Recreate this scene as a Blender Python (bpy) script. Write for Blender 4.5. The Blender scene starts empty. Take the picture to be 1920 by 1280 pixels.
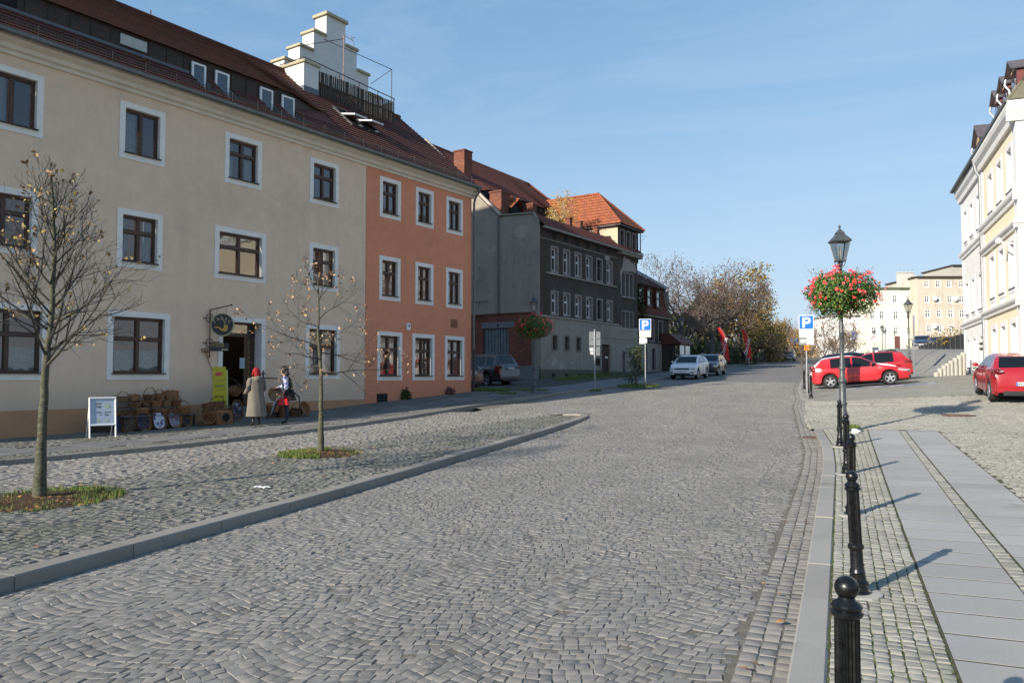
import bpy, bmesh, math, random
import numpy as np
from mathutils import Vector, Matrix
random.seed(7)
RNG = np.random.default_rng(7)
PI = math.pi
R_ = math.radians
SC = bpy.context.scene
COL = SC.collection

# ------------------------------------------------------------------ helpers
def tag(o, label=None, cat=None, group=None, kind=None):
    if label: o['label'] = label
    if cat: o['category'] = cat
    if group: o['group'] = group
    if kind: o['kind'] = kind
    return o

def thing(name, label, cat, loc=(0, 0, 0), rz=0.0, group=None):
    o = bpy.data.objects.new(name, None)
    o.empty_display_size = 0.2
    COL.objects.link(o)
    o.location = loc
    o.rotation_euler = (0, 0, rz)
    return tag(o, label, cat, group)

def copy_tree(o, parent=None):
    c = o.copy()
    COL.objects.link(c)
    c.parent = parent
    for ch in [x for x in COL.objects if x.parent == o]:
        copy_tree(ch, c)
    return c

class MB:
    def __init__(s):
        s.v = []; s.f = []; s.m = []; s.uv = {}
    def add(s, verts, faces, mi=0):
        b = len(s.v)
        s.v.extend([tuple(p) for p in verts])
        for f in faces:
            s.f.append(tuple(b + i for i in f)); s.m.append(mi)
        return b
    def quad(s, a, b, c, d, mi=0, uv=None):
        s.add([a, b, c, d], [(0, 1, 2, 3)], mi)
        if uv: s.uv[len(s.f) - 1] = uv
    def tri(s, a, b, c, mi=0):
        s.add([a, b, c], [(0, 1, 2)], mi)
    def box(s, x0, x1, y0, y1, z0, z1, mi=0):
        s.add([(x0, y0, z0), (x1, y0, z0), (x1, y1, z0), (x0, y1, z0), (x0, y0, z1), (x1, y0, z1), (x1, y1, z1), (x0, y1, z1)],
              [(0, 3, 2, 1), (4, 5, 6, 7), (0, 1, 5, 4), (1, 2, 6, 5), (2, 3, 7, 6), (3, 0, 4, 7)], mi)
    def bbox(s, x0, x1, y0, y1, z0, z1, b=0.01, mi=0):
        # box with chamfered vertical and top edges
        def ring(z, i):
            return [(x0 + i + b, y0 + i, z), (x1 - i - b, y0 + i, z), (x1 - i, y0 + i + b, z), (x1 - i, y1 - i - b, z),
                    (x1 - i - b, y1 - i, z), (x0 + i + b, y1 - i, z), (x0 + i, y1 - i - b, z), (x0 + i, y0 + i + b, z)]
        vs = ring(z0, 0) + ring(z1 - b, 0) + ring(z1, b)
        fs = []
        for k in range(2):
            for i in range(8):
                j = (i + 1) % 8
                fs.append((k * 8 + i, k * 8 + j, k * 8 + 8 + j, k * 8 + 8 + i))
        fs.append(tuple(range(16, 24))); fs.append(tuple(range(7, -1, -1)))
        s.add(vs, fs, mi)
    def obox(s, c, u, v, w, mi=0):
        # oriented box: centre, three half-vectors
        c, u, v, w = map(Vector, (c, u, v, w))
        vs = [c + a * u + b * v + d * w for d in (-1, 1) for a, b in ((-1, -1), (1, -1), (1, 1), (-1, 1))]
        s.add(vs, [(0, 3, 2, 1), (4, 5, 6, 7), (0, 1, 5, 4), (1, 2, 6, 5), (2, 3, 7, 6), (3, 0, 4, 7)], mi)
    def prism(s, poly, a, b, axis='y', mi=0):
        # poly: list of 2-D points; extruded from a to b along axis
        n = len(poly)
        def P(p, t):
            if axis == 'y': return (p[0], t, p[1])
            if axis == 'x': return (t, p[0], p[1])
            return (p[0], p[1], t)
        vs = [P(p, a) for p in poly] + [P(p, b) for p in poly]
        fs = [tuple(range(n - 1, -1, -1)), tuple(range(n, 2 * n))]
        for i in range(n):
            j = (i + 1) % n
            fs.append((i, j, n + j, n + i))
        s.add(vs, fs, mi)
    def tube(s, pts, rad, n=8, mi=0, cap=True, squash=1.0):
        pts = [Vector(p) for p in pts]
        if not hasattr(rad, '__len__'): rad = [rad] * len(pts)
        rings = []
        t0 = (pts[1] - pts[0]).normalized()
        up = Vector((0, 0, 1)) if abs(t0.z) < 0.9 else Vector((1, 0, 0))
        for i, p in enumerate(pts):
            t = (pts[min(i + 1, len(pts) - 1)] - pts[max(i - 1, 0)])
            if t.length < 1e-9: t = t0
            t.normalize()
            x = up.cross(t)
            if x.length < 1e-5: x = Vector((1, 0, 0)).cross(t)
            x.normalize(); y = t.cross(x); up = y.cross(t).cross(t) * -1 if False else up
            rings.append([p + (x * math.cos(2 * PI * k / n) + y * math.sin(2 * PI * k / n) * squash) * rad[i] for k in range(n)])
        vs = [q for r in rings for q in r]
        fs = []
        for i in range(len(pts) - 1):
            for k in range(n):
                j = (k + 1) % n
                fs.append((i * n + k, i * n + j, (i + 1) * n + j, (i + 1) * n + k))
        if cap:
            fs.append(tuple(range(n - 1, -1, -1))); fs.append(tuple((len(pts) - 1) * n + k for k in range(n)))
        s.add(vs, fs, mi)
    def lathe(s, prof, n=16, c=(0, 0, 0), axis='z', mi=0, flute=None, cap=True, rot=0.0):
        # prof: (r, h) pairs; flute(h) -> amplitude; sq: n-gon style radius
        vs = []; fs = []
        for (r, h) in prof:
            for k in range(n):
                a = 2 * PI * k / n + rot
                rr = r
                if flute and flute(h): rr = r - flute(h) * (0.5 + 0.5 * math.cos(a * n / 4 if n % 4 == 0 else a)) if False else r - (flute(h) if k % 2 else 0)
                x, y = rr * math.cos(a), rr * math.sin(a)
                if axis == 'z': vs.append((c[0] + x, c[1] + y, c[2] + h))
                elif axis == 'y': vs.append((c[0] + x, c[1] + h, c[2] + y))
                else: vs.append((c[0] + h, c[1] + x, c[2] + y))
        m = len(prof)
        for i in range(m - 1):
            for k in range(n):
                j = (k + 1) % n
                fs.append((i * n + k, i * n + j, (i + 1) * n + j, (i + 1) * n + k))
        if cap: fs.append(tuple(range(n - 1, -1, -1))); fs.append(tuple((m - 1) * n + k for k in range(n)))
        s.add(vs, fs, mi)
    def ball(s, c, r, n=10, m=7, mi=0, sc=(1, 1, 1)):
        prof = [(max(1e-4, math.sin(PI * i / m)), -math.cos(PI * i / m)) for i in range(m + 1)]
        b = MB(); b.lathe(prof, n)
        s.add([(c[0] + p[0] * r * sc[0], c[1] + p[1] * r * sc[1], c[2] + p[2] * r * sc[2]) for p in b.v], b.f, mi)
    def xf(s, M, start=0):
        s.v[start:] = [tuple(M @ Vector(p)) for p in s.v[start:]]
    def mesh(s, name, mats, smooth=False, angle=40):
        me = bpy.data.meshes.new(name)
        me.from_pydata(s.v, [], s.f)
        if not isinstance(mats, (list, tuple)): mats = [mats]
        for m in mats: me.materials.append(m)
        if len(mats) > 1: me.polygons.foreach_set('material_index', s.m)
        if s.uv:
            ul = me.uv_layers.new(name='UVMap')
            for fi, uvs in s.uv.items():
                ls = me.polygons[fi].loop_start
                for k, q in enumerate(uvs): ul.data[ls + k].uv = q
        bm = bmesh.new(); bm.from_mesh(me)
        bmesh.ops.recalc_face_normals(bm, faces=bm.faces)
        bm.to_mesh(me); bm.free()
        if smooth:
            me.polygons.foreach_set('use_smooth', [True] * len(me.polygons))
            me.set_sharp_from_angle(angle=R_(angle))
        me.update()
        return me
    def build(s, name, mats, parent=None, smooth=False, angle=40, loc=None):
        o = bpy.data.objects.new(name, s.mesh(name, mats, smooth, angle))
        COL.objects.link(o)
        o.parent = parent
        if loc is not None: o.location = loc
        return o

def link_mesh(name, me, parent=None, loc=(0, 0, 0), rot=(0, 0, 0), sc=(1, 1, 1)):
    o = bpy.data.objects.new(name, me); COL.objects.link(o); o.parent = parent
    o.location = loc; o.rotation_euler = rot; o.scale = sc
    return o

# ------------------------------------------------------------------ materials
MATS = {}
class NT:
    def __init__(s, m):
        s.t = m.node_tree; s.n = s.t.nodes; s.l = s.t.links
        s.b = s.n['Principled BSDF']
    def new(s, t, **k):
        n = s.n.new(t)
        for a, v in k.items():
            if a.startswith('i_'):
                n.inputs[a[2:].replace('_', ' ')].default_value = v
            else: setattr(n, a, v)
        return n
    def link(s, a, b): s.l.new(a, b)
    def noise(s, vec, scale, detail=3, rough=0.6):
        n = s.new('ShaderNodeTexNoise'); n.inputs['Scale'].default_value = scale
        n.inputs['Detail'].default_value = detail; n.inputs['Roughness'].default_value = rough
        if vec is not None: s.link(vec, n.inputs['Vector'])
        return n.outputs['Fac']
    def ramp(s, fac, stops):
        r = s.new('ShaderNodeValToRGB')
        e = r.color_ramp.elements
        while len(e) > 1: e.remove(e[-1])
        e[0].position = stops[0][0]; e[0].color = tuple(stops[0][1]) + (1,) if len(stops[0][1]) == 3 else stops[0][1]
        for p, c in stops[1:]:
            q = e.new(p); q.color = tuple(c) + (1,) if len(c) == 3 else c
        s.link(fac, r.inputs['Fac'])
        return r.outputs['Color']
    def mix(s, a, b, fac, mode='MIX'):
        m = s.new('ShaderNodeMix', data_type='RGBA', blend_type=mode)
        for k, v in ((0, fac), (6, a), (7, b)):
            if hasattr(v, 'is_linked') or hasattr(v, 'links'): s.link(v, m.inputs[k])
            elif k == 0: m.inputs[0].default_value = v
            else: m.inputs[k].default_value = tuple(v) + (1,) if len(v) == 3 else v
        return m.outputs[2]
    def math(s, op, a, b=0.0):
        m = s.new('ShaderNodeMath', operation=op)
        for k, v in ((0, a), (1, b)):
            if hasattr(v, 'links'): s.link(v, m.inputs[k])
            else: m.inputs[k].default_value = v
        return m.outputs[0]
    def mapr(s, a, f0, f1, t0, t1):
        m = s.new('ShaderNodeMapRange')
        s.link(a, m.inputs['Value'])
        for k, v in zip(('From Min', 'From Max', 'To Min', 'To Max'), (f0, f1, t0, t1)): m.inputs[k].default_value = v
        return m.outputs['Result']
    def bump(s, h, strength=0.3, dist=0.01, prev=None):
        b = s.new('ShaderNodeBump'); b.inputs['Strength'].default_value = strength; b.inputs['Distance'].default_value = dist
        s.link(h, b.inputs['Height'])
        if prev is not None: s.link(prev, b.inputs['Normal'])
        return b.outputs['Normal']
    def coord(s, which='Object'):
        return s.new('ShaderNodeTexCoord').outputs[which]
    def pos(s): return s.new('ShaderNodeNewGeometry').outputs['Position']
    def mapping(s, vec, sc=(1, 1, 1), rot=(0, 0, 0), loc=(0, 0, 0)):
        m = s.new('ShaderNodeMapping'); m.inputs['Scale'].default_value = sc; m.inputs['Rotation'].default_value = rot; m.inputs['Location'].default_value = loc
        s.link(vec, m.inputs['Vector']); return m.outputs['Vector']

def base_mat(name, col=(0.5, 0.5, 0.5), rough=0.7, metal=0.0, spec=0.5, coat=0.0):
    m = bpy.data.materials.new(name); m.use_nodes = True
    t = NT(m)
    t.b.inputs['Base Color'].default_value = tuple(col) + (1,)
    t.b.inputs['Roughness'].default_value = rough
    t.b.inputs['Metallic'].default_value = metal
    t.b.inputs['Specular IOR Level'].default_value = spec
    t.b.inputs['Coat Weight'].default_value = coat
    return m, t

def simple(name, col, rough=0.6, metal=0.0, spec=0.5, coat=0.0, var=0.12, scale=6.0, bump=0.0, bscale=40):
    if name in MATS: return MATS[name]
    m, t = base_mat(name, col, rough, metal, spec, coat)
    p = t.coord()
    if var:
        f = t.noise(p, scale, 4)
        lo = [c * (1 - var) for c in col]; hi = [min(1, c * (1 + var)) for c in col]
        t.link(t.ramp(f, [(0.3, lo), (0.7, hi)]), t.b.inputs['Base Color'])
        t.link(t.mapr(f, 0.3, 0.7, max(0.02, rough - 0.08), min(1, rough + 0.08)), t.b.inputs['Roughness'])
    if bump:
        t.link(t.bump(t.noise(p, bscale, 3), bump, 0.01), t.b.inputs['Normal'])
    MATS[name] = m
    return m

def plaster(name, col, stain=(0.2, 0.18, 0.15), amt=0.35, low=None, bump=0.25, grime=0.0, patch=None):
    if name in MATS: return MATS[name]
    m, t = base_mat(name, col, 0.9, spec=0.25)
    p = t.coord()
    big = t.noise(p, 0.35, 5, 0.65)
    med = t.noise(p, 2.2, 5, 0.7)
    fine = t.noise(p, 60, 3)
    c = t.mix(col, [x * 0.88 for x in col], t.mapr(med, 0.35, 0.7, 0, 1))
    st = t.mapr(big, 0.52, 0.72, 0, amt)
    c = t.mix(c, stain, st)
    if grime:
        streak = t.noise(t.mapping(p, (2.5, 2.5, 0.16)), 1.4, 5, 0.7)
        c = t.mix(c, [x * 0.42 for x in stain], t.mapr(streak, 0.45, 0.75, 0, grime))
    if patch:
        pn = t.noise(t.mapping(p, (1, 1, 1), loc=(3, 1, 7)), 0.55, 6, 0.75)
        c = t.mix(c, patch, t.mapr(pn, 0.60, 0.615, 0, 0.85))
    # damp darker foot of the wall
    sx = t.new('ShaderNodeSeparateXYZ'); t.link(p, sx.inputs[0])
    if low is not None:
        lm = t.mapr(t.math('ADD', sx.outputs['Z'], t.math('MULTIPLY', med, 0.8)), low, low + 1.1, 0.6, 0)
        c = t.mix(c, stain, lm)
    c = t.mix(c, [min(1, x * 1.08) for x in col], t.mapr(fine, 0.4, 0.8, 0, 0.25))
    t.link(c, t.b.inputs['Base Color'])
    nb = t.bump(fine, bump, 0.004)
    nb = t.bump(med, 0.25, 0.02, nb)
    t.link(nb, t.b.inputs['Normal'])
    MATS[name] = m
    return m

def stone_mat(name, c1, c2, moss=None, mossamt=0.0, rough=0.78, scale=1.0):
    m, t = base_mat(name, c1, rough, spec=0.18)
    p = t.pos()
    rnd = t.new('ShaderNodeNewGeometry').outputs['Random Per Island']
    c = t.ramp(rnd, [(0.0, c1), (0.45, [(a + b) / 2 for a, b in zip(c1, c2)]), (0.8, c2), (1.0, [a * 0.82 for a in c1])])
    grain = t.noise(p, 160 * scale, 3, 0.8)
    c = t.mix(c, [x * 0.6 for x in c1], t.mapr(grain, 0.35, 0.75, 0.4, 0))
    spk = t.noise(p, 420, 1, 0.5)
    c = t.mix(c, [min(1, x * 1.75) for x in c2], t.mapr(spk, 0.6, 0.8, 0, 0.55))
    big = t.noise(p, 0.55, 4, 0.6)
    c = t.mix(c, [x * 0.74 for x in c1], t.mapr(big, 0.42, 0.75, 0, 0.7))
    dust = t.noise(p, 2.6, 4, 0.7)
    c = t.mix(c, (0.36, 0.33, 0.28), t.mapr(dust, 0.5, 0.8, 0, 0.32))
    c = t.mix(c, (0.07, 0.06, 0.05), t.mapr(t.noise(p, 1.3, 4, 0.6), 0.62, 0.76, 0, 0.42))
    if moss:
        mn = t.noise(p, 1.1, 5, 0.75)
        c = t.mix(c, moss, t.mapr(mn, 0.48, 0.72, 0, mossamt))
    t.link(c, t.b.inputs['Base Color'])
    t.link(t.mapr(grain, 0.2, 0.8, rough - 0.15, rough + 0.12), t.b.inputs['Roughness'])
    nb = t.bump(t.noise(p, 42, 4, 0.7), 0.45, 0.006)
    nb = t.bump(grain, 0.35, 0.003, nb)
    t.link(nb, t.b.inputs['Normal'])
    return m

def joint_mat(name, c1, c2, green=None, gamt=0.0):
    m, t = base_mat(name, c1, 0.95, spec=0.2)
    p = t.pos()
    c = t.mix(c1, c2, t.mapr(t.noise(p, 9, 5, 0.7), 0.35, 0.65, 0, 1))
    c = t.mix(c, [x * 0.4 for x in c1], t.mapr(t.noise(p, 120, 2), 0.4, 0.7, 0.5, 0))
    if green:
        c = t.mix(c, green, t.mapr(t.noise(p, 1.4, 6, 0.8), 0.44, 0.6, 0, gamt))
    t.link(c, t.b.inputs['Base Color'])
    t.link(t.bump(t.noise(p, 90, 3), 0.8, 0.01), t.b.inputs['Normal'])
    return m

def far_sett_mat(name, c1, c2, size=0.11, green=None, gamt=0.0, arch=False):
    # setts laid out by a brick pattern in world metres, for paving too far away to show single stones
    m, t = base_mat(name, c1, 0.85, spec=0.3)
    p = t.pos()
    warp = t.new('ShaderNodeVectorMath', operation='ADD')
    nz = t.new('ShaderNodeTexNoise'); nz.inputs['Scale'].default_value = 1.3; t.link(p, nz.inputs['Vector'])
    vs = t.new('ShaderNodeVectorMath', operation='SCALE'); t.link(nz.outputs['Color'], vs.inputs[0]); vs.inputs['Scale'].default_value = 0.35
    t.link(p, warp.inputs[0]); t.link(vs.outputs[0], warp.inputs[1])
    b = t.new('ShaderNodeTexBrick')
    b.inputs['Scale'].default_value = 1.0
    b.inputs['Brick Width'].default_value = size * 1.1; b.inputs['Row Height'].default_value = size
    b.inputs['Mortar Size'].default_value = 0.009; b.inputs['Mortar Smooth'].default_value = 0.5
    b.inputs['Color1'].default_value = tuple(c1) + (1,); b.inputs['Color2'].default_value = tuple(c2) + (1,)
    b.inputs['Mortar'].default_value = (c1[0] * 0.45, c1[1] * 0.42, c1[2] * 0.36, 1)
    b.inputs['Bias'].default_value = 0.0
    t.link(warp.outputs[0], b.inputs['Vector'])
    c = t.mix(b.outputs['Color'], [x * 0.72 for x in c1], t.mapr(t.noise(p, 0.5, 5, 0.7), 0.4, 0.75, 0, 0.7))
    c = t.mix(c, (0.36, 0.33, 0.28), t.mapr(t.noise(p, 2.1, 5, 0.7), 0.5, 0.8, 0, 0.4))
    if green: c = t.mix(c, green, t.mapr(t.noise(p, 0.9, 6, 0.75), 0.46, 0.66, 0, gamt))
    t.link(c, t.b.inputs['Base Color'])
    nb = t.bump(b.outputs['Fac'], -0.8 if False else 0.8, -0.02)
    nb = t.bump(t.noise(p, 14, 4, 0.7), 0.6, 0.03, nb)
    t.link(nb, t.b.inputs['Normal'])
    return m

def tile_mat(name, c1, c2, moss=(0.05, 0.045, 0.03), amt=0.4):
    if name in MATS: return MATS[name]
    m, t = base_mat(name, c1, 0.8, spec=0.3)
    uv = t.coord('UV')
    b = t.new('ShaderNodeTexBrick'); b.inputs['Scale'].default_value = 1
    b.inputs['Brick Width'].default_value = 0.21; b.inputs['Row Height'].default_value = 0.30
    b.inputs['Mortar Size'].default_value = 0.012; b.inputs['Mortar Smooth'].default_value = 0.3
    b.inputs['Color1'].default_value = tuple(c1) + (1,); b.inputs['Color2'].default_value = tuple(c2) + (1,)
    b.inputs['Mortar'].default_value = tuple(x * 0.4 for x in c1) + (1,)
    t.link(uv, b.inputs['Vector'])
    p = t.coord()
    c = t.mix(b.outputs['Color'], moss, t.mapr(t.noise(p, 0.7, 6, 0.7), 0.42, 0.75, 0, amt))
    c = t.mix(c, [x * 0.6 for x in c1], t.mapr(t.noise(p, 8, 4, 0.7), 0.4, 0.75, 0, 0.5))
    t.link(c, t.b.inputs['Base Color'])
    nb = t.bump(b.outputs['Fac'], 0.7, -0.02)
    nb = t.bump(t.noise(p, 30, 3), 0.3, 0.01, nb)
    t.link(nb, t.b.inputs['Normal'])
    MATS[name] = m
    return m

def glass_pane(name='window_glass', tint=(0.02, 0.025, 0.03), tr=0.6, rough=0.015):
    # see-through pane: clear where looked into straight, mirror-like at a slant
    if name in MATS: return MATS[name]
    m = bpy.data.materials.new(name); m.use_nodes = True
    nt = m.node_tree; n = nt.nodes; l = nt.links
    n.remove(n['Principled BSDF']); out = n['Material Output']
    g = n.new('ShaderNodeBsdfGlossy'); g.inputs['Roughness'].default_value = rough
    g.inputs['Color'].default_value = (0.95, 0.97, 1, 1)
    tr_ = n.new('ShaderNodeBsdfTransparent'); tr_.inputs['Color'].default_value = (tr, tr * 1.02, tr, 1)
    lw = n.new('ShaderNodeLayerWeight'); lw.inputs['Blend'].default_value = 0.5
    pw = n.new('ShaderNodeMath'); pw.operation = 'POWER'; pw.inputs[1].default_value = 2.6; l.new(lw.outputs['Facing'], pw.inputs[0])
    fr = n.new('ShaderNodeMapRange'); fr.inputs['To Min'].default_value = 0.10; fr.inputs['To Max'].default_value = 1.0; l.new(pw.outputs[0], fr.inputs['Value'])
    nz = n.new('ShaderNodeTexNoise'); nz.inputs['Scale'].default_value = 1.3
    tc = n.new('ShaderNodeTexCoord'); l.new(tc.outputs['Object'], nz.inputs['Vector'])
    bp = n.new('ShaderNodeBump'); bp.inputs['Strength'].default_value = 0.06; bp.inputs['Distance'].default_value = 0.05
    l.new(nz.outputs['Fac'], bp.inputs['Height'])
    l.new(bp.outputs['Normal'], g.inputs['Normal'])
    mx = n.new('ShaderNodeMixShader')
    l.new(fr.outputs[0], mx.inputs[0]); l.new(tr_.outputs[0], mx.inputs[1]); l.new(g.outputs[0], mx.inputs[2])
    l.new(mx.outputs[0], out.inputs['Surface'])
    MATS[name] = m
    return m

def brick_mat(name, c1, c2, mortar):
    if name in MATS: return MATS[name]
    m, t = base_mat(name, c1, 0.9, spec=0.2)
    uv = t.coord('UV')
    b = t.new('ShaderNodeTexBrick'); b.inputs['Scale'].default_value = 1
    b.inputs['Brick Width'].default_value = 0.25; b.inputs['Row Height'].default_value = 0.077
    b.inputs['Mortar Size'].default_value = 0.006
    b.inputs['Color1'].default_value = tuple(c1) + (1,); b.inputs['Color2'].default_value = tuple(c2) + (1,)
    b.inputs['Mortar'].default_value = tuple(mortar) + (1,)
    t.link(uv, b.inputs['Vector'])
    p = t.coord()
    c = t.mix(b.outputs['Color'], (0.35, 0.32, 0.28), t.mapr(t.noise(p, 5, 5, 0.8), 0.58, 0.72, 0, 0.6))
    c = t.mix(c, (0.05, 0.04, 0.035), t.mapr(t.noise(p, 1.1, 5, 0.7), 0.45, 0.75, 0, 0.6))
    t.link(c, t.b.inputs['Base Color'])
    t.link(t.bump(b.outputs['Fac'], 0.6, -0.01), t.b.inputs['Normal'])
    MATS[name] = m
    return m

def wicker_mat(name, c1, c2, scale=1.0):
    if name in MATS: return MATS[name]
    m, t = base_mat(name, c1, 0.55, spec=0.4)
    p = t.coord()
    w1 = t.new('ShaderNodeTexWave', wave_type='BANDS', bands_direction='Z'); w1.inputs['Scale'].default_value = 22 * scale
    w1.inputs['Distortion'].default_value = 2.0; w1.inputs['Detail'].default_value = 1
    t.link(p, w1.inputs['Vector'])
    w2 = t.new('ShaderNodeTexWave', wave_type='BANDS', bands_direction='DIAGONAL'); w2.inputs['Scale'].default_value = 16 * scale
    t.link(p, w2.inputs['Vector'])
    h = t.math('MULTIPLY', w1.outputs['Fac'], w2.outputs['Fac'])
    c = t.mix([x * 0.35 for x in c1], c2, t.mapr(h, 0.05, 0.6, 0, 1))
    c = t.mix(c, c1, t.mapr(t.noise(p, 9, 3), 0.3, 0.7, 0, 0.7))
    t.link(c, t.b.inputs['Base Color'])
    t.link(t.bump(h, 0.8, 0.012), t.b.inputs['Normal'])
    MATS[name] = m
    return m

def motif_mat(name, base, blobs, scale=9.0):
    # printed fabric: patches of several colours on a ground colour
    if name in MATS: return MATS[name]
    m, t = base_mat(name, base, 0.9)
    p = t.coord()
    c = base
    for i, (colr, th) in enumerate(blobs):
        v = t.noise(t.mapping(p, (1, 1, 1), loc=(i * 3.7, i * 1.9, i * 5.1)), scale * (1 + 0.3 * i), 3, 0.6)
        c = t.mix(c, colr, t.mapr(v, th, th + 0.03, 0, 1))
    t.link(c, t.b.inputs['Base Color'])
    MATS[name] = m
    return m

def paint(name, col, rough=0.25, metal=0.0):
    if name in MATS: return MATS[name]
    m, t = base_mat(name, col, rough, metal, 0.5, 0.8)
    t.b.inputs['Coat Roughness'].default_value = 0.06
    p = t.coord()
    f = t.noise(p, 3.0, 5, 0.7)
    t.link(t.mix(col, [x * 0.75 + 0.02 for x in col], t.mapr(f, 0.45, 0.8, 0, 0.6)), t.b.inputs['Base Color'])
    sx = t.new('ShaderNodeSeparateXYZ'); t.link(p, sx.inputs[0])
    t.link(t.mapr(f, 0.3, 0.8, rough, rough + 0.15), t.b.inputs['Roughness'])
    MATS[name] = m
    return m

M_BLACKMETAL = simple('black_cast_iron', (0.005, 0.0055, 0.006), 0.30, 0.0, 0.5, var=0.5, scale=25, bump=0.12, bscale=50)
M_GREYMETAL = simple('grey_painted_iron', (0.075, 0.082, 0.088), 0.45, 0.2, 0.5, var=0.35, scale=14, bump=0.15)
M_GALV = simple('galvanised_steel', (0.30, 0.32, 0.34), 0.45, 0.6, 0.5, var=0.2, scale=12)
M_ZINC = simple('zinc_sheet', (0.15, 0.155, 0.155), 0.5, 0.4, var=0.25, scale=5)
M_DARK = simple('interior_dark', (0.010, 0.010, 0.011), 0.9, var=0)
M_GLASS = glass_pane()
M_WHITETRIM = simple('white_trim_paint', (0.84, 0.79, 0.73), 0.85, var=0.07, scale=4, bump=0.1)
M_BROWNWOOD = simple('brown_window_wood', (0.070, 0.032, 0.021), 0.5, var=0.35, scale=10)
M_WHITEWOOD = simple('white_window_paint', (0.72, 0.72, 0.70), 0.5, var=0.06)
M_SILL = simple('dark_sill', (0.035, 0.025, 0.022), 0.5, var=0.3)
M_WHITE = simple('white_paint', (0.80, 0.80, 0.78), 0.5, var=0.04)
M_TILE = tile_mat('weathered_brown_roof_tile', (0.165, 0.055, 0.037), (0.10, 0.038, 0.028))
M_TILE_OR = tile_mat('orange_roof_tile', (0.40, 0.125, 0.055), (0.27, 0.085, 0.045), amt=0.25)
M_TILE_RED = tile_mat('old_red_roof_tile', (0.24, 0.065, 0.038), (0.15, 0.046, 0.032), amt=0.35)

# ------------------------------------------------------------------ camera and light
cam_d = bpy.data.cameras.new('camera'); cam = bpy.data.objects.new('camera', cam_d); COL.objects.link(cam)
cam.location = (0, 0, 1.65)
cam.rotation_euler = (R_(90) + math.atan(66 / 1480), 0, R_(22.6))
cam_d.sensor_width = 36; cam_d.lens = 36 * 1480 / 1920; cam_d.clip_end = 5000; cam_d.clip_start = 0.05
SC.camera = cam
SUN_EL = 23.3
sun_dir = Vector((-0.41, -0.91, 0)).normalized() * math.cos(R_(SUN_EL)) + Vector((0, 0, math.sin(R_(SUN_EL))))
sd = bpy.data.lights.new('sun', 'SUN'); sd.energy = 5.0; sd.angle = R_(0.5); sd.color = (1.0, 0.90, 0.76)
so = bpy.data.objects.new('sun', sd); COL.objects.link(so)
so.rotation_euler = sun_dir.to_track_quat('Z', 'Y').to_euler(); so.location = (-20, -30, 40)
w = bpy.data.worlds.new('World'); SC.world = w; w.use_nodes = True
wn = w.node_tree.nodes; wl = w.node_tree.links
bg = wn['Background']
sky = wn.new('ShaderNodeTexSky'); sky.sky_type = 'NISHITA'; sky.sun_disc = False
sky.sun_elevation = R_(SUN_EL)
sky.sun_rotation = math.atan2(sun_dir.x, sun_dir.y)
sky.air_density = 1.0; sky.dust_density = 0.2; sky.ozone_density = 3.0; sky.altitude = 200
# thin cirrus veils high in the sky
wtc = wn.new('ShaderNodeTexCoord')
wmp = wn.new('ShaderNodeMapping'); wmp.inputs['Scale'].default_value = (1.2, 3.5, 7.0); wmp.inputs['Rotation'].default_value = (0.2, 0.5, 0.6)
wl.new(wtc.outputs['Generated'], wmp.inputs['Vector'])
wnz = wn.new('ShaderNodeTexNoise'); wnz.inputs['Scale'].default_value = 1.6; wnz.inputs['Detail'].default_value = 9; wnz.inputs['Roughness'].default_value = 0.62
wnz.inputs['Distortion'].default_value = 0.6
wl.new(wmp.outputs['Vector'], wnz.inputs['Vector'])
wmr = wn.new('ShaderNodeMapRange'); wmr.inputs['From Min'].default_value = 0.48; wmr.inputs['From Max'].default_value = 0.85; wmr.inputs['To Max'].default_value = 0.22
wl.new(wnz.outputs['Fac'], wmr.inputs['Value'])
wmx = wn.new('ShaderNodeMix'); wmx.data_type = 'RGBA'
def vmath(op, a, b):
    n = wn.new('ShaderNodeVectorMath'); n.operation = op
    for k, q in ((0, a), (1, b)):
        if hasattr(q, 'links'): wl.new(q, n.inputs[k])
        else: n.inputs[k].default_value = q
    return n.outputs[0]
# soften the very bright horizon band and lift the deep zenith, as thin autumn haze does
_c = sky.outputs['Color']
_c = vmath('DIVIDE', _c, vmath('ADD', vmath('DIVIDE', _c, (4.0, 5.0, 6.5)), (1, 1, 1)))
_c = vmath('ADD', vmath('MULTIPLY', _c, (1.22, 1.18, 1.12)), (0.16, 0.58, 1.12))
# pale haze towards the horizon
wsx = wn.new('ShaderNodeSeparateXYZ'); wl.new(wtc.outputs['Generated'], wsx.inputs[0])
def wmath(op, a, b):
    n = wn.new('ShaderNodeMath'); n.operation = op; n.use_clamp = True
    for k, q in ((0, a), (1, b)):
        if hasattr(q, 'links'): wl.new(q, n.inputs[k])
        else: n.inputs[k].default_value = q
    return n.outputs[0]
_h = wmath('MULTIPLY', wmath('POWER', wmath('SUBTRACT', 1.0, wmath('ABSOLUTE', wsx.outputs['Z'], 0)), 6.5), 0.85)
hz_ = wn.new('ShaderNodeMix'); hz_.data_type = 'RGBA'; wl.new(_h, hz_.inputs[0]); wl.new(_c, hz_.inputs[6]); hz_.inputs[7].default_value = (3.35, 3.95, 4.45, 1)
_c = hz_.outputs[2]
wl.new(wmr.outputs['Result'], wmx.inputs[0]); wl.new(_c, wmx.inputs[6]); wmx.inputs[7].default_value = (4.4, 5.0, 5.6, 1)
wl.new(wmx.outputs[2], bg.inputs['Color'])
bg.inputs['Strength'].default_value = 0.125
SC.view_settings.view_transform = 'Standard'; SC.view_settings.look = 'None'; SC.view_settings.exposure = 0.6; SC.view_settings.gamma = 1
SC.cycles.max_bounces = 6; SC.cycles.transparent_max_bounces = 16
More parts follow.
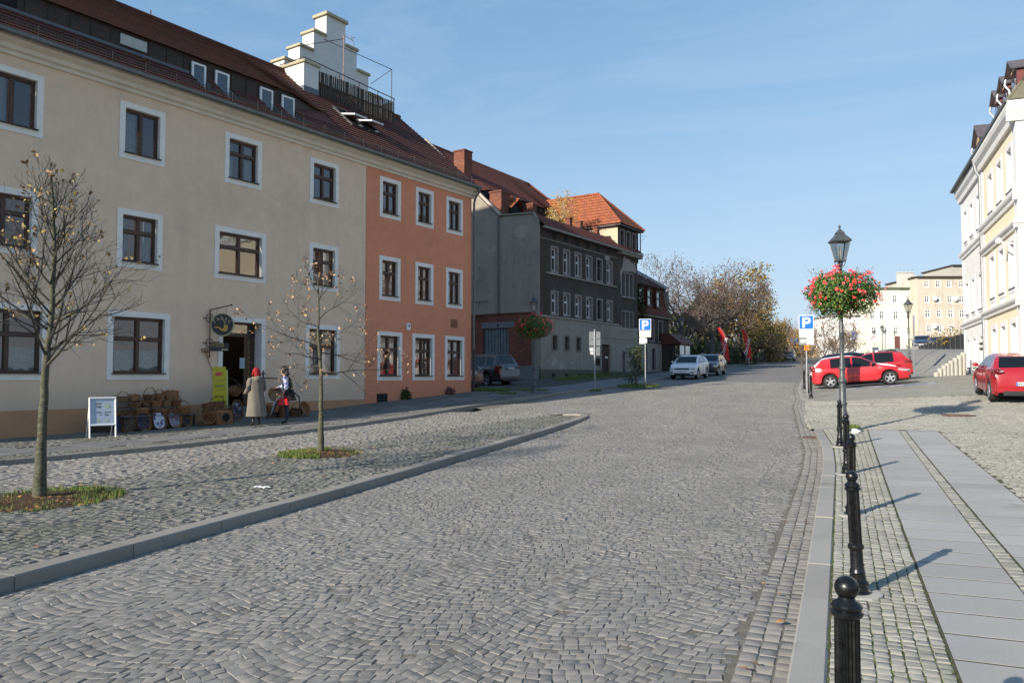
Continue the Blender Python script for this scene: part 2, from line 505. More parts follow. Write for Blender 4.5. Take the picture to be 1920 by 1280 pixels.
SC.cycles.caustics_reflective = False; SC.cycles.caustics_refractive = False

# ------------------------------------------------------------------ terrain height
_ky = [-60, 0, 6.5, 10, 13.5, 17, 20.5, 26, 33, 40, 53, 80, 137, 176, 260, 600, 2500]
_kz = [-0.3, -0.02, .015, .08, .17, .27, .37, .56, .80, 1.04, 1.5, 2.45, 4.5, 5.8, 7.5, 10, 20]
_ty = np.arange(-60, 2500, 0.5); _tz = np.interp(_ty, _ky, _kz)
_k = np.ones(9) / 9; _tz = np.convolve(np.pad(_tz, 4, mode='edge'), _k, 'valid')
def sm(x, a, b):
    t = np.clip((x - a) / (b - a), 0, 1); return t * t * (3 - 2 * t)
def gz(x, y):
    x = np.asarray(x, float); y = np.asarray(y, float)
    z = np.interp(y, _ty, _tz)
    L = np.interp(y, [4, 10, 14, 22, 27, 33, 45, 70, 120], [0, -.12, -.2, -.19, -.05, .07, .1, .05, 0])
    z = z + L * sm(-x, 9, 16)
    z = z + 0.075 * np.clip(x + 1.2, 0, 7.5) * sm(y, 17, 38) * (1 - sm(y, 44, 56) * 0.85)
    return z
def G(x, y, dz=0.0): return float(gz(x, y)) + dz

def K1(y): return np.interp(y, [-10, 4.35, 6.4, 22.7], [-6.0, -6.3, -6.42, -7.0])
def K2(y): return np.interp(y, [-10, 4, 10.1, 18.5, 30.8, 40, 53, 98, 140, 400], [-18, -16.2, -14.7, -12.95, -11.9, -10.95, -10.7, -10.8, -11, -14])
def LANE(y): return np.interp(y, [-10, 4, 12, 20, 24], [-12.6, -11.3, -10.2, -9.1, -8.2])
def K3(y): return np.interp(y, [-10, 14, 17, 20.5, 28, 33, 40, 53, 137, 400], [-.3, -.3, -.36, -.62, -1.15, -1.3, -1.75, -2.1, -3.0, -6])
def WALLX(y): return -19.02 + (y - 16.56) * 0.2016
def roadz(x, y):
    return gz(x, y) - 0.105 * (1 - sm(np.asarray(y, float), 19, 26)) * np.ones_like(np.asarray(x, float))

def strip(name, xl, xr, y0, y1, dz, mat, zf=gz, ny=None, nx=6, kind='structure'):
    ny = ny or max(2, int((y1 - y0) / 0.8))
    ys = np.linspace(y0, y1, ny)
    vs = []; fs = []
    for y in ys:
        a = xl(y) if callable(xl) else xl; b = xr(y) if callable(xr) else xr
        for i in range(nx + 1):
            x = a + (b - a) * i / nx
            vs.append((x, y, float(zf(x, y)) + dz))
    for j in range(ny - 1):
        for i in range(nx):
            k = j * (nx + 1) + i
            fs.append((k, k + 1, k + nx + 2, k + nx + 1))
    mb = MB(); mb.add(vs, fs)
    o = mb.build(name, mat, smooth=True)
    if kind: o['kind'] = kind
    return o

# ------------------------------------------------------------------ laying single setts
def stones_mesh(name, quads, zf, dz, mat, h=0.012, bev=0.010, jitter=0.004, dome=0.005, under=0.03, joint=0.006, tl=0.022, sharp=38, zn=0.0012):
    # quads: (N,4,2) plan corners; each stone gets a bevelled, slightly domed and tilted head
    Q = np.asarray(quads, float)
    n = len(Q)
    c = Q.mean(axis=1, keepdims=True)
    d = Q - c
    ln = np.linalg.norm(d, axis=2, keepdims=True) + 1e-9
    Qo = c + d * (1 - joint / ln) + RNG.normal(0, jitter, Q.shape) * 0.7
    d = Qo - c
    ln = np.linalg.norm(d, axis=2, keepdims=True) + 1e-9
    Qi = c + d * (1 - bev / ln)
    zc = zf(c[:, 0, 0], c[:, 0, 1]) + dz
    hz = RNG.normal(0, h * 0.38, n)
    tilt = RNG.normal(0, tl, (n, 2))
    def Z(P, off):
        return zf(P[..., 0], P[..., 1]) + dz + hz[:, None] + (P[..., 0] - c[..., 0]) * tilt[:, :1] + (P[..., 1] - c[..., 1]) * tilt[:, 1:] + off
    zo = Z(Qo, -bev * 0.6); zi = Z(Qi, 0.0) + RNG.normal(0, zn, (n, 4)); zm = Z(c, dome)[:, :1]
    zb = zo - under
    V = np.zeros((n, 13, 3))
    V[:, 0:4, :2] = Qo; V[:, 0:4, 2] = zb
    V[:, 4:8, :2] = Qo; V[:, 4:8, 2] = zo
    V[:, 8:12, :2] = Qi; V[:, 8:12, 2] = zi
    V[:, 12, :2] = c[:, 0]; V[:, 12, 2] = zm[:, 0]
    base = np.arange(n)[:, None] * 13
    q = []
    for i in range(4):
        j = (i + 1) % 4
        q.append([i, j, 4 + j, 4 + i]); q.append([4 + i, 4 + j, 8 + j, 8 + i])
    q = np.array(q); t = np.array([[8 + i, 8 + (i + 1) % 4, 12] for i in range(4)])
    QF = (base[:, :, None] + q[None]).reshape(-1); TF = (base[:, :, None] + t[None]).reshape(-1)
    nq = n * 8; nt = n * 4
    me = bpy.data.meshes.new(name)
    me.vertices.add(n * 13); me.vertices.foreach_set('co', V.reshape(-1))
    me.loops.add(len(QF) + len(TF)); me.loops.foreach_set('vertex_index', np.concatenate([QF, TF]).astype(np.int32))
    me.polygons.add(nq + nt)
    ls = np.concatenate([np.arange(nq) * 4, nq * 4 + np.arange(nt) * 3]).astype(np.int32)
    me.polygons.foreach_set('loop_start', ls)
    me.update(calc_edges=True); me.validate()
    sm_ = np.zeros(nq + nt, bool); sm_[:] = True
    me.polygons.foreach_set('use_smooth', sm_)
    me.set_sharp_from_angle(angle=R_(sharp))
    me.materials.append(mat)
    o = bpy.data.objects.new(name, me); COL.objects.link(o)
    return o

def arch_quads(xa, xb, y0, y1, W=1.12, amp=0.20, step=0.092, size=0.090, xclip=None):
    # setts in rows that swing in shallow scallops, bulging towards -y, with soft irregular drift
    out = []
    ph = [random.uniform(0, 6.28) for _ in range(6)]
    def drift(x, y):
        return (0.07 * math.sin(y * .83 + ph[0]) + 0.05 * math.sin(y * 2.1 + x * .9 + ph[1]), 0.06 * math.sin(x * 1.1 + ph[2] + y * .4) + 0.035 * math.sin(x * 2.9 + y * 1.7 + ph[3]))
    def wave(x):
        u = (x - xa) / W; f = u - math.floor(u) - .5
        c = math.sqrt(max(0, 1 - (f * 1.62) ** 2)); c0 = math.sqrt(1 - .81 ** 2)
        return -(c - c0) / (1 - c0) * amp * .62 - amp * .38 * (.5 + .5 * math.cos(2 * PI * f))
    rows = int((y1 - y0) / step) + 8
    for j in range(rows):
        yb = y0 + j * step; x = xa - random.uniform(0, size); lean = random.uniform(-.004, .004)
        while x < xb:
            f = ((x - xa) / W) % 1 - .5
            sl = abs(f) * 2
            L = size * random.uniform(.86, 1.16) * (1 - .26 * sl ** 2)
            def P(xx, yy):
                dx, dy = drift(xx, yy); return (xx + dx, yy + wave(xx) + dy)
            # radial joints: the side joints splay with the curve
            g = (wave(x + .02) - wave(x - .02)) / .04; g2 = (wave(x + L + .02) - wave(x + L - .02)) / .04
            a, b = P(x, yb), P(x + L, yb); c, d = P(x + L, yb + step), P(x, yb + step)
            c = (c[0] - g2 * step * .42, c[1]); d = (d[0] - g * step * .42, d[1])
            a = (a[0] + g * step * .10, a[1]); b = (b[0] + g2 * step * .10, b[1])
            out.append([a, b, c, d]); x += L
    Q = np.array(out); c = Q.mean(axis=1)
    keep = (c[:, 1] > y0) & (c[:, 1] < y1)
    if xclip is not None: keep &= xclip(c[:, 0], c[:, 1])
    return Q[keep]

def row_quads(xf, y0, y1, ncol, size, jit=0.10, along=True):
    # rows running along y; xf(u, y) gives x for u in 0..ncol; stones staggered
    out = []
    for i in range(ncol):
        y = y0 - random.uniform(0, size)
        while y < y1:
            L = size * random.uniform(1 - jit * 1.6, 1 + jit * 1.8)
            out.append([(xf(i, y), y), (xf(i + 1, y), y), (xf(i + 1, y + L), y + L), (xf(i, y + L), y + L)])
            y += L
    return np.array(out)

def cross_rows(xl, xr, y0, y1, size, jit=0.14, skew=0.0, wob=0.02):
    # rows running across, each row's stones of uneven width
    out = []
    y = y0; r = 0
    while y < y1:
        a = xl(y); b = xr(y); x = a - random.uniform(0, size)
        hh = size * random.uniform(0.92, 1.1)
        while x < b:
            L = size * random.uniform(1 - jit, 1 + jit * 2)
            def P(xx, yy): return (xx, yy + wob * math.sin(xx * 1.7 + yy * 0.35) + skew * (xx - a))
            out.append([P(x, y), P(x + L, y), P(x + L, y + hh), P(x, y + hh)])
            x += L
        y += hh; r += 1
    Q = np.array(out); c = Q.mean(axis=1)
    keep = (c[:, 0] > np.array([xl(v) for v in c[:, 1]]) + 0.02) & (c[:, 0] < np.array([xr(v) for v in c[:, 1]]) - 0.02)
    return Q[keep]
# ================================================================== GROUND
M_STONE = stone_mat('granite_sett', (0.222, 0.211, 0.194), (0.275, 0.263, 0.245))
M_STONE_MOSS = stone_mat('mossy_granite_sett', (0.145, 0.145, 0.132), (0.215, 0.212, 0.195), (0.075, 0.085, 0.035), 0.5)
M_STONE_PLAZA = stone_mat('small_pale_sett', (0.30, 0.29, 0.255), (0.39, 0.38, 0.335), (0.16, 0.18, 0.09), 0.35)
M_SLAB = stone_mat('granite_slab', (0.35, 0.345, 0.332), (0.42, 0.412, 0.395), rough=0.7)
M_SLAB_D = stone_mat('concrete_slab', (0.17, 0.17, 0.17), (0.22, 0.22, 0.22), rough=0.85)
M_KERB = stone_mat('granite_kerb', (0.25, 0.235, 0.21), (0.31, 0.29, 0.26), rough=0.75)
M_KERB_L = stone_mat('pale_granite_kerb', (0.32, 0.305, 0.28), (0.38, 0.362, 0.335), rough=0.75)
M_JOINT = joint_mat('joint_sand', (0.235, 0.215, 0.180), (0.155, 0.140, 0.115))
M_JOINT_G = joint_mat('mossy_joint', (0.12, 0.105, 0.08), (0.08, 0.07, 0.05), (0.055, 0.085, 0.022), 0.85)
M_FARSETT = far_sett_mat('distant_setts', (0.214, 0.203, 0.187), (0.265, 0.253, 0.236))
M_FARPLAZA = far_sett_mat('distant_plaza_setts', (0.30, 0.295, 0.265), (0.38, 0.37, 0.33), green=(0.17, 0.18, 0.09), gamt=0.5)
M_FARWALK = far_sett_mat('distant_pavement', (0.16, 0.16, 0.16), (0.20, 0.20, 0.20), size=0.5)
m, t = base_mat('meadow', (0.07, 0.08, 0.03), 0.95, spec=0.1)
_p = t.pos()
t.link(t.mix(t.mix((0.06, 0.085, 0.025), (0.13, 0.11, 0.06), t.mapr(t.noise(_p, 0.15, 6, 0.7), 0.4, 0.65, 0, 1)), (0.03, 0.04, 0.015), t.mapr(t.noise(_p, 3, 5, 0.7), 0.4, 0.7, 0, 0.8)), t.b.inputs['Base Color'])
t.link(t.bump(t.noise(_p, 8, 5, 0.8), 0.8, 0.1), t.b.inputs['Normal'])
M_MEADOW = m
M_SOIL = joint_mat('leafy_soil', (0.07, 0.042, 0.028), (0.12, 0.07, 0.045))
m, t = base_mat('grass_blade', (0.09, 0.19, 0.025), 0.7, spec=0.3)
t.link(t.ramp(t.new('ShaderNodeNewGeometry').outputs['Random Per Island'], [(0, (0.05, 0.09, 0.015)), (0.5, (0.10, 0.165, 0.028)), (0.85, (0.17, 0.20, 0.05)), (1, (0.26, 0.22, 0.10))]), t.b.inputs['Base Color'])
M_GRASS = m

# the land out to the horizon
xs = np.concatenate([np.linspace(-1500, -60, 16), np.linspace(-50, 50, 41), np.linspace(60, 1500, 16)])
ysr = np.concatenate([np.linspace(-60, 100, 81), np.linspace(104, 300, 40), np.linspace(330, 2400, 20)])
mb = MB(); nxg = len(xs)
mb.add([(x, y, G(x, y, -0.22) if abs(x) < 300 else G(0, y, -0.22)) for y in ysr for x in xs],
       [(j * nxg + i, j * nxg + i + 1, (j + 1) * nxg + i + 1, (j + 1) * nxg + i) for j in range(len(ysr) - 1) for i in range(nxg - 1)])
tag(mb.build('ground', M_MEADOW, smooth=True), kind='structure')

# road: bedding and single setts near, textured sheet further on
XJ = 0.355
def rl(y): return float(K1(y)) if y < 22.7 else float(K1(22.7) + (K2(y) - K1(22.7)) * sm(y, 22.7, 26))
strip('road_bedding', K1, K3, -6, 22.7, -0.0045, M_JOINT, roadz, nx=10)
strip('road_bedding', rl, K3, 22.7, 48, -0.0045, M_JOINT, roadz, nx=10)
Q = arch_quads(-11.4, -0.2, 2.0, 48.2,
               xclip=lambda x, y: (x > np.where(y < 22.8, K1(y) + 0.03, np.where(y < 24.4, -7.3, K2(y) + .1))) & (x < K3(y) - XJ - 0.01))
tag(stones_mesh('road', Q, roadz, 0.0, M_STONE, h=0.006, dome=0.0015, bev=0.006, jitter=0.006, joint=0.003, tl=.013), kind='structure')
Q = row_quads(lambda u, y: K3(y) - XJ + 0.035 + u * 0.112, 2.0, 48, 3, 0.13)
tag(stones_mesh('gutter_setts', Q, roadz, 0.002, M_STONE, h=0.006, joint=0.006, jitter=0.003), kind='structure')
strip('road', K2, K3, 48.0, 400, -0.004, M_FARSETT, roadz, ny=200, nx=8)

# island with the two young trees, and the lane behind it
def isl(y): return float(K1(y)) - 0.26
strip('island_bedding', LANE, isl, -6, 22.8, -0.016, M_JOINT_G)
Q = cross_rows(lambda y: float(LANE(y)), isl, 2.0, 22.9, 0.105, wob=0.05)
PITS = [(-9.8, 7.3, 0.92), (-9.38, 12.85, 0.72)]
def clear_pits(Q):
    c = Q.mean(axis=1); k = np.ones(len(Q), bool)
    for (x, y, r) in PITS: k &= np.hypot(c[:, 0] - x, (c[:, 1] - y)) > r
    return Q[k]
tag(stones_mesh('island_setts', clear_pits(Q), gz, 0.0, M_STONE_MOSS, h=0.010, joint=0.007), kind='structure')
strip('lane_bedding', K2, lambda y: float(LANE(y)), -6, 24.3, -0.018, M_JOINT)
def ln(y): return float(LANE(y)) - 0.02
Q = cross_rows(lambda y: float(K2(y)), ln, 5.0, 24.2, 0.118, wob=0.06)
tag(stones_mesh('lane_setts', Q, gz, -0.004, M_STONE, h=0.010, joint=0.007), kind='structure')

def kerb(name, pts, width, top, depth, mat, seg=1.0, zf=gz, gap=0.010):
    # blocks along a polyline; pts are the face towards the road, the block lies on the left of the direction of travel
    P = [Vector((p[0], p[1], 0)) for p in pts]
    mb = MB(); acc = []
    for a, b in zip(P[:-1], P[1:]):
        n = max(1, round((b - a).length / seg))
        for i in range(n): acc.append((a + (b - a) * i / n, a + (b - a) * (i + 1) / n))
    for a, b in acc:
        d = (b - a).normalized(); nrm = Vector((-d.y, d.x, 0))
        a2 = a + d * gap / 2; b2 = b - d * gap / 2
        j = random.uniform(-0.006, 0.006)
        def pt(p, off, dz): q = p + nrm * off; return (q.x, q.y, G(p.x, p.y, top + dz + j) if zf is gz else float(zf(p.x, p.y)) + top + dz + j)
        c = 0.014
        vs = [pt(a2, 0, -depth), pt(a2, 0, -c), pt(a2, c, 0), pt(a2, width - c, 0), pt(a2, width, -c), pt(a2, width, -depth)]
        vs += [pt(b2, 0, -depth), pt(b2, 0, -c), pt(b2, c, 0), pt(b2, width - c, 0), pt(b2, width, -c), pt(b2, width, -depth)]
        mb.add(vs, [(0, 1, 7, 6), (1, 2, 8, 7), (2, 3, 9, 8), (3, 4, 10, 9), (4, 5, 11, 10), (0, 5, 4, 3, 2, 1), (6, 7, 8, 9, 10, 11)])
    o = mb.build(name, mat); o['kind'] = 'structure'; return o
ys_ = np.arange(-3, 22.8, 1.25)
kerb('island_kerb', [(float(K1(y)), y) for y in ys_] + [(-7.05, 22.9), (-7.25, 23.5), (-7.6, 23.8), (-8.1, 23.7)], 0.24, 0.012, 0.30, M_KERB, 1.25)
ys_ = np.arange(3, 53, 1.2)
kerb('pavement_kerb', [(float(K2(y)) + 0.0, y) for y in ys_] + [(float(K2(y)), y) for y in range(56, 141, 4)], 0.16, 0.10, 0.22, M_KERB, 1.2)
ys_ = np.arange(20.6, -3, -1.1)
kerb('footway_kerb', [(1.6, 22.2), (0.6, 21.9), (0.05, 21.4), (-0.35, 21.05)] + [(float(K3(y)), y) for y in ys_], 0.20, 0.004, 0.3, M_KERB_L, 1.1)
kerb('flush_kerb', [(6.4, 29.0), (4, 28.5), (2.5, 28.35), (1.0, 28.6), (0.0, 29.4), (-0.75, 30.7), (-1.2, 32.2), (-1.35, 33.5)] + [(float(K3(y)), y) for y in np.arange(35, 60, 1.5)], 0.16, 0.012, 0.2, M_KERB_L, 1.0)

# left pavement along the houses
def wl_(y): return float(WALLX(y)) - 0.05
strip('pavement_bedding', wl_, K2, 2, 33.5, 0.085, M_JOINT_G)
Q = cross_rows(lambda y: float(K2(y)) - 0.95, lambda y: float(K2(y)) - 0.15, 8, 33, 0.09)
tag(stones_mesh('pavement_edge_setts', Q, gz, 0.10, M_STONE_MOSS, h=0.006), kind='structure')
Q = cross_rows(lambda y: float(K2(y)) - 2.65, lambda y: float(K2(y)) - 0.95, 8, 33, 0.5, jit=0.02, wob=0)
tag(stones_mesh('pavement_slabs', Q, gz, 0.10, M_SLAB_D, h=0.003, dome=0, bev=.003, jitter=0.001, tl=0.003, sharp=5), kind='structure')
Q = cross_rows(wl_, lambda y: float(K2(y)) - 2.65, 8, 33, 0.13)
tag(stones_mesh('pavement_wall_setts', Q, gz, 0.10, M_STONE_MOSS, h=0.008), kind='structure')
strip('pavement', lambda y: float(K2(y)) - 2.6, lambda y: float(K2(y)) - 0.15, 33.4, 140, 0.10, M_FARWALK, ny=90)
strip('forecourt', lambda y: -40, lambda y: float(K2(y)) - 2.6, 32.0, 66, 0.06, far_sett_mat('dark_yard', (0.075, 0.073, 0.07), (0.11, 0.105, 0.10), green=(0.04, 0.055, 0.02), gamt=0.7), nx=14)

# right footway: small setts, two slab bands, sett line
strip('footway_bedding', lambda y: float(K3(y)) + 0.1, lambda y: 7.5, -6, 20.9, -0.007, M_JOINT_G)
def stripx(u, y): return K3(y) + 0.21 + u * (0.56 - K3(y) - 0.21) / 8
Q = row_quads(stripx, 2.6, 20.8, 8, 0.088)
BOL = [(0.0, 3.2), (0.095, 6.55), (0.09, 9.85), (0.06, 13.2), (-0.04, 17.0)]
tag(stones_mesh('footway_edge_setts', Q, gz, 0.0, M_STONE_PLAZA, h=0.006, joint=0.005, bev=0.008, dome=0.003), kind='structure')
M_DMJ = joint_mat('dark_moss_joint', (0.13, 0.12, 0.095), (0.07, 0.065, 0.045), (0.06, 0.075, 0.03), 0.7)
for xa_, xb_ in ((0.565, 1.24), (1.38, 2.055)): strip('slab_joint_moss', lambda y: xa_, lambda y: xb_, -4, 20.45, 0.0008, M_DMJ, nx=4, ny=400)
def slabs(x0, x1):
    out = []; y = 1.8
    while y < 20.4:
        L = 0.478
        out.append([(x0, y), (x1, y), (x1, y + L), (x0, y + L)]); y += L + 0.022
    return np.array(out)
tag(stones_mesh('footway_slabs', np.concatenate([slabs(0.575, 1.235), slabs(1.385, 2.045)]), gz, 0.003, M_SLAB, h=0.0002, dome=0.0, bev=0.0025, jitter=0.001, joint=0.005, tl=0.0002, sharp=5, zn=0), kind='structure')
Q = row_quads(lambda u, y: 1.245 + u * 0.13, 1.8, 20.6, 1, 0.13)
tag(stones_mesh('footway_sett_line', Q, gz, 0.0, M_STONE_PLAZA, h=0.004, dome=0.002), kind='structure')
Q = cross_rows(lambda y: 2.055, lambda y: 0.5 + 0.30 * y, 6, 20.8, 0.095, wob=0.03)
tag(stones_mesh('plaza_setts', Q, gz, 0.0, M_STONE_PLAZA, h=0.008, joint=0.007), kind='structure')
strip('plaza_bedding', lambda y: float(K3(y)) - 0.05, lambda y: 7.5, 20.8, 31, -0.018, M_JOINT_G)
Q = cross_rows(lambda y: float(K3(y)) - 0.1, lambda y: 7.0, 20.9, 31, 0.105, wob=0.06)
tag(stones_mesh('plaza_setts', Q, gz, -0.004, M_STONE_PLAZA, h=0.010, joint=0.008), kind='structure')
strip('plaza', K3, lambda y: 26.0, 31, 110, -0.002, M_FARPLAZA, ny=80, nx=16)
strip('square', lambda y: float(K2(y)) - 2, lambda y: 130.0, 109.5, 190, -0.06, M_FARPLAZA, ny=40, nx=16)

# painted blue and white bay line, worn
m, t = base_mat('worn_blue_marking', (0.05, 0.14, 0.33), 0.8)
_n = t.noise(t.pos(), 3.5, 5, 0.7)
t.link(t.mix((0.20, 0.20, 0.19), t.mix((0.05, 0.14, 0.33), (0.6, 0.6, 0.6), t.mapr(t.noise(t.pos(), 1.8, 2), 0.45, 0.55, 0, 0.7)), t.mapr(_n, 0.34, 0.48, 0, 0.95)), t.b.inputs['Base Color'])
mb = MB()
for i in range(12):
    x0 = -1.0 + i * 0.4; x1 = x0 + 0.4
    mb.quad((x0, 38.2, G(x0, 38.2, 0.004)), (x1, 38.25, G(x1, 38.25, 0.004)), (x1, 39.2, G(x1, 39.2, 0.004)), (x0, 39.15, G(x0, 39.15, 0.004)))
tag(mb.build('bay_marking', m), kind='structure')

# raised bank behind the palisade, by the yellow house
mb = MB()
BK = lambda x, y: G(x, y) + 1.65 * float(sm(x + (y - 47) * 0.12, 3.2, 7.5)) * float(sm(y, 47.3, 56))
gx = np.linspace(2.6, 20, 22); gy = np.linspace(47.3, 78, 24)
mb.add([(x, y, BK(x, y) + 0.01) for y in gy for x in gx], [(j * 22 + i, j * 22 + i + 1, (j + 1) * 22 + i + 1, (j + 1) * 22 + i) for j in range(23) for i in range(21)])
tag(mb.build('sett_bank', far_sett_mat('bank_setts', (0.24, 0.235, 0.22), (0.33, 0.32, 0.30), size=0.16), smooth=True), kind='structure')

# tree pits with soil, grass and dead leaves
def blades(mb, n, fx, h=(0.03, 0.09), w=0.006):
    for _ in range(n):
        p = fx()
        if p is None: continue
        x, y, z = p; a = random.uniform(0, 2 * PI); hh = random.uniform(*h); ln_ = random.uniform(-0.5, 0.5) * hh
        dx, dy = math.cos(a) * w, math.sin(a) * w
        mb.tri((x - dx, y - dy, z), (x + dx, y + dy, z), (x + dy / w * ln_, y - dx / w * ln_, z + hh))
def disc(x, y, r, n=28, rings=6, bulge=0.05, dz=0.0):
    mb = MB(); vs = [(x, y, G(x, y, dz + bulge))]
    for k in range(1, rings + 1):
        for i in range(n):
            a = 2 * PI * i / n; rr = r * k / rings * (1 + 0.05 * math.sin(a * 5))
            vs.append((x + rr * math.cos(a), y + rr * math.sin(a), G(x + rr * math.cos(a), y + rr * math.sin(a), dz + bulge * (1 - (k / rings) ** 2) + random.uniform(-.006, .006))))
    fs = [(0, 1 + i, 1 + (i + 1) % n) for i in range(n)]
    for k in range(rings - 1):
        for i in range(n): fs.append((1 + k * n + i, 1 + k * n + (i + 1) % n, 1 + (k + 1) * n + (i + 1) % n, 1 + (k + 1) * n + i))
    mb.add(vs, fs); return mb
for (x, y, r) in PITS:
    tag(disc(x, y, r + 0.02, dz=-0.005).build('tree_pit_soil', M_SOIL, smooth=True), kind='structure')
    mb = MB()
    gr = 0.55 if r > 0.9 else 0.85
    def f():
        a = random.uniform(0, 2 * PI); q = math.sqrt(random.random()) * (r + 0.1)
        px, py = x + q * math.cos(a), y + q * math.sin(a)
        if r > 0.9 and (random.random() > (0.25 + 0.75 * max(0, math.sin(a + 0.3) if q > 0.35 else 0.0)) or math.sin(px * 9) * math.sin(py * 11) > .35): return None
        if r < 0.9 and (math.cos(a - 0.5) > 0.1 and random.random() < 0.93): return None
        return px, py, G(px, py, 0.0)
    blades(mb, 9000 if r > 0.9 else 8500, f, (0.03, 0.085) if r < 0.9 else (0.03, 0.08))
    tag(mb.build('grass', M_GRASS), 'bright green grass round the foot of a young tree', 'grass', kind='stuff')
# weeds and grass by walls and poles
def tuftpatch(x, y, rx, ry, n, h=(0.05, 0.2), label=None):
    mb = MB()
    def f():
        a = random.uniform(0, 2 * PI); q = math.sqrt(random.random())
        px, py = x + rx * q * math.cos(a), y + ry * q * math.sin(a)
        return px, py, G(px, py, 0.09)
    blades(mb, n, f, h, 0.009)
    return mb
mb = MB()
for (x, y, rx, ry, n, h) in [(-15.2, 33.8, 1.0, .8, 1500, (.05, .2)), (-13.4, 34.6, 0.8, .8, 900, (.03, .12)), (-13.6, 32.0, .5, .5, 500, (.03, .12)),
                             (-10.5, 35.3, .3, .3, 350, (.04, .15)), (-9.6, 39.9, 1.1, 1.0, 2200, (.05, .18)), (-14.5, 52, 2.2, 7, 2200, (.04, .12)),
                             (-15.9, 51.0, .6, 6, 2500, (.05, .3)), (0.15, 20.2, .25, .25, 500, (.03, .09))]:
    b_ = tuftpatch(x, y, rx, ry, n, h); mb.add(b_.v, b_.f)
tag(mb.build('weeds', M_GRASS), 'weeds and rough grass growing along walls and kerbs', 'weeds', kind='stuff')
# green moss lines in the joints of the right-hand footway
mb = MB()
def f():
    c = random.random()
    if c < 0.55:
        u = random.randint(0, 8); y = 3 + 17.5 * random.random() ** 1.7; x = float(stripx(u, y)) + random.gauss(0, .006)
    else:
        y = 1.8 + 0.5 * random.randint(2, 37) - 0.011 + random.gauss(0, .006); x = random.choice((random.uniform(.6, 1.2), random.uniform(1.4, 2.03)))
        if math.sin(x * 7 + y * 3) < -0.2: return None
    return x, y, G(x, y, -0.012)
blades(mb, 9000, f, (0.010, 0.024), 0.003)
tag(mb.build('joint_moss', M_GRASS), 'moss and tiny weeds in the paving joints', 'moss', kind='stuff')

# fallen leaves
m, t = base_mat('dead_leaf', (0.3, 0.13, 0.04), 0.7)
t.link(t.ramp(t.new('ShaderNodeNewGeometry').outputs['Random Per Island'], [(0, (0.16, 0.06, 0.025)), (0.5, (0.36, 0.15, 0.05)), (1, (0.42, 0.27, 0.08))]), t.b.inputs['Base Color'])
M_LEAF = m
def leaf_at(mb, p, s, nrm=None):
    a = random.uniform(0, 2 * PI); u = Vector((math.cos(a), math.sin(a), random.uniform(-.25, .35))).normalized()
    v = Vector((-math.sin(a), math.cos(a), random.uniform(-.3, .3))).normalized()
    if nrm: u = Vector([random.gauss(0, 1) for _ in range(3)]).normalized(); v = u.cross(Vector([random.gauss(0, 1) for _ in range(3)])).normalized()
    w = u.cross(v); p = Vector(p)
    vs = [p - u * s, p - u * s * .3 + v * s * .55 + w * s * .2, p + u * s * .35 + v * s * .45 + w * s * .15, p + u * s, p + u * s * .35 - v * s * .5 + w * s * .25, p - u * s * .3 - v * s * .55 + w * s * .1]
    mb.add(vs, [(0, 1, 5), (1, 2, 4, 5), (2, 3, 4)])
mb = MB()
for (x, y) in [(-0.55, 4.9), (-.5, 5.0), (-.48, 6.6), (-.62, 6.9), (-.5, 8.2), (-.45, 8.35), (-.62, 9.6), (-.4, 9.7), (-.46, 11.6), (-.5, 14.6), (.1, 5.35), (-.42, 5.9), (-.52, 18), (-.6, 19.4)]:
    leaf_at(mb, (x, y, float(roadz(x, y)) + 0.03), random.uniform(0.022, 0.045))
for _ in range(150):
    y = random.uniform(5, 22); x = random.uniform(float(K2(y)), -6.6); leaf_at(mb, (x, y, G(x, y, 0.02)), random.uniform(.02, .035))
for _ in range(260):
    P_ = random.choice(PITS); a = random.uniform(0, 6.28); r = random.uniform(0, 1.2); x, y = P_[0] + r * math.cos(a), P_[1] + r * math.sin(a)
    leaf_at(mb, (x, y, G(x, y, 0.05)), random.uniform(.02, .04))
for _ in range(60):
    y = random.uniform(24, 34); x = random.uniform(-7, 4); leaf_at(mb, (x, y, G(x, y, 0.02)), random.uniform(.02, .035))
tag(mb.build('fallen_leaves', M_LEAF), 'brown fallen leaves scattered over the setts and the gutter', 'leaves', kind='stuff')
# litter
mb = MB()
for k in range(5):
    x = -7.75 + k * 0.05; y = 9.05 + 0.02 * math.sin(k * 2)
    mb.quad((x, y - .03, G(x, y, .02 + .01 * math.sin(k * 3))), (x + .055, y - .03, G(x, y, .02 + .01 * math.sin(k * 3 + 3))), (x + .055, y + .035, G(x, y, .03 + .012 * math.sin(k * 2.2 + 2.2))), (x, y + .035, G(x, y, .03 + .012 * math.sin(k * 2.2))))
tag(mb.build('paper_scrap', M_WHITE), 'crumpled strip of white paper lying on the mossy setts', 'litter')
mb = MB(); mb.ball((0, 0, 0), 0.07, 9, 6, sc=(1.4, .9, .7)); mb.v = [(p[0] + random.uniform(-.02, .02), p[1] + random.uniform(-.02, .02), p[2] + random.uniform(-.02, .02)) for p in mb.v]
o = mb.build('paper_ball', M_WHITE); o.location = (0.28, 19.8, G(0.28, 19.8, 0.04)); tag(o, 'crumpled white bag beside the foot of the flower lamp', 'litter')
mb = MB(); mb.bbox(-.3, .3, -.25, .25, -.05, 0.004)
o = mb.build('gully_grate', simple('rusty_iron', (0.10, 0.06, 0.045), 0.8, var=0.4), loc=(-0.55, 19.6, float(roadz(-.55, 19.6)) + 0.012)); tag(o, 'rusty iron drain grate in the gutter beside the kerb', 'drain grate')

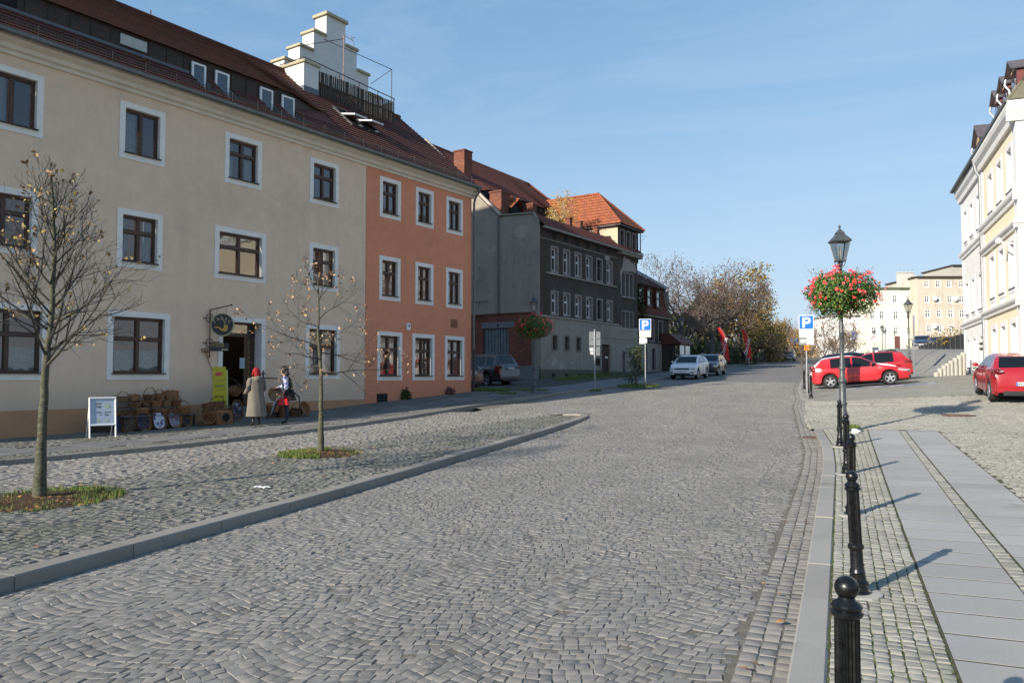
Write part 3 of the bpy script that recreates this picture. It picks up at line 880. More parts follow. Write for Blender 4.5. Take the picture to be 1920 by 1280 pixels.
x, y = 2.95, 24.6
mb = MB(); mb.lathe([(.42, -.05), (.42, .006), (.40, .010), (.39, .006), (.01, .006)], 24)
for k in range(6): mb.box(-.30, .30, -.3 + k * .12 - .02, -.3 + k * .12 + .02, .0065, .012)
o = mb.build('manhole_cover', simple('rusty_iron', (0.10, 0.06, 0.045), 0.8, var=0.4), loc=(x, y, G(x, y, .006))); tag(o, 'reddish iron manhole cover on the plaza setts beside the shadow of the flowers', 'manhole cover')
# ================================================================== BUILDING KIT
def wall_grid(mb, s0, s1, z0, z1, holes, y=0.0, mi=0, zfoot=None):
    S = sorted(set([s0, s1] + [v for h in holes for v in (h[0], h[1]) if s0 < v < s1]))
    Z = sorted(set([z0, z1] + [v for h in holes for v in (h[2], h[3]) if z0 < v < z1]))
    for a, b in zip(S[:-1], S[1:]):
        for c, d in zip(Z[:-1], Z[1:]):
            ms, mz = (a + b) / 2, (c + d) / 2
            if any(h[0] < ms < h[1] and h[2] < mz < h[3] for h in holes): continue
            mb.quad((a, y, c), (b, y, c), (b, y, d), (a, y, d), mi, uv=[(a, c), (b, c), (b, d), (a, d)])

_wcache = {}
M_LACE = simple('lace_curtain', (0.42, 0.43, 0.44), 0.9, var=0.25, scale=14)
def win_parts(w, h, cols, bars, fr, mul, depth, tw, wood, trim, sill, curtain, proud):
    key = (round(w, 2), round(h, 2), cols, tuple(bars), fr, mul, depth, tw, wood.name, trim.name if trim else '', sill.name if sill else '', curtain, proud)
    if key in _wcache: return _wcache[key]
    y0, y1 = depth - 0.035, depth + 0.035
    F = MB()
    F.box(0, fr, y0, y1, 0, h); F.box(w - fr, w, y0, y1, 0, h)
    F.box(fr, w - fr, y0, y1, 0, fr); F.box(fr, w - fr, y0, y1, h - fr, h)
    for i in range(1, cols):
        x = w * i / cols
        F.box(x - mul / 2, x + mul / 2, y0 - 0.012, y1 - 0.004, fr, h - fr)
    for b in bars:
        z = h * b
        F.box(fr, w - fr, y0 - 0.02, y1 - 0.008, z - mul * 0.55, z + mul * 0.55)
    # inner sash rails round every light
    xs = [0] + [w * i / cols for i in range(1, cols)] + [w]; zs = [0] + [h * b for b in bars] + [h]
    for i in range(cols):
        for j in range(len(zs) - 1):
            xa, xb = xs[i] + (fr if i == 0 else mul / 2), xs[i + 1] - (fr if i == cols - 1 else mul / 2)
            za, zb = zs[j] + (fr if j == 0 else mul / 2), zs[j + 1] - (fr if j == len(zs) - 2 else mul / 2)
            r = 0.022
            for q in ((xa, xa + r, za, zb), (xb - r, xb, za, zb), (xa + r, xb - r, za, za + r), (xa + r, xb - r, zb - r, zb)):
                F.box(q[0], q[1], y0 + 0.006, y1 - 0.012, q[2], q[3])
    me_f = F.mesh('window', wood)
    P = MB(); P.quad((fr, depth + 0.008, fr), (w - fr, depth + 0.008, fr), (w - fr, depth + 0.008, h - fr), (fr, depth + 0.008, h - fr))
    me_p = P.mesh('pane', M_GLASS)
    me_t = None
    if trim:
        T = MB(); a = -proud
        T.box(-tw, 0, a, depth + 0.04, -tw, h + tw); T.box(w, w + tw, a, depth + 0.04, -tw, h + tw)
        T.box(0, w, a, depth + 0.04, -tw, 0); T.box(0, w, a, depth + 0.04, h, h + tw)
        me_t = T.mesh('surround', trim)
    me_s = None
    if sill:
        S_ = MB(); S_.box(-0.03, w + 0.03, -proud - 0.07, depth - 0.035, 0.002, 0.03)
        me_s = S_.mesh('sill', sill)
    me_c = None
    if curtain:
        C = MB(); n = 22
        def sheet(xa, xb, za, zb, yy):
            for i in range(n):
                u0, u1 = xa + (xb - xa) * i / n, xa + (xb - xa) * (i + 1) / n
                C.quad((u0, yy + 0.02 * math.sin(i * 1.9), za), (u1, yy + 0.02 * math.sin((i + 1) * 1.9), za), (u1, yy + 0.02 * math.sin((i + 1) * 1.9), zb), (u0, yy + 0.02 * math.sin(i * 1.9), zb))
        if curtain == 'low': sheet(0.05, w - 0.05, 0.03, h * 0.42, depth + 0.1)
        elif curtain == 'sides': sheet(0.03, w * 0.3, 0.03, h - 0.03, depth + 0.14); sheet(w * 0.72, w - 0.03, 0.03, h - 0.03, depth + 0.14)
        elif curtain == 'left': sheet(0.03, w * 0.42, 0.03, h - 0.03, depth + 0.12)
        elif curtain == 'full': sheet(0.03, w - 0.03, 0.03, h - 0.03, depth + 0.12)
        elif curtain == 'top': sheet(0.03, w - 0.03, h * 0.6, h - 0.03, depth + 0.12)
        me_c = C.mesh('curtain', M_LACE, True)
    _wcache[key] = (me_f, me_p, me_t, me_s, me_c)
    return _wcache[key]
def window(parent, s, z, w, h, cols=2, bars=(0.66,), fr=0.068, mul=0.088, depth=0.14, tw=0.16, wood=None, trim=None, sill=None, curtain=None, proud=0.025, y=0.0, rz=0.0):
    f, p, t, si, c = win_parts(w, h, cols, bars, fr, mul, depth, tw, wood or M_BROWNWOOD, trim, sill, curtain, proud)
    o = link_mesh('window', f, parent, (s, y, z), (0, 0, rz))
    link_mesh('pane', p, o)
    if t: link_mesh('surround', t, o)
    if si: link_mesh('sill', si, o)
    if c: link_mesh('curtain', c, o)
    return o

def slope(mb, A, B, C, D, row=0.30, lift=0.035, segs=1):
    # tiled plane: A-B the eave (left to right), D-C the ridge; each course overlaps the one below
    A, B, C, D = map(Vector, (A, B, C, D))
    nrm = (B - A).cross(D - A).normalized()
    if nrm.z < 0: nrm = -nrm
    L = (D - A).length; n = max(1, round(L / row)); W = (B - A).length
    for k in range(n):
        a, b = k / n, (k + 1) / n
        p0 = A.lerp(D, a) + nrm * lift; p1 = B.lerp(C, a) + nrm * lift
        q1 = B.lerp(C, b) + nrm * 0.004; q0 = A.lerp(D, b) + nrm * 0.004
        w0 = (p1 - p0).length; w1 = (q1 - q0).length
        mb.quad(p0, p1, q1, q0, uv=[(0, k * 0.3), (w0, k * 0.3), (w0 if w1 > w0 * .8 else w1, k * 0.3 + 0.3), (0, k * 0.3 + 0.3)])
        mb.quad(A.lerp(D, a), B.lerp(C, a), p1, p0, uv=[(0, k * 0.3), (w0, k * 0.3), (w0, k * 0.3 + .02), (0, k * 0.3 + .02)])

def text_mesh(txt, size, mat, extr=0.004, align='CENTER', space=1.0):
    cu = bpy.data.curves.new('lettering', 'FONT'); cu.body = txt; cu.size = size; cu.extrude = extr
    cu.align_x = align; cu.space_character = space; cu.resolution_u = 3
    o = bpy.data.objects.new('tmp', cu); COL.objects.link(o)
    dg = bpy.context.evaluated_depsgraph_get()
    me = bpy.data.meshes.new_from_object(o.evaluated_get(dg))
    bpy.data.objects.remove(o); bpy.data.curves.remove(cu)
    me.materials.clear(); me.materials.append(mat)
    return me
def text_on(name, txt, size, mat, parent, loc, sx=1.0, rz=0.0, extr=0.004, space=1.0):
    # upright lettering that reads from the -y side
    return link_mesh(name, text_mesh(txt, size, mat, extr, space=space), parent, loc, (R_(90), 0, rz), (sx, 1, 1))

# ================================================================== THE LONG BEIGE AND ORANGE HOUSE
ANG = R_(78.6)
hA = thing('long_town_house', 'long three-storey house plastered beige and orange with brown tiled roof and stepped gable', 'house', (-19.025, 16.56, 0), ANG)
M_BEIGE = plaster('beige_plaster', (0.84, 0.62, 0.45), (0.38, 0.31, 0.25), 0.35, low=0.95, grime=.08, patch=(0.785, 0.58, 0.425))
M_ORANGE = plaster('orange_plaster', (0.76, 0.30, 0.175), (0.46, 0.19, 0.12), 0.35, low=0.9, grime=.10)
M_PLINTH = plaster('ochre_plinth', (0.50, 0.27, 0.15), (0.20, 0.13, 0.09), 0.6)
M_CORN = plaster('cream_cornice', (0.76, 0.66, 0.54), (0.36, 0.31, 0.24), 0.35)
S0, S1, SB = -9.0, 16.65, 9.79
rows_out = []
def W(s0, s1, z0, z1, **k): rows_out.append((s0, s1, z0, z1, k))
cr = dict(cols=2, bars=(0.66,))
for s0, s1, c in [(-6.4, -5.0, None), (-3.75, -2.28, 'left'), (-0.19, 1.22, 'left'), (3.33, 4.79, 'sides'), (6.92, 8.33, None)]:
    W(s0, s1, 7.96, 9.62, bars=(0.66,) if s0 > 3 else (), curtain=c)
for s0, s1, c in [(-6.6, -5.0, None), (-3.95, -2.34, None), (-0.20, 1.20, 'sides'), (3.01, 5.00, 'top'), (6.93, 8.33, 'sides')]:
    W(s0, s1, 4.80, 6.50, curtain=c)
for s0, s1, c in [(-7.4, -5.4, 'low'), (-3.95, -2.0, 'low'), (-0.41, 1.50, 'low'), (6.80, 8.46, 'full')]:
    W(s0, s1, 1.56, 3.54, curtain=c, bars=(0.62,))
for s0, s1 in [(10.54, 11.78), (12.72, 13.90), (14.78, 15.98)]:
    W(s0, s1, 8.06, 9.70, curtain='sides'); W(s0, s1, 4.72, 6.50, curtain='left' if s0 < 12 else None)
for s0, s1 in [(10.46, 11.92), (12.56, 14.00), (14.72, 16.12)]:
    W(s0, s1, 1.50, 3.46, curtain=None)
TW = 0.165
holes = [(a + TW, b - TW, c + TW, d - TW) for a, b, c, d, k in rows_out]
DOOR = (3.36, 4.87, 0.70, 3.44)
holes.append(DOOR)
mb = MB()
wall_grid(mb, S0, SB, 0.78, 9.95, [h for h in holes if h[0] < SB])
mb.quad((S0, 10, -0.5), (S1, 10, -0.5), (S1, 10, 9.95), (S0, 10, 9.95)); mb.quad((S0, 0, -0.5), (S0, 10, -0.5), (S0, 10, 9.95), (S0, 0, 9.95))
mb.build('wall', M_BEIGE, hA)
mb = MB()
wall_grid(mb, SB, S1, -0.2, 9.95, [h for h in holes if h[0] > SB], y=-0.012)
mb.quad((S1, -0.012, -.2), (S1, 10, -.2), (S1, 10, 9.95), (S1, -0.012, 9.95))
mb.tri((S1, 0, 9.95), (S1, 10, 9.95), (S1, 4.6, 14.5)); 
wo = mb.build('wall', M_ORANGE, hA); wo['label'] = 'orange plastered right-hand part of the wall'
mb = MB(); mb.box(S0, 3.2, -0.035, 0.3, -0.6, 0.78); mb.box(5.03, SB, -0.035, 0.3, -0.6, 0.78)
mb.build('plinth', M_PLINTH, hA)
for a, b, c, d, k in rows_out:
    k = dict(k); k.setdefault('bars', (0.66,))
    window(hA, a + TW, c + TW, b - a - 2 * TW, d - c - 2 * TW, trim=M_WHITETRIM, sill=M_SILL, tw=TW, **k)
# cornice with stepped moulding and gutter
mb = MB()
prof = [(0.05, 9.93), (-0.06, 9.93), (-0.08, 10.02), (-0.16, 10.06), (-0.20, 10.16), (-0.34, 10.24), (-0.36, 10.36), (0.05, 10.40)]
mb.prism([(p[0], p[1]) for p in prof], S0, S1 + 0.12, 'x')
mb.build('cornice', M_CORN, hA)
mb = MB()
mb.prism([(-0.38, 10.42), (-0.40, 10.34), (-0.47, 10.30), (-0.54, 10.34), (-0.55, 10.43), (-0.535, 10.43), (-0.525, 10.35), (-0.47, 10.315), (-0.415, 10.35), (-0.395, 10.42)], S0, S1 + 0.15, 'x')
mb.tube([(S1 - 0.05, -0.47, 10.32), (S1 + 0.02, -0.42, 10.15), (S1 + 0.05, -0.2, 9.95), (S1 + 0.08, -0.1, 9.7), (S1 + 0.08, -0.09, 2.9)], 0.055, 10)
for z in (9.0, 7.2, 5.2, 3.4): mb.tube([(S1 + 0.08, -0.09, z), (S1 + 0.08, -0.09, z + 0.05)], 0.066, 10)
mb.build('gutter', M_ZINC, hA, smooth=True)
mb = MB(); mb.tube([(S1 + 0.08, -0.09, 2.9), (S1 + 0.08, -0.09, 0.8)], 0.06, 10)
mb.build('drainpipe_foot', M_SILL, hA, smooth=True)
# roof: lower slope with light slots, long low dormer band, upper slope
K = 0.84
def rz_(t): return 10.40 + K * (t + 0.40)
slots = [(2.62, 3.20), (3.50, 4.10), (5.32, 5.94), (6.28, 6.92)]
T1 = 0.92; SE1, SE2 = 6.95, 9.1; TR, ZR = 4.6, 14.6
mb = MB()
slope(mb, (S0, -0.42, rz_(-0.42)), (S1 + .1, -0.42, rz_(-0.42)), (S1 + .1, 0.1, rz_(0.1)), (S0, 0.1, rz_(0.1)), 0.27)
edges = [S0] + [v for s in slots for v in s] + [SE2]
for i in range(0, len(edges) - 1, 2):
    a, b = edges[i], edges[i + 1]
    slope(mb, (a, 0.1, rz_(0.1)), (b, 0.1, rz_(0.1)), (b, T1, rz_(T1)), (a, T1, rz_(T1)), 0.27)
slope(mb, (SE2, 0.1, rz_(0.1)), (S1 + .1, 0.1, rz_(0.1)), (S1 + .1, TR, ZR), (SE2, TR, ZR), 0.27)
# eyebrow: upper slope springs higher over the band and settles into the plain roof
NS = 14
def lift(s):
    if s <= SE1 - 0.6: return 0.60
    return 0.60 * (1 - float(sm(s, SE1 - 0.6, SE2)))
def tband(s): return T1 + 0.0 * s if s <= SE1 - 0.6 else T1 + 0.85 * float(sm(s, SE1 - 0.6, SE2))
ss = [S0] + list(np.linspace(SE1 - 0.6, SE2, NS))
for a, b in zip(ss[:-1], ss[1:]):
    ta, tb = tband(a), tband(b)
    slope(mb, (a, ta - 0.12, rz_(ta) + lift(a) - 0.03), (b, tb - 0.12, rz_(tb) + lift(b) - 0.03), (b, TR, ZR), (a, TR, ZR), 0.27)
    if ta > T1 + 0.01 or tb > T1 + 0.01:
        mb.quad((a, T1, rz_(T1)), (b, T1, rz_(T1)), (b, tb, rz_(tb)), (a, ta, rz_(ta)))
slope(mb, (S1 + .1, 9.8, 10.2), (S0, 9.8, 10.2), (S0, TR, ZR), (S1 + .1, TR, ZR), 0.3)
mb.tube([(S0, TR, ZR + 0.03), (S1 + 0.1, TR, ZR + 0.03)], 0.11, 8)
for i in range(8):   # small iron hooks along the ridge
    s = S0 + 3 + i * 1.35; mb.box(s - 0.012, s + 0.012, TR - 0.02, TR + 0.02, ZR + 0.1, ZR + 0.3)
roof = mb.build('roof', M_TILE, hA)
M_DKWOOD = simple('dark_dormer_boards', (0.050, 0.034, 0.028), 0.8, var=0.4, scale=8)
mb = MB()
for a, b in zip(ss[:-1], ss[1:]):
    mb.quad((a, tband(a) + .002, rz_(tband(a)) - 0.05), (b, tband(b) + .002, rz_(tband(b)) - 0.05), (b, tband(b), rz_(tband(b)) + lift(b)), (a, tband(a), rz_(tband(a)) + lift(a)))
for s in np.arange(S0, SE1 - 0.6, 0.6): mb.box(s, s + 0.03, T1 - 0.02, T1, rz_(T1), rz_(T1) + .55)
mb.build('dormer_band', M_DKWOOD, roof)
for a, b in slots:
    mb = MB(); z = rz_(0.1)
    mb.quad((a, 0.1, z), (b, 0.1, z), (b, T1 + .05, z + 0.03), (a, T1 + .05, z + 0.03))
    for x in (a, b):
        mb.tri((x, 0.1, z), (x, T1, z + 0.02), (x, T1, rz_(T1)))
    mb.build('slot_flashing', M_ZINC, roof)
mb = MB(); mb.box(S0, 2.55, T1 - 0.09, T1 - 0.025, rz_(T1) - 0.05, rz_(T1) + 0.03); 
mb.build('lead_flashing', simple('blue_lead', (.10, .12, .14), .6), roof)
for a, b in slots:
    mb = MB(); w_ = b - a - 0.06; h_ = rz_(T1) + 0.40 - rz_(0.1) - 0.06
    mb.box(0, .07, 0, .06, 0, h_); mb.box(w_ - .07, w_, 0, .06, 0, h_); mb.box(.07, w_ - .07, 0, .06, 0, .07); mb.box(.07, w_ - .07, 0, .06, h_ - .07, h_)
    o = mb.build('window', M_WHITE, roof, loc=(a + 0.03, T1 - 0.09, rz_(0.1) + 0.06))
    mb = MB(); mb.quad((.07, .03, .07), (w_ - .07, .03, .07), (w_ - .07, .03, h_ - .07), (.07, .03, h_ - .07)); mb.build('pane', M_GLASS, o)
    mb = MB(); mb.quad((.02, .08, .02), (w_ - .02, .08, .02), (w_ - .02, .08, h_), (.02, .08, h_)); mb.build('blind_or_dark_backing', M_DARK, o)  # near-black sheet standing in for the unlit loft behind the pane
mb = MB(); mb.bbox(0.27, 1.12, T1 - 0.05, T1 - 0.01, rz_(T1) + .14, rz_(T1) + .47); mb.build('hatch', simple('pale_board', (.45, .46, .42), .8), roof)
mb = MB(); mb.box(-4.2, -2.6, T1 - 0.04, T1 - 0.012, rz_(T1) + .10, rz_(T1) + .52); mb.build('hatch', M_DARK, roof)
# snow guards
mb = MB()
for i in range(26):
    s = -8.5 + i * 1.0
    mb.box(s - .012, s + .012, -0.15, -0.13, rz_(-0.15), rz_(-0.15) + 0.30)
for dz in (0.09, 0.15, 0.21): mb.box(S0, S1, -0.155, -0.145, rz_(-.15) + dz, rz_(-.15) + dz + 0.012)
for i in range(256): mb.box(S0 + i * .1, S0 + i * .1 + .012, -0.152, -0.142, rz_(-.15) + .06, rz_(-.15) + .23)
mb.build('snow_guard', M_SILL, roof)
# two open roof lights
for a in (10.35, 11.35):
    tA, tB = 1.45, 2.55
    mb = MB(); w_ = 0.72
    d = Vector((0, 1, K)).normalized(); nrm = Vector((0, -K, 1)).normalized()
    o0 = Vector((a, tA, rz_(tA))) + nrm * 0.05
    L = (Vector((0, tB, rz_(tB))) - Vector((0, tA, rz_(tA)))).length
    for x in (0, w_ - .06): mb.obox(o0 + Vector((x + .03, 0, 0)) + d * L / 2, (.03, 0, 0), d * L / 2, nrm * .05)
    mb.obox(o0 + Vector((w_ / 2, 0, 0)), (w_ / 2, 0, 0), d * .03, nrm * .05); mb.obox(o0 + Vector((w_ / 2, 0, 0)) + d * L, (w_ / 2, 0, 0), d * .04, nrm * .06)
    fo = mb.build('roof_light', simple('dark_roof_window', (.04, .04, .045), .5), roof)
    mb = MB(); mb.quad(*[o0 - nrm * .03 + Vector((x, 0, 0)) + d * y for x, y in ((0.05, 0), (w_ - .05, 0), (w_ - .05, L), (0.05, L))]); mb.build('opening', M_DARK, fo)
    # sash swung out about its middle
    d2 = (d * math.cos(0.55) - nrm * -math.sin(0.55)).normalized(); d2 = (Matrix.Rotation(-0.50, 3, 'X') @ d)
    n2 = Matrix.Rotation(-0.50, 3, 'X') @ nrm; c = o0 + Vector((w_ / 2, 0, 0)) + d * L * 0.55 + nrm * .06
    mb = MB()
    for x in (-w_ / 2 + .04, w_ / 2 - .04): mb.obox(c + Vector((x, 0, 0)), (.035, 0, 0), d2 * L / 2, n2 * .03)
    for y in (-L / 2, L / 2): mb.obox(c + d2 * y, (w_ / 2, 0, 0), d2 * .04, n2 * .035)
    mb.obox(c, (w_ / 2 - .05, 0, 0), d2 * L / 2, n2 * .006)
    mb.build('sash', simple('white_sash', (.7, .7, .72), .25), fo)
# stepped gable wall, seen over the ridge
M_GABLE = plaster('white_gable_render', (0.66, 0.66, 0.63), (0.38, 0.36, 0.30), 0.3)
M_COPING = plaster('gable_coping', (0.42, 0.38, 0.27), (0.2, 0.18, 0.12), 0.6)
steps = [(10.05, 15.95, 13.2, 15.55), (10.95, 15.05, 15.55, 16.5), (11.8, 14.2, 16.5, 17.5), (12.45, 13.55, 17.5, 18.5)]
steps = [(10.0, 16.0, 12.5, 15.45), (10.85, 15.15, 15.45, 16.35), (11.65, 14.35, 16.35, 17.3), (12.4, 13.6, 17.3, 18.35)]
mb = MB(); mc = MB()
for i, (a, b, c, d) in enumerate(steps):
    mb.box(a, b, 5.2, 5.95, c, d)
g_ = mb.build('stepped_gable', M_GABLE, hA)
for i, (a, b, c, d) in enumerate(steps):
    if i < 3:
        na, nb_ = steps[i + 1][0], steps[i + 1][1]
        for u0, u1 in ((a - .08, na - .002), (nb_ + .002, b + .08)): mc = MB(); mc.bbox(u0, u1, 5.10, 6.05, d + 0.002, d + .13, .03); mc.build('coping', M_COPING, g_)
    else: mc = MB(); mc.bbox(a - .1, b + .1, 5.08, 6.07, d + 0.002, d + .16, .03); mc.build('coping', M_COPING, g_)
# terrace in front of it with a boarded railing, a white pier and a clothes rail
mb = MB(); mb.box(9.45, 10.25, 3.3, 4.9, 13.3, 14.72); pr = mb.build('pier', M_GABLE, hA)
mb = MB(); mb.bbox(9.38, 10.32, 3.22, 4.98, 14.722, 14.86, .04); mb.build('coping', M_COPING, pr)
mb = MB(); mb.box(9.44, 10.26, 3.28, 4.9, 13.3, 13.75); mb.build('lead_apron', simple('blue_lead', (.10, .12, .14), .6), pr)
M_OLDWOOD = simple('weathered_boards', (0.055, 0.045, 0.034), 0.85, var=0.5, scale=9)
mb = MB()
s = 10.34; random.seed(3)
while s < 14.95:
    w_ = random.choice((.05, .05, .06, .08)); mb.box(s, s + w_, 3.36, 3.39, 13.58 + random.uniform(-.03, .03), 14.66 + random.uniform(-.03, .03)); s += w_ + random.choice((.02, .05, .06))
mb.build('terrace_railing', M_OLDWOOD, hA)
mb = MB()
for y in np.arange(3.5, 5.1, .12): mb.box(14.95, 14.99, y, y + .06, 13.55, 14.66)
mb.box(10.3, 14.98, 3.33, 3.355, 14.1, 14.16)
mb.build('terrace_railing', M_OLDWOOD, hA)
mb = MB()
mb.tube([(9.5, 3.34, 14.95), (15.02, 3.34, 14.80)], .022, 6); mb.tube([(9.5, 4.9, 14.95), (9.5, 3.34, 14.95)], .02, 6)
mb.tube([(14.98, 3.36, 13.6), (14.98, 3.36, 14.8)], .03, 6); mb.tube([(14.98, 3.5, 14.7), (14.98, 3.5, 16.25)], .018, 6)
mb.tube([(12.2, 5.1, 17.1), (14.98, 3.5, 16.25)], .016, 6); mb.tube([(14.98, 3.5, 16.25), (15.3, 5.2, 16.0)], .014, 6); mb.tube([(10.6, 5.1, 16.2), (12.25, 3.9, 16.85)], .016, 6)
for s in (11.5, 12.7, 13.9): mb.tube([(s, 3.36, 13.5), (s, 3.36, 14.85)], .02, 6)
mb.build('handrail', M_SILL, hA)
mb = MB(); mb.box(10.25, 15.1, 3.4, 5.2, 13.35, 13.6); mb.bbox(14.9, 15.6, 3.6, 5.0, 13.25, 13.45, .03); mb.build('terrace_floor', M_COPING, hA)
mb = MB()
mb.tube([(12.25, 3.9, 14.5), (12.25, 3.9, 17.0)], .02, 6); mb.tube([(12.0, 3.7, 16.9), (12.9, 3.95, 17.0)], .012, 5)
for i in range(5):
    x = 12.05 + i * .17; mb.tube([(x, 3.75, 16.75), (x, 3.85, 17.12)], .007, 4)
for dz in (-.18, .18): mb.tube([(12.5, 3.7, 16.95), (12.95, 3.9, 16.98 + dz), (12.98, 4.1, 16.98 + dz)], .009, 4)
ae = mb.build('aerial', simple('aerial_metal', (.35, .22, .2), .5, .4), hA)
# shop door: dark opening with glazed transom, open leaf, steps
mb = MB(); a, b, c, d = DOOR; tw = 0.16
mb.box(a - tw, a, -0.03, 0.45, c - .02, d + tw); mb.box(b, b + tw, -0.03, 0.45, c - .02, d + tw); mb.box(a, b, -0.03, 0.45, d, d + tw)
mb.build('door_surround', M_WHITETRIM, hA)
mb = MB(); mb.box(a, b, 0.33, 0.40, 2.98, 3.10); mb.box(a, a + .07, .33, .40, c, d); mb.box(b - .07, b, .33, .40, c, d); mb.box(a + .07, b - .07, .33, .40, d - .06, d)
mb.box(b - 0.42, b - 0.07, .34, .39, c, 2.98)
df = mb.build('door_frame', M_BROWNWOOD, hA)
mb = MB(); mb.quad((a + .07, .36, 3.1), (b - .07, .36, 3.1), (b - .07, .36, d - .06), (a + .07, .36, d - .06)); mb.build('pane', M_GLASS, df)
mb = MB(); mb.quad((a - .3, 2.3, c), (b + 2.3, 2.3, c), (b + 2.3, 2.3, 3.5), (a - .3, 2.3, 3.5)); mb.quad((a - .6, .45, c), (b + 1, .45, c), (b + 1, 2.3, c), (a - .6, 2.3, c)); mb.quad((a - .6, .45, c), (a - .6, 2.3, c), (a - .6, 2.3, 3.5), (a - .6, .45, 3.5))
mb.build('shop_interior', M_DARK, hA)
mb = MB(); mb.box(a + .12, a + .17, .42, 1.25, c + .02, 2.95); mb.box(a + .12, a + .165, 0.42, 1.25, 2.95, 3.0)
leafd = mb.build('door_leaf', M_BROWNWOOD, hA)
mb = MB(); mb.box(a + .172, a + .178, .55, 1.1, 1.9, 2.8); mb.build('pane', simple('blue_reflecting_glass', (.10, .17, .25), .1), leafd)
for i, (x, z) in enumerate([(3.62, 1.9), (3.62, 1.75), (3.9, 2.6), (4.0, 2.6)]):
    mb = MB(); mb.bbox(x, x + .14, .9, .92, z - .1, z + .03); mb.build('shelf_card', simple('shelf_card', (.12, .11, .10), .7), hA)
mb = MB(); mb.bbox(4.30, 4.46, .318, .332, 1.95, 2.25, .01); nt_ = mb.build('notice', simple('notice_blue', (.25, .4, .5), .4), df)
mb = MB(); mb.box(4.285, 4.475, .333, .338, 1.93, 2.27); mb.build('notice_border', M_WHITE, nt_)
M_GOLD = simple('gold_lettering', (.42, .26, .07), .45, .3)
for i, chh in enumerate('ZIGARETTEN'):
    text_on('letter', chh, 0.15, M_GOLD, df, (b - .24, .332, 2.76 - i * .17), extr=.003)
mb = MB()
for i, (zt, yd) in enumerate([(0.68, 0.0), (0.48, -0.38), (0.28, -0.76)]):
    mb.bbox(2.95 - i * .02, 5.45 + i * .02, yd - 0.40 - (0 if i < 2 else .06), yd + (0.45 if i == 0 else -.001), -0.2, zt, .012)
mb.build('doorstep', simple('worn_stone_step', (.15, .14, .125), .8, var=.3, bump=.3), hA)
for sx, s in ((-1, 3.28), (1, 4.95)):
    mb = MB(); o = s
    mb.box(o - .03, o + .03, -.05, -.031, 1.35, 1.75); mb.prism([(o - .06, 1.75), (o, 1.66), (o + .06, 1.75), (o, 1.86)], -.055, -.031, 'y'); mb.prism([(o - .06, 1.4), (o, 1.3), (o + .06, 1.4), (o, 1.46)], -.055, -.031, 'y')
    mb.tube([(o, -.05, 1.6), (o + .12, -.25, 1.6), (o + .28, -.5, 1.58), (o + .42, -1.35, .98), (o + .42, -1.4, .3)] if sx > 0 else [(o, -.05, 1.6), (o + .14, -.3, 1.6), (o + .2, -.5, 1.55), (o + .25, -1.35, .98), (o + .25, -1.4, .3)], .022, 6)
    mb.build('handrail', M_BLACKMETAL, hA)
# cellar vent, alarm box, small plaque
mb = MB(); mb.box(10.45, 11.05, -0.03, -0.014, 0.62 + .02, 0.98); mb.build('cellar_vent', M_DARK, hA)
mb = MB(); mb.bbox(12.13, 12.36, -0.10, -0.013, 3.58, 3.86, .02); al = mb.build('alarm_box', M_WHITE, hA)
mb = MB(); mb.lathe([(.05, 0), (.05, .006)], 10, (12.25, -.108, 3.76), 'y'); mb.build('emblem', simple('alarm_blue', (.04, .05, .25), .4), al)
mb = MB(); mb.bbox(15.13, 15.60, -0.03, -0.013, 3.84, 4.22, .008); mb.bbox(15.25, 15.45, -0.045, -.031, 3.92, 4.08, .008); mb.build('plaque', plaster('plaque_stone', (.30, .13, .07), (.15, .08, .05), .6), hA)
# posters and striped blinds behind the ground-floor windows of the orange part
M_POST = motif_mat('shop_poster', (.10, .035, .04), [((.45, .42, .33), .52), ((.10, .14, .25), .58), ((.45, .25, .08), .6)], 5)
for k, (s0, s1) in enumerate([(10.46, 11.92), (12.56, 14.00), (14.72, 16.12)]):
    a, b = s0 + TW, s1 - TW; mb = MB(); mb.quad((a, .22, 2.72), (b, .22, 2.72), (b, .22, 3.3), (a, .22, 3.3)); mb.build('poster', M_POST, hA)
    mb = MB()
    for i in range(26): z = 1.68 + i * .04; mb.box(a + .03, a + .33, .2, .21, z, z + .022); mb.box(b - .42, b - .16, .2, .21, z, z + .022)
    mb.build('blind_or_dark_backing', simple('cream_slats', (.35, .33, .27), .7), hA)
    mb = MB(); mb.prism([(a + .35, 1.68), (a + .55, 2.6), (a + .75, 1.68)], .24, .26, 'y'); mb.build('display', simple('orange_display', (.16, .06, .035), .6), hA)
text_on('window_lettering', 'O! ON', .34, simple('cream_letter', (.5, .48, .36), .6), hA, (11.18, .16, 2.86), .8)

# ---------------- hanging tobacco sign on its iron bracket, out from the wall left of the door
sg = thing('tobacco_sign', 'round black and gold pipe sign on a wrought iron wall bracket beside the shop door', 'shop sign', tuple(hA.matrix_basis @ Vector((0, 0, 0))), ANG)
hA_M = Matrix.Translation(hA.location) @ Matrix.Rotation(ANG, 4, 'Z')
sg.location = hA_M @ Vector((2.85, 0, 3.0))
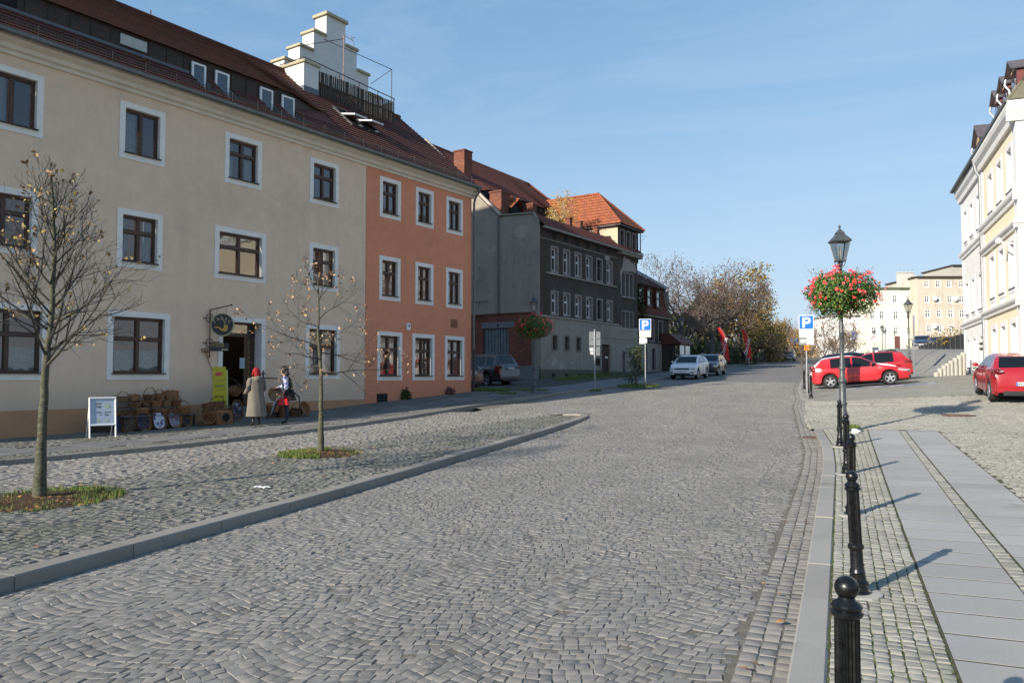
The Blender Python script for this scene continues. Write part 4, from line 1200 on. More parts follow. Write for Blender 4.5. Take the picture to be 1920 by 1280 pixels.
# the bracket stands out from the wall; the disc is turned towards the street
mb = MB()
mb.tube([(0, -.03, -.75), (0, -.06, -.7), (0, -.06, .78)], .022, 6)
mb.tube([(0, -.06, .76), (.08, -.45, .82), (.14, -.92, .88)], .018, 6)
mb.tube([(0, -.06, -.28), (.07, -.5, -.26)], .014, 6); mb.tube([(0, -.02, .35), (0, -.3, .37)], .01, 5)
def ring(mb, c, r, th, ax='x', n=18):
    pts = []
    for i in range(n + 1):
        a = 2 * PI * i / n
        pts.append((c[0] + (r * math.cos(a) if ax != 'x' else 0), c[1] + (r * math.cos(a) if ax == 'x' else 0), c[2] + r * math.sin(a)))
    mb.tube(pts, th, 5, cap=False)
for z in (.5, -.28):
    ring(mb, (0, -.05, z), .13, .011, 'y'); mb.tube([(-.2, -.05, z), (.2, -.05, z)], .009, 5); mb.ball((-.21, -.05, z), .022, 6, 5)
mb.ball((.14, -.94, .88), .032, 8, 6)
mb.tube([(.05, -.34, .81), (.05, -.34, .62)], .006, 4); mb.tube([(.11, -.72, .85), (.11, -.72, .62)], .006, 4)
mb.build('bracket', M_BLACKMETAL, sg)
# disc faces the camera side (normal in the road-parallel direction towards the viewer)
dm = Matrix.Translation(Vector((.10, -.55, .28))) @ Matrix.Rotation(R_(-52), 4, 'Z')
def dpart(name, mb, mat, par=None, smooth=False):
    mb.xf(dm); return mb.build(name, mat, par or sg, smooth)
mb = MB(); mb.lathe([(.335, 0), (.335, .03)], 30, (0, -.015, 0), 'y'); dsk = dpart('disc', mb, simple('sign_black', (.012, .012, .016), .4))
mb = MB(); mb.lathe([(.335, -.012), (.36, -.02), (.372, 0), (.36, .04), (.335, .04), (.335, -.012)], 30, (0, -.005, 0), 'y', cap=False); dpart('gilt_rim', mb, simple('cream_gilt', (.50, .42, .24), .5))
# pipe emblem
bowl = [(.05, .0), (.17, .0), (.175, -.10), (.16, -.17), (.11, -.215), (.03, -.21), (-.04, -.17), (-.10, -.10), (-.16, -.075), (-.245, -.07), (-.245, -.10), (-.16, -.115), (-.12, -.14)]
bowl = [(.05, .0), (.175, .0), (.18, -.10), (.165, -.165), (.115, -.215), (.03, -.215), (-.05, -.17), (-.105, -.11), (-.165, -.10), (-.245, -.095), (-.245, -.065), (-.15, -.055), (-.08, -.07), (-.01, -.13), (.05, -.12)]
mb = MB(); mb.prism(bowl, -.026, -.017, 'y'); dpart('pipe_emblem', mb, simple('pipe_gold', (.50, .27, .06), .4, .2), dsk)
mb = MB(); mb.prism([(.08, .02), (.10, .02), (.10, .06), (.06, .12), (.06, .17), (.03, .12), (.07, .06)], -.026, -.017, 'y'); dpart('smoke', mb, simple('cream_gilt', (.50, .42, .24), .5), dsk)
for chh, x, z, rr in (('T', -.21, .07, -.55), ('a', -.115, .155, -.28), ('b', -.005, .17, 0), ('a', .105, .155, .28), ('c', .195, .08, .55)):
    me = text_mesh(chh, .19 if chh != 'T' else .22, simple('cream_gilt', (.50, .42, .24), .5), .004)
    me.transform(dm @ Matrix.Translation(Vector((x, -.02, z - .02))) @ Matrix.Rotation(rr, 4, 'Y') @ Matrix.Rotation(R_(90), 4, 'X'))
    link_mesh('letter', me, dsk)
dm = Matrix.Translation(Vector((.08, -.46, -.42))) @ Matrix.Rotation(R_(-52), 4, 'Z')
mb = MB(); mb.bbox(-.28, .28, -.012, .012, -.13, .13, .004); sb_ = dpart('name_board', mb, simple('sign_black', (.012, .012, .016), .4))
mb = MB(); mb.bbox(-.27, .14, -.02, -.0125, .0, .115, .003); dpart('name_strip', mb, simple('strip_gold', (.26, .20, .08), .5), sb_)
mb = MB(); mb.bbox(.06, .25, -.02, -.0125, -.10, -.06, .003); dpart('cigarette', mb, simple('cream_gilt', (.50, .42, .24), .5), sb_)
me = text_mesh('zigaretten', .085, M_DARK, .003); me.transform(dm @ Matrix.Translation(Vector((-.07, -.021, .035))) @ Matrix.Rotation(R_(90), 4, 'X')); link_mesh('lettering', me, sb_)

# ================================================================== THE OLD GREY HOUSE BEYOND
hE = thing('derelict_grey_house', 'derelict dark grey house with red tiled roofs and brick annexe beyond the orange wall', 'house', (-18.411, 49.095, 0), ANG)
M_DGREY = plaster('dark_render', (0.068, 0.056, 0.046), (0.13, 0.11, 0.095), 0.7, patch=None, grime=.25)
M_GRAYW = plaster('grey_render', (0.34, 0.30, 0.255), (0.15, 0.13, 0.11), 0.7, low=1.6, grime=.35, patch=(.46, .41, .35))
M_SIDE = plaster('grey_gable_render', (0.33, 0.29, 0.24), (0.17, 0.15, 0.13), 0.75, grime=.32, patch=(.37, .33, .275))
M_PINK = plaster('pale_pink_surround', (0.30, 0.25, 0.24), (0.15, 0.12, 0.11), 0.5)
M_BRICK = brick_mat('old_red_brick', (.17, .052, .034), (.25, .085, .05), (.14, .12, .10))
FW_ = []
for i in range(6):
    a = 1.34 + i * 1.652
    FW_.append((a, a + 1.03, 8.76, 10.60, 't')); FW_.append((a, a + 1.03, 5.85, 7.55, 'm'))
for i in range(3): FW_.append((1.44 + i * 1.66, 2.26 + i * 1.66, 3.38, 4.56, 'g'))
holes = [(a + .13, b - .13, c + .13, d - .13) for a, b, c, d, k in FW_]
holes += [(8.7, 10.1, 1.7, 4.1), (7.83, 8.33, 2.5, 3.0), (12.3, 12.75, 2.0, 3.65)]
for k in range(3): holes += [(12.30 + k * .74, 12.86 + k * .74, 8.1, 9.95), (12.30 + k * .72, 12.84 + k * .72, 5.45, 6.85)]
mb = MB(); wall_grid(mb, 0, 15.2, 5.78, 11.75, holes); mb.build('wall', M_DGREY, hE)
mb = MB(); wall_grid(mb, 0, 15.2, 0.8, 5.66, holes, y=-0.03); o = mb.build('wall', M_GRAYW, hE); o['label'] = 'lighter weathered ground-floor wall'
mb = MB(); mb.bbox(0, 11.6, -.12, .02, 5.66, 5.78, .02); mb.bbox(.7, 11.3, -.10, .0, 8.62, 8.72, .02); mb.bbox(12.1, 14.7, -.10, 0, 7.95, 8.05, .02); mb.bbox(12.1, 14.7, -.10, 0, 5.28, 5.38, .02)
mb.bbox(0, 11.5, -.02, 0.0, 10.95, 11.0, .005)
mb.build('string_course', M_GRAYW, hE)
mb = MB(); mb.box(-0.05, 8.6, -.10, .02, .5, 2.15); mb.box(10.2, 15.2, -.10, .02, .5, 2.05); mb.build('plinth', plaster('mossy_plinth', (.13, .13, .10), (.07, .075, .05), .7), hE)
for i in range(4): mbv = MB(); mbv.box(1.3 + i * 1.8, 1.75 + i * 1.8, -.112, -.101, 1.65, 1.85); mbv.build('cellar_vent', M_DARK, hE)
for a, b, c, d, k in FW_:
    if k == 'g': window(hE, a + .13, c + .13, b - a - .26, d - c - .26, cols=2, bars=(.33, .66), mul=.03, trim=M_GRAYW, tw=.13, depth=.22, wood=M_SILL, y=-.03, proud=.02)
    else: window(hE, a + .13, c + .13, b - a - .26, d - c - .26, cols=1, bars=(.62,), trim=M_PINK, tw=.13, depth=.20, wood=M_WHITEWOOD if (a * 7) % 2 < 1.4 else M_SILL, proud=.03, curtain='left' if (a * 3) % 2 < .9 else None)
for k in range(3):
    window(hE, 12.30 + k * .74, 8.1, .56, 1.85, cols=1, bars=(.6,), trim=M_PINK, tw=.08, depth=.2, wood=M_SILL)
    window(hE, 12.30 + k * .72, 5.45, .54, 1.4, cols=1, bars=(.6,), trim=M_PINK, tw=.08, depth=.2, wood=M_SILL)
window(hE, 12.3, 2.0, .45, 1.65, cols=1, bars=(), tw=.05, trim=M_PINK, depth=.2, y=-.03)
window(hE, 7.83, 2.5, .5, .5, cols=2, bars=(), tw=.04, trim=M_SILL, depth=.1, y=-.03)
for i in range(6):   # round attic openings
    mb = MB(); s = 1.9 + i * 1.6; mb.lathe([(.26, 0), (.26, .05), (.19, .055), (.19, 0.02)], 14, (s, -.055, 11.30), 'y'); ob = mb.build('attic_opening', M_DGREY, hE)
    mb = MB(); mb.lathe([(.19, 0), (.19, .01)], 14, (s, -.062, 11.30), 'y'); mb.build('opening', M_DARK, ob)
mb = MB(); mb.box(8.7, 10.1, .12, .2, 1.7, 4.1)
for i in range(2):
    for j in range(3): mb.box(8.8 + i * .68, 9.38 + i * .68, .09, .121, 1.85 + j * .75, 2.45 + j * .75)
d_ = mb.build('door', simple('brown_gate', (.05, .025, .02), .7, var=.3), hE)
mb = MB(); mb.bbox(9.5, 9.95, .075, .088, 3.05, 3.2, .004); mb.build('notice', M_WHITE, d_)
mb = MB(); mb.box(8.55, 8.7, -.06, .15, 1.7, 4.25); mb.box(10.1, 10.25, -.06, .15, 1.7, 4.25); mb.box(8.7, 10.1, -.06, .15, 4.1, 4.25); mb.bbox(8.4, 14.8, -.07, -.031, 4.62, 5.55, .02); mb.build('door_surround', M_GRAYW, hE)
mb = MB(); random.seed(11)
pp = [(9.3, 10.72), (9.55, 10.98), (9.9, 11.02), (10.2, 10.9), (10.25, 10.68), (9.9, 10.62), (9.5, 10.6)]
mb.prism(pp, -.012, .01, 'y'); M_BP = plaster('bare_plaster', (.36, .31, .28), (.2, .17, .15), .5); mb.build('bare_plaster_patch', M_BP, hE); mb = MB()
pp = [(12.0, 8.2), (12.15, 8.9), (11.95, 10.0), (12.4, 10.35), (12.7, 11.35), (13.2, 11.1), (13.5, 11.2), (14.2, 10.9), (14.7, 11.0), (15.0, 10.2), (14.6, 10.15), (14.2, 10.25), (13.4, 10.1), (12.5, 10.12), (12.22, 9.4), (12.2, 8.3)]
mb.prism(pp, -.010, .01, 'y')
mb.build('bare_plaster_patch', plaster('bare_plaster', (.33, .28, .26), (.2, .17, .15), .5), hE)
# side wall towards the yard
mb = MB()
poly = [(0, 0.8), (0, 11.85), (.45, 12.55), (3.35, 12.72), (10, 19.05), (16.5, 12.7), (16.5, .8)]
mb.add([(0, t, z) for t, z in poly], [tuple(range(7))])
mb.build('gable_wall', M_SIDE, hE); mb = MB(); mb.quad((15.2, 0, .8), (15.2, 12, .8), (15.2, 12, 11.7), (15.2, 0, 11.7)); mb.build('end_wall', M_SIDE, hE)
mb = MB(); mb.prism([(3.3, 12.8), (10, 19.2), (10, 19.35), (3.2, 12.95)], -.12, .1, 'x'); mb.build('verge_mortar', plaster('verge_mortar', (.50, .42, .36), (.3, .2, .15), .5), hE)
mb = MB(); mb.prism([(0.06, 11.9), (.5, 12.6), (3.35, 12.77), (3.35, 12.85), (.45, 12.70), (-.05, 11.98)], -.10, .05, 'x'); mb.build('verge_mortar', M_GRAYW, hE)
mb = MB(); mb.tube([(-.09, 3.38, 12.7), (-.09, 3.38, 1.6)], .06, 8); mb.build('drainpipe', M_ZINC, hE, smooth=True)
mb = MB()
for (a, b, c, d) in [(.75, 6.1, 5.42, 5.9), (.75, 2.4, 1.4, 5.42), (4.5, 6.6, 1.4, 5.9), (2.4, 4.5, 4.95, 5.42)]:
    mb.quad((-.22, a, c), (-.22, b, c), (-.22, b, d), (-.22, a, d), uv=[(a, c), (b, c), (b, d), (a, d)])
mb.box(-.22, -.001, .7, .75, 1.4, 5.9); mb.box(-.3, -.0, .6, 6.7, 5.9, 5.98); mb.box(-.22, .0, 6.6, 6.66, 1.4, 5.9)
mb.build('brick_wall', M_BRICK, hE)
mb = MB(); mb.bbox(-.25, -.225, 1.9, 4.65, 4.97, 5.40, .01); li = mb.build('lintel', simple('concrete_lintel', (.16, .16, .165), .9), hE)
mb = MB(); mb.bbox(-.262, -.251, 3.2, 3.32, 5.08, 5.25, .004); mb.build('notice', M_DARK, li)
mb = MB()
for i in range(17):
    y = 2.42 + i * .122; mb.box(-.10 if i % 2 else -.135, -.05, y, y + .105, 1.3, 4.93)
mb.build('garage_door', simple('blue_grey_sheet', (.11, .14, .16), .5, var=.3, scale=4), hE)
mb = MB(); mb.bbox(-.6, -.02, .02, 2.2, .8, 2.35, .02); mb.build('block_wall', simple('grey_blocks', (.16, .165, .165), .9, var=.2), hE)
mb = MB(); mb.bbox(-.12, -.005, 5.0, 5.04, 9.2, 9.25, .01); mb.tube([(-.1, 4.2, 6.9), (-.1, 5.9, 6.9)], .02, 5); mb.tube([(-.1, 4.9, 6.9), (-.3, 4.9, 6.4)], .02, 5); mb.build('iron_bracket', M_SILL, hE)
# roofs
mb = MB()
slope(mb, (-.1, -.45, 11.72), (15.5, -.45, 11.72), (15.5, .5, 12.58), (-.1, .5, 12.58)); slope(mb, (-.1, .5, 12.58), (15.5, .5, 12.58), (15.5, 3.5, 12.85), (-.1, 3.5, 12.85))
mb.build('roof', M_TILE_RED, hE)
mb = MB()
EK = (18.95 - 12.8) / (10 - 3.3)
def ez(t): return 12.8 + EK * (t - 3.3)
slope(mb, (-.1, 3.1, ez(3.1)), (17.0, 3.1, ez(3.1)), (16.1, 5.1, ez(5.1)), (-.1, 5.1, ez(5.1)), .33)
def eb(s): return .62 * (1 - float(sm(s, 8.0, 12.5))) * float(sm(s, -.5, 1.5) * .6 + .4)
ee = [-.1] + list(np.linspace(1.2, 13.0, 12))
for a, b in zip(ee[:-1], ee[1:]): slope(mb, (a, 4.98, ez(5.1) + eb(a)), (b, 4.98, ez(5.1) + eb(b)), (b, 10, 18.95), (a, 10, 18.95 - 0 * a), .33)
slope(mb, (13.0, 4.98, ez(5.1)), (16.1, 4.98, ez(5.1)), (14.1, 10, 18.7), (13.0, 10, 18.95), .33)
slope(mb, (17.0, 3.1, ez(3.1)), (17.0, 16, 12.8), (14.1, 10, 18.7), (14.1, 10, 18.7), .33)
slope(mb, (17, 16.7, 12.6), (-.1, 16.7, 12.6), (-.1, 10, 18.95), (14.1, 10, 18.7), .33)
mb.tube([(-.1, 10, 19.0), (14.1, 10, 18.78), (17.0, 3.1, ez(3.1) + .05)], .13, 7)
rE = mb.build('roof', M_TILE_RED, hE)
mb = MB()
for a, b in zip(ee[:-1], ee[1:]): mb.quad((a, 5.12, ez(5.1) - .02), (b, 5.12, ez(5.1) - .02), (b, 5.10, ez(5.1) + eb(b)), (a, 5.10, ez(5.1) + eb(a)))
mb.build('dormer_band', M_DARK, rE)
mb = MB()   # slipped tiles and a hole
for i in range(9): mb.obox((14.9 + random.uniform(-.5, .5), 5.5 + i * .35, ez(5.5 + i * .35) - .1 + .1), (.16, .05, 0), (0, .1, .09), (0, -.02, .03))
mb.build('slipped_tiles', M_TILE_RED, rE)
# little dormer and chimneys
mb = MB()
slope(mb, (1.3, 3.2, 13.55), (1.3, 5.2, 14.9), (2.15, 5.2, 14.95), (2.15, 3.0, 14.35), .25); slope(mb, (3.0, 5.2, 13.9), (3.0, 3.2, 13.55), (2.15, 3.0, 14.35), (2.15, 5.2, 14.95), .25)
o = mb.build('dormer_roof', M_TILE_OR, rE)
mb = MB(); mb.prism([(1.45, 12.9), (1.45, 13.55), (2.15, 14.25), (2.85, 13.55), (2.85, 12.9)], 3.35, 4.6, 'y'); mb.build('dormer_wall', M_DARK, o)
def chim(x, y, w, d, z0, z1, mat=M_BRICK, par=hE):
    mb = MB()
    for (p, q) in (((x, y), (x + w, y)), ((x + w, y), (x + w, y + d)), ((x + w, y + d), (x, y + d)), ((x, y + d), (x, y))):
        L = math.hypot(q[0] - p[0], q[1] - p[1])
        mb.quad((p[0], p[1], z0), (q[0], q[1], z0), (q[0], q[1], z1), (p[0], p[1], z1), uv=[(0, z0), (L, z0), (L, z1), (0, z1)])
    mb.bbox(x - .05, x + w + .05, y - .05, y + d + .05, z1, z1 + .12, .02)
    return mb.build('chimney', mat, par)
chim(-.05, 6.35, .95, .95, 15.2, 17.85); chim(.5, 3.5, 1.1, 1.0, 12.6, 14.6); chim(1.0, 1.2, .5, .5, 12.6, 13.5)
for s in (5.6, 7.2, 9.9): chim(s, .9, .35, .4, 12.5, 13.25)
# tower wing with hipped orange roof
mb = MB(); th_ = [(12.0, 12.62, 11.9, 13.3), (13.1, 13.72, 11.9, 13.3), (14.2, 14.82, 11.9, 13.3)]
wall_grid(mb, 11.5, 15.3, 11.55, 13.75, th_, y=-.06); mb.build('wall', M_DGREY, hE)
for a, b, c, d in th_: window(hE, a, c, b - a, d - c, cols=1, bars=(.6,), trim=M_PINK, tw=.10, depth=.15, wood=M_SILL, y=-.06)
mb = MB(); mb.quad((11.5, -.06, 12), (11.5, 12, 12), (11.5, 12, 13.75), (11.5, -.06, 13.75)); mb.quad((15.3, -.06, 11), (15.3, 12, 11), (15.3, 12, 13.75), (15.3, -.06, 13.75))
mb.build('wall', plaster('cream_tower_render', (.50, .45, .33), (.25, .22, .15), .5), hE)
mb = MB(); x0, x1, xm = 11.15, 15.65, 13.4
slope(mb, (x0, 12, 13.7), (x0, -.5, 13.7), (xm, 2.6, 16.75), (xm, 12, 16.75), .36); slope(mb, (x0, -.5, 13.7), (x1, -.5, 13.7), (xm + .01, 2.6, 16.75), (xm, 2.6, 16.75), .36)
slope(mb, (x1, -.5, 13.7), (x1, 12, 13.7), (xm, 12, 16.75), (xm, 2.6, 16.75), .36)
mb.tube([(xm, 12, 16.8), (xm, 2.6, 16.8)], .12, 7); mb.tube([(xm, 2.6, 16.78), (x1, -.5, 13.72)], .10, 6); mb.tube([(xm, 2.6, 16.78), (x0, -.5, 13.72)], .10, 6)
mb.build('tower_roof', M_TILE_OR, hE)
mb = MB(); mb.box(11.2, 15.6, -.42, .0, 13.55, 13.66); mb.box(11.2, 11.5, -.4, 12, 13.55, 13.66); mb.tube([(15.4, -.2, 13.5), (15.4, -.2, 11.8)], .05, 6); mb.tube([(15.4, -.3, 13.3), (16.2, -.4, 13.4), (15.5, -.3, 12.9)], .015, 4); mb.build('eaves_board', M_SILL, hE)
mb = MB(); mb.bbox(11.5, 15.5, -.4, .05, 11.35, 11.62, .06); mb.bbox(-.15, 15.4, -.5, -.3, 11.55, 11.70, .04); mb.build('eaves_cornice', M_SIDE, hE)

# ================================================================== MANSARD HOUSE
hH = thing('mansard_house', 'small mansard house with dark red tiled upper storey before the bare trees', 'house', tuple(Matrix.Translation(hE.location) @ Matrix.Rotation(ANG, 4, 'Z') @ Vector((15.35, 0.35, 0))), ANG)
mb = MB()
hh = [(1.75, 2.45, 2.25, 4.1), (3.45, 4.15, 2.25, 4.1), (.5, 1.2, 2.25, 4.1), (3.0, 3.85, 4.75, 6.5), (4.9, 5.75, 4.75, 6.5), (1.0, 1.85, 4.75, 6.5)]
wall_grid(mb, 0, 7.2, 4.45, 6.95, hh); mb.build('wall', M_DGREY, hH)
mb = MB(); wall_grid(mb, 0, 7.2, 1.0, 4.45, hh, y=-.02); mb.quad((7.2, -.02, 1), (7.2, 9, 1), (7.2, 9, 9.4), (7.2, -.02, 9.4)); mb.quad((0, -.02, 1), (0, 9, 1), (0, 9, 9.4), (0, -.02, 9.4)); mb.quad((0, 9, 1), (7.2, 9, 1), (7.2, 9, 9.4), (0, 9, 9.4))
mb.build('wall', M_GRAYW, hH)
for a, b, c, d in hh: window(hH, a, c, b - a, d - c, cols=1 if c < 4 else 2, bars=(.6,), trim=M_PINK, tw=.11, depth=.18, wood=M_SILL)
mb = MB(); mb.bbox(-.05, 7.3, -.25, .02, 6.8, 6.98, .04); mb.bbox(0, 7.2, -.06, 0, 4.4, 4.5, .01); mb.build('cornice', M_SIDE, hH)
mb = MB(); cv = [(-.35, 6.98), (.05, 7.35), (.3, 7.9), (.45, 8.6), (.6, 9.5)]
for (a, za), (b, zb_) in zip(cv[:-1], cv[1:]): slope(mb, (-.1, a, za), (7.35, a, za), (7.35, b, zb_), (-.1, b, zb_), .28)
mb.build('mansard_slope', M_TILE_RED, hH)
mb = MB(); slope(mb, (-.1, .3, 9.55), (7.35, .3, 9.55), (7.35, 4.4, 12.0), (-.1, 4.4, 12.0), .3); slope(mb, (7.35, 9.2, 9.0), (-.1, 9.2, 9.0), (-.1, 4.4, 12.0), (7.35, 4.4, 12.0), .3)
mb.tri((7.2, .3, 9.4), (7.2, 9.2, 9.0), (7.2, 4.4, 11.9)); mb.build('roof', M_TILE, hH)
mb = MB(); mb.prism([(.3, 9.6), (4.4, 12.05), (4.4, 12.3), (.1, 9.75)], 7.2, 7.5, 'x'); mb.prism([(-.3, 7.0), (.1, 7.35), (.35, 7.9), (.5, 8.6), (.3, 9.75), (2.2, 10.9), (2.2, 7)], 7.36, 7.45, 'x'); mb.build('gable_parapet', plaster('pale_parapet', (.5, .5, .5), (.2, .2, .2), .4), hH)
for s in (.9, 2.6, 4.5):
    w_ = window(hH, s, 7.75, .75, 1.35, cols=1, bars=(.55,), trim=M_BROWNWOOD, tw=.09, depth=.05, wood=M_SILL, y=-.02, proud=.02)
    mb = MB(); mb.prism([(-.05, 7.7), (-.05, 9.3), (.7, 9.55), (.7, 7.7)], s - .1, s - .08, 'x'); mb.prism([(-.05, 7.7), (-.05, 9.3), (.7, 9.55), (.7, 7.7)], s + .83, s + .85, 'x'); mb.prism([(-.15, 9.26), (.7, 9.52), (.7, 9.58), (-.15, 9.32)], s - .15, s + .9, 'x')
    mb.build('dormer_cheek', M_TILE_RED, hH)
# glazed porch with small red roof
hP = thing('glazed_porch', 'small glazed porch with dark red sheet roof beside the mansard house', 'porch', tuple(Matrix.Translation(hE.location) @ Matrix.Rotation(ANG, 4, 'Z') @ Vector((21.0, -1.3, 0))), ANG)
z0 = 2.0
mb = MB()
for s in (0, 1.3, 2.6): mb.box(s - .04, s + .04, 0, .08, z0 - .4, z0 + 2.5)
for y in (1.5,): mb.box(-.04, .04, y, y + .08, z0 - .4, z0 + 2.5); mb.box(2.56, 2.64, y, y + .08, z0 - .4, z0 + 2.5)
mb.box(0, 2.6, .01, .07, z0 + 2.4, z0 + 2.5); mb.box(0, 2.6, .01, .07, z0 + .85, z0 + .92); mb.build('frame', M_SILL, hP)
mb = MB(); mb.quad((.04, .04, z0 - .3), (2.56, .04, z0 - .3), (2.56, .04, z0 + 2.4), (.04, .04, z0 + 2.4)); mb.quad((0, .1, z0 - .3), (0, 1.5, z0 - .3), (0, 1.5, z0 + 2.4), (0, .1, z0 + 2.4)); mb.build('pane', M_GLASS, hP)
mb = MB(); mb.prism([(-.25, z0 + 2.5), (-.25, z0 + 2.62), (.9, z0 + 3.45), (1.7, z0 + 3.45), (1.7, z0 + 2.5)], -.3, 2.9, 'x'); mb.build('roof', simple('red_sheet', (.12, .03, .02), .6, var=.3), hP)
mb = MB(); mb.box(-.1, 2.7, 1.6, 1.65, z0 - .4, z0 + 2.5); mb.build('back_wall', M_DGREY, hP)

# ================================================================== YELLOW AND WHITE HOUSE, RIGHT
hB = thing('yellow_white_house', 'tall yellow and white plastered house with moulded cornices and red dormers on the right', 'house', (6.4, 50.3, 0), R_(-90))
M_BW = plaster('white_facade', (0.90, 0.88, 0.85), (0.5, 0.49, 0.46), 0.2, low=None)
M_BY = plaster('yellow_facade', (0.92, 0.82, 0.60), (0.8, 0.7, 0.5), 0.2)
M_BM = plaster('white_moulding', (0.85, 0.84, 0.82), (0.5, 0.5, 0.48), 0.2)
bw = []
for s0 in (1.2, 3.3, 5.45):
    bw += [(s0, s0 + .85, 8.95, 10.55, 0), (s0, s0 + .85, 5.0, 6.65, 0), (s0, s0 + .85, 2.15, 3.6, 0)]
for s0 in (9.35, 11.5, 13.65):
    bw += [(s0, s0 + .95, 9.0, 10.65, 1), (s0, s0 + .95, 5.15, 6.95, 1), (s0, s0 + .95, 1.75 if s0 > 9.5 else 1.2, 3.75, 1)]
mb = MB(); wall_grid(mb, 0, 7.45, .9, 11.4, [h[:4] for h in bw if h[4] == 0]); mb.quad((0, 0, .9), (0, 11, .9), (0, 11, 11.4), (0, 0, 11.4)); mb.quad((0, 11, .9), (15.6, 11, .9), (15.6, 11, 11.4), (0, 11, 11.4)); mb.build('wall', M_BW, hB)
mb = MB(); wall_grid(mb, 7.45, 15.6, .9, 11.4, [h[:4] for h in bw if h[4] == 1], y=-.08); mb.quad((15.6, -.08, .9), (15.6, 11, .9), (15.6, 11, 11.4), (15.6, -.08, 11.4)); mb.quad((7.45, -.08, .9), (7.45, 0, .9), (7.45, 0, 11.4), (7.45, -.08, 11.4)); mb.build('wall', M_BY, hB)
for a, b, c, d, k in bw:
    y = -.08 if k else 0
    o = window(hB, a, c, b - a, d - c, cols=2, bars=(.68,), wood=M_WHITEWOOD, trim=M_BM, tw=.20 if k else .16, depth=.44, y=y, proud=.035, curtain='full')
    mb = MB(); mb.bbox(-.12, b - a + .12, -.07, .40, -.05, -.0, .01); mb.build('sill', M_ZINC, o)
    if k and c > 4:
        mb = MB(); mb.bbox(a - .1, b + .1, y - .03, y, c - .62, c - .22, .01); mb.build('apron_panel', M_BW, hB)
mb = MB()
def belt(z, h, pr, s0, s1, y0=0.0, ret=False):
    P_ = [(y0 + .02, z), (y0 - pr * .4, z), (y0 - pr * .5, z + h * .3), (y0 - pr * .85, z + h * .5), (y0 - pr, z + h * .7), (y0 - pr, z + h * .92), (y0 + .02, z + h)]
    mb.prism(P_, s0, s1, 'x')
    if ret: mb.prism([(s1 - .0 + (-(p[0] - y0)), p[1]) for p in P_], y0 - pr, 11, 'y')
for z, h in ((4.30, .34), (8.15, .36)): belt(z, h, .16, -.14, 7.4)
for z, h in ((4.35, .34), (7.30, .30), (8.35, .40)): belt(z, h, .20, 7.46, 15.6, -.08, True)
belt(11.35, .75, .30, -.28, 7.45); belt(11.35, .78, .34, 7.46, 15.6, -.08, True)
mb.build('cornice', M_BM, hB)
for s0, s1 in ((7.46, 7.9), (14.98, 15.64)): mb = MB(); mb.bbox(s0, s1, -.12, -.02 if s0 < 9 else .5, .9, 11.38, .01); mb.build('pilaster', M_BM, hB)
mb = MB(); mb.bbox(0, .35, -.03, .02, .9, 11.38, .01); mb.build('pilaster', M_BM, hB)
mb = MB(); mb.bbox(-.02, 7.45, -.05, 0, .9, 2.0, .01); mb.build('plinth', plaster('grey_plinth', (.36, .36, .34), (.25, .25, .23), .4), hB)
mb = MB(); mb.tube([(7.42, -.40, 12.0), (7.42, -.30, 11.4), (7.42, -.14, 11.15), (7.42, -.13, 1.3)], .075, 10)
for z in (3, 5.2, 7.6, 9.6): mb.tube([(7.42, -.13, z), (7.42, -.13, z + .06)], .09, 10)
mb.build('downpipe', M_GALV, hB, smooth=True)
mb = MB(); mb.prism([(-.28, 12.13), (-.33, 12.04), (-.40, 12.01), (-.47, 12.06), (-.49, 12.16)], -.32, 15.9, 'x'); mb.build('gutter', M_ZINC, hB)
mb = MB(); slope(mb, (15.9, -.32, 12.14), (-.3, -.32, 12.14), (1.0, 1.6, 14.9), (14.6, 1.6, 14.9), .28); mb.quad((15.9, -.5, 12.1), (15.9, 11, 12.1), (14.6, 9.4, 14.9), (14.6, 1.6, 14.9)); mb.quad((-.5, -.5, 12.1), (-.5, 11, 12.1), (1, 9.4, 14.9), (1, 1.6, 14.9)); mb.quad((1, 1.6, 14.9), (14.6, 1.6, 14.9), (14.6, 9.4, 14.9), (1, 9.4, 14.9)); mb.quad((-.5, 11, 12.1), (15.9, 11, 12.1), (14.6, 9.4, 14.9), (1, 9.4, 14.9))
rB = mb.build('roof', tile_mat('grey_slate', (.14, .13, .09), (.20, .19, .14)), hB)
M_DORM = simple('red_brown_dormer', (.13, .03, .028), .6, var=.25)
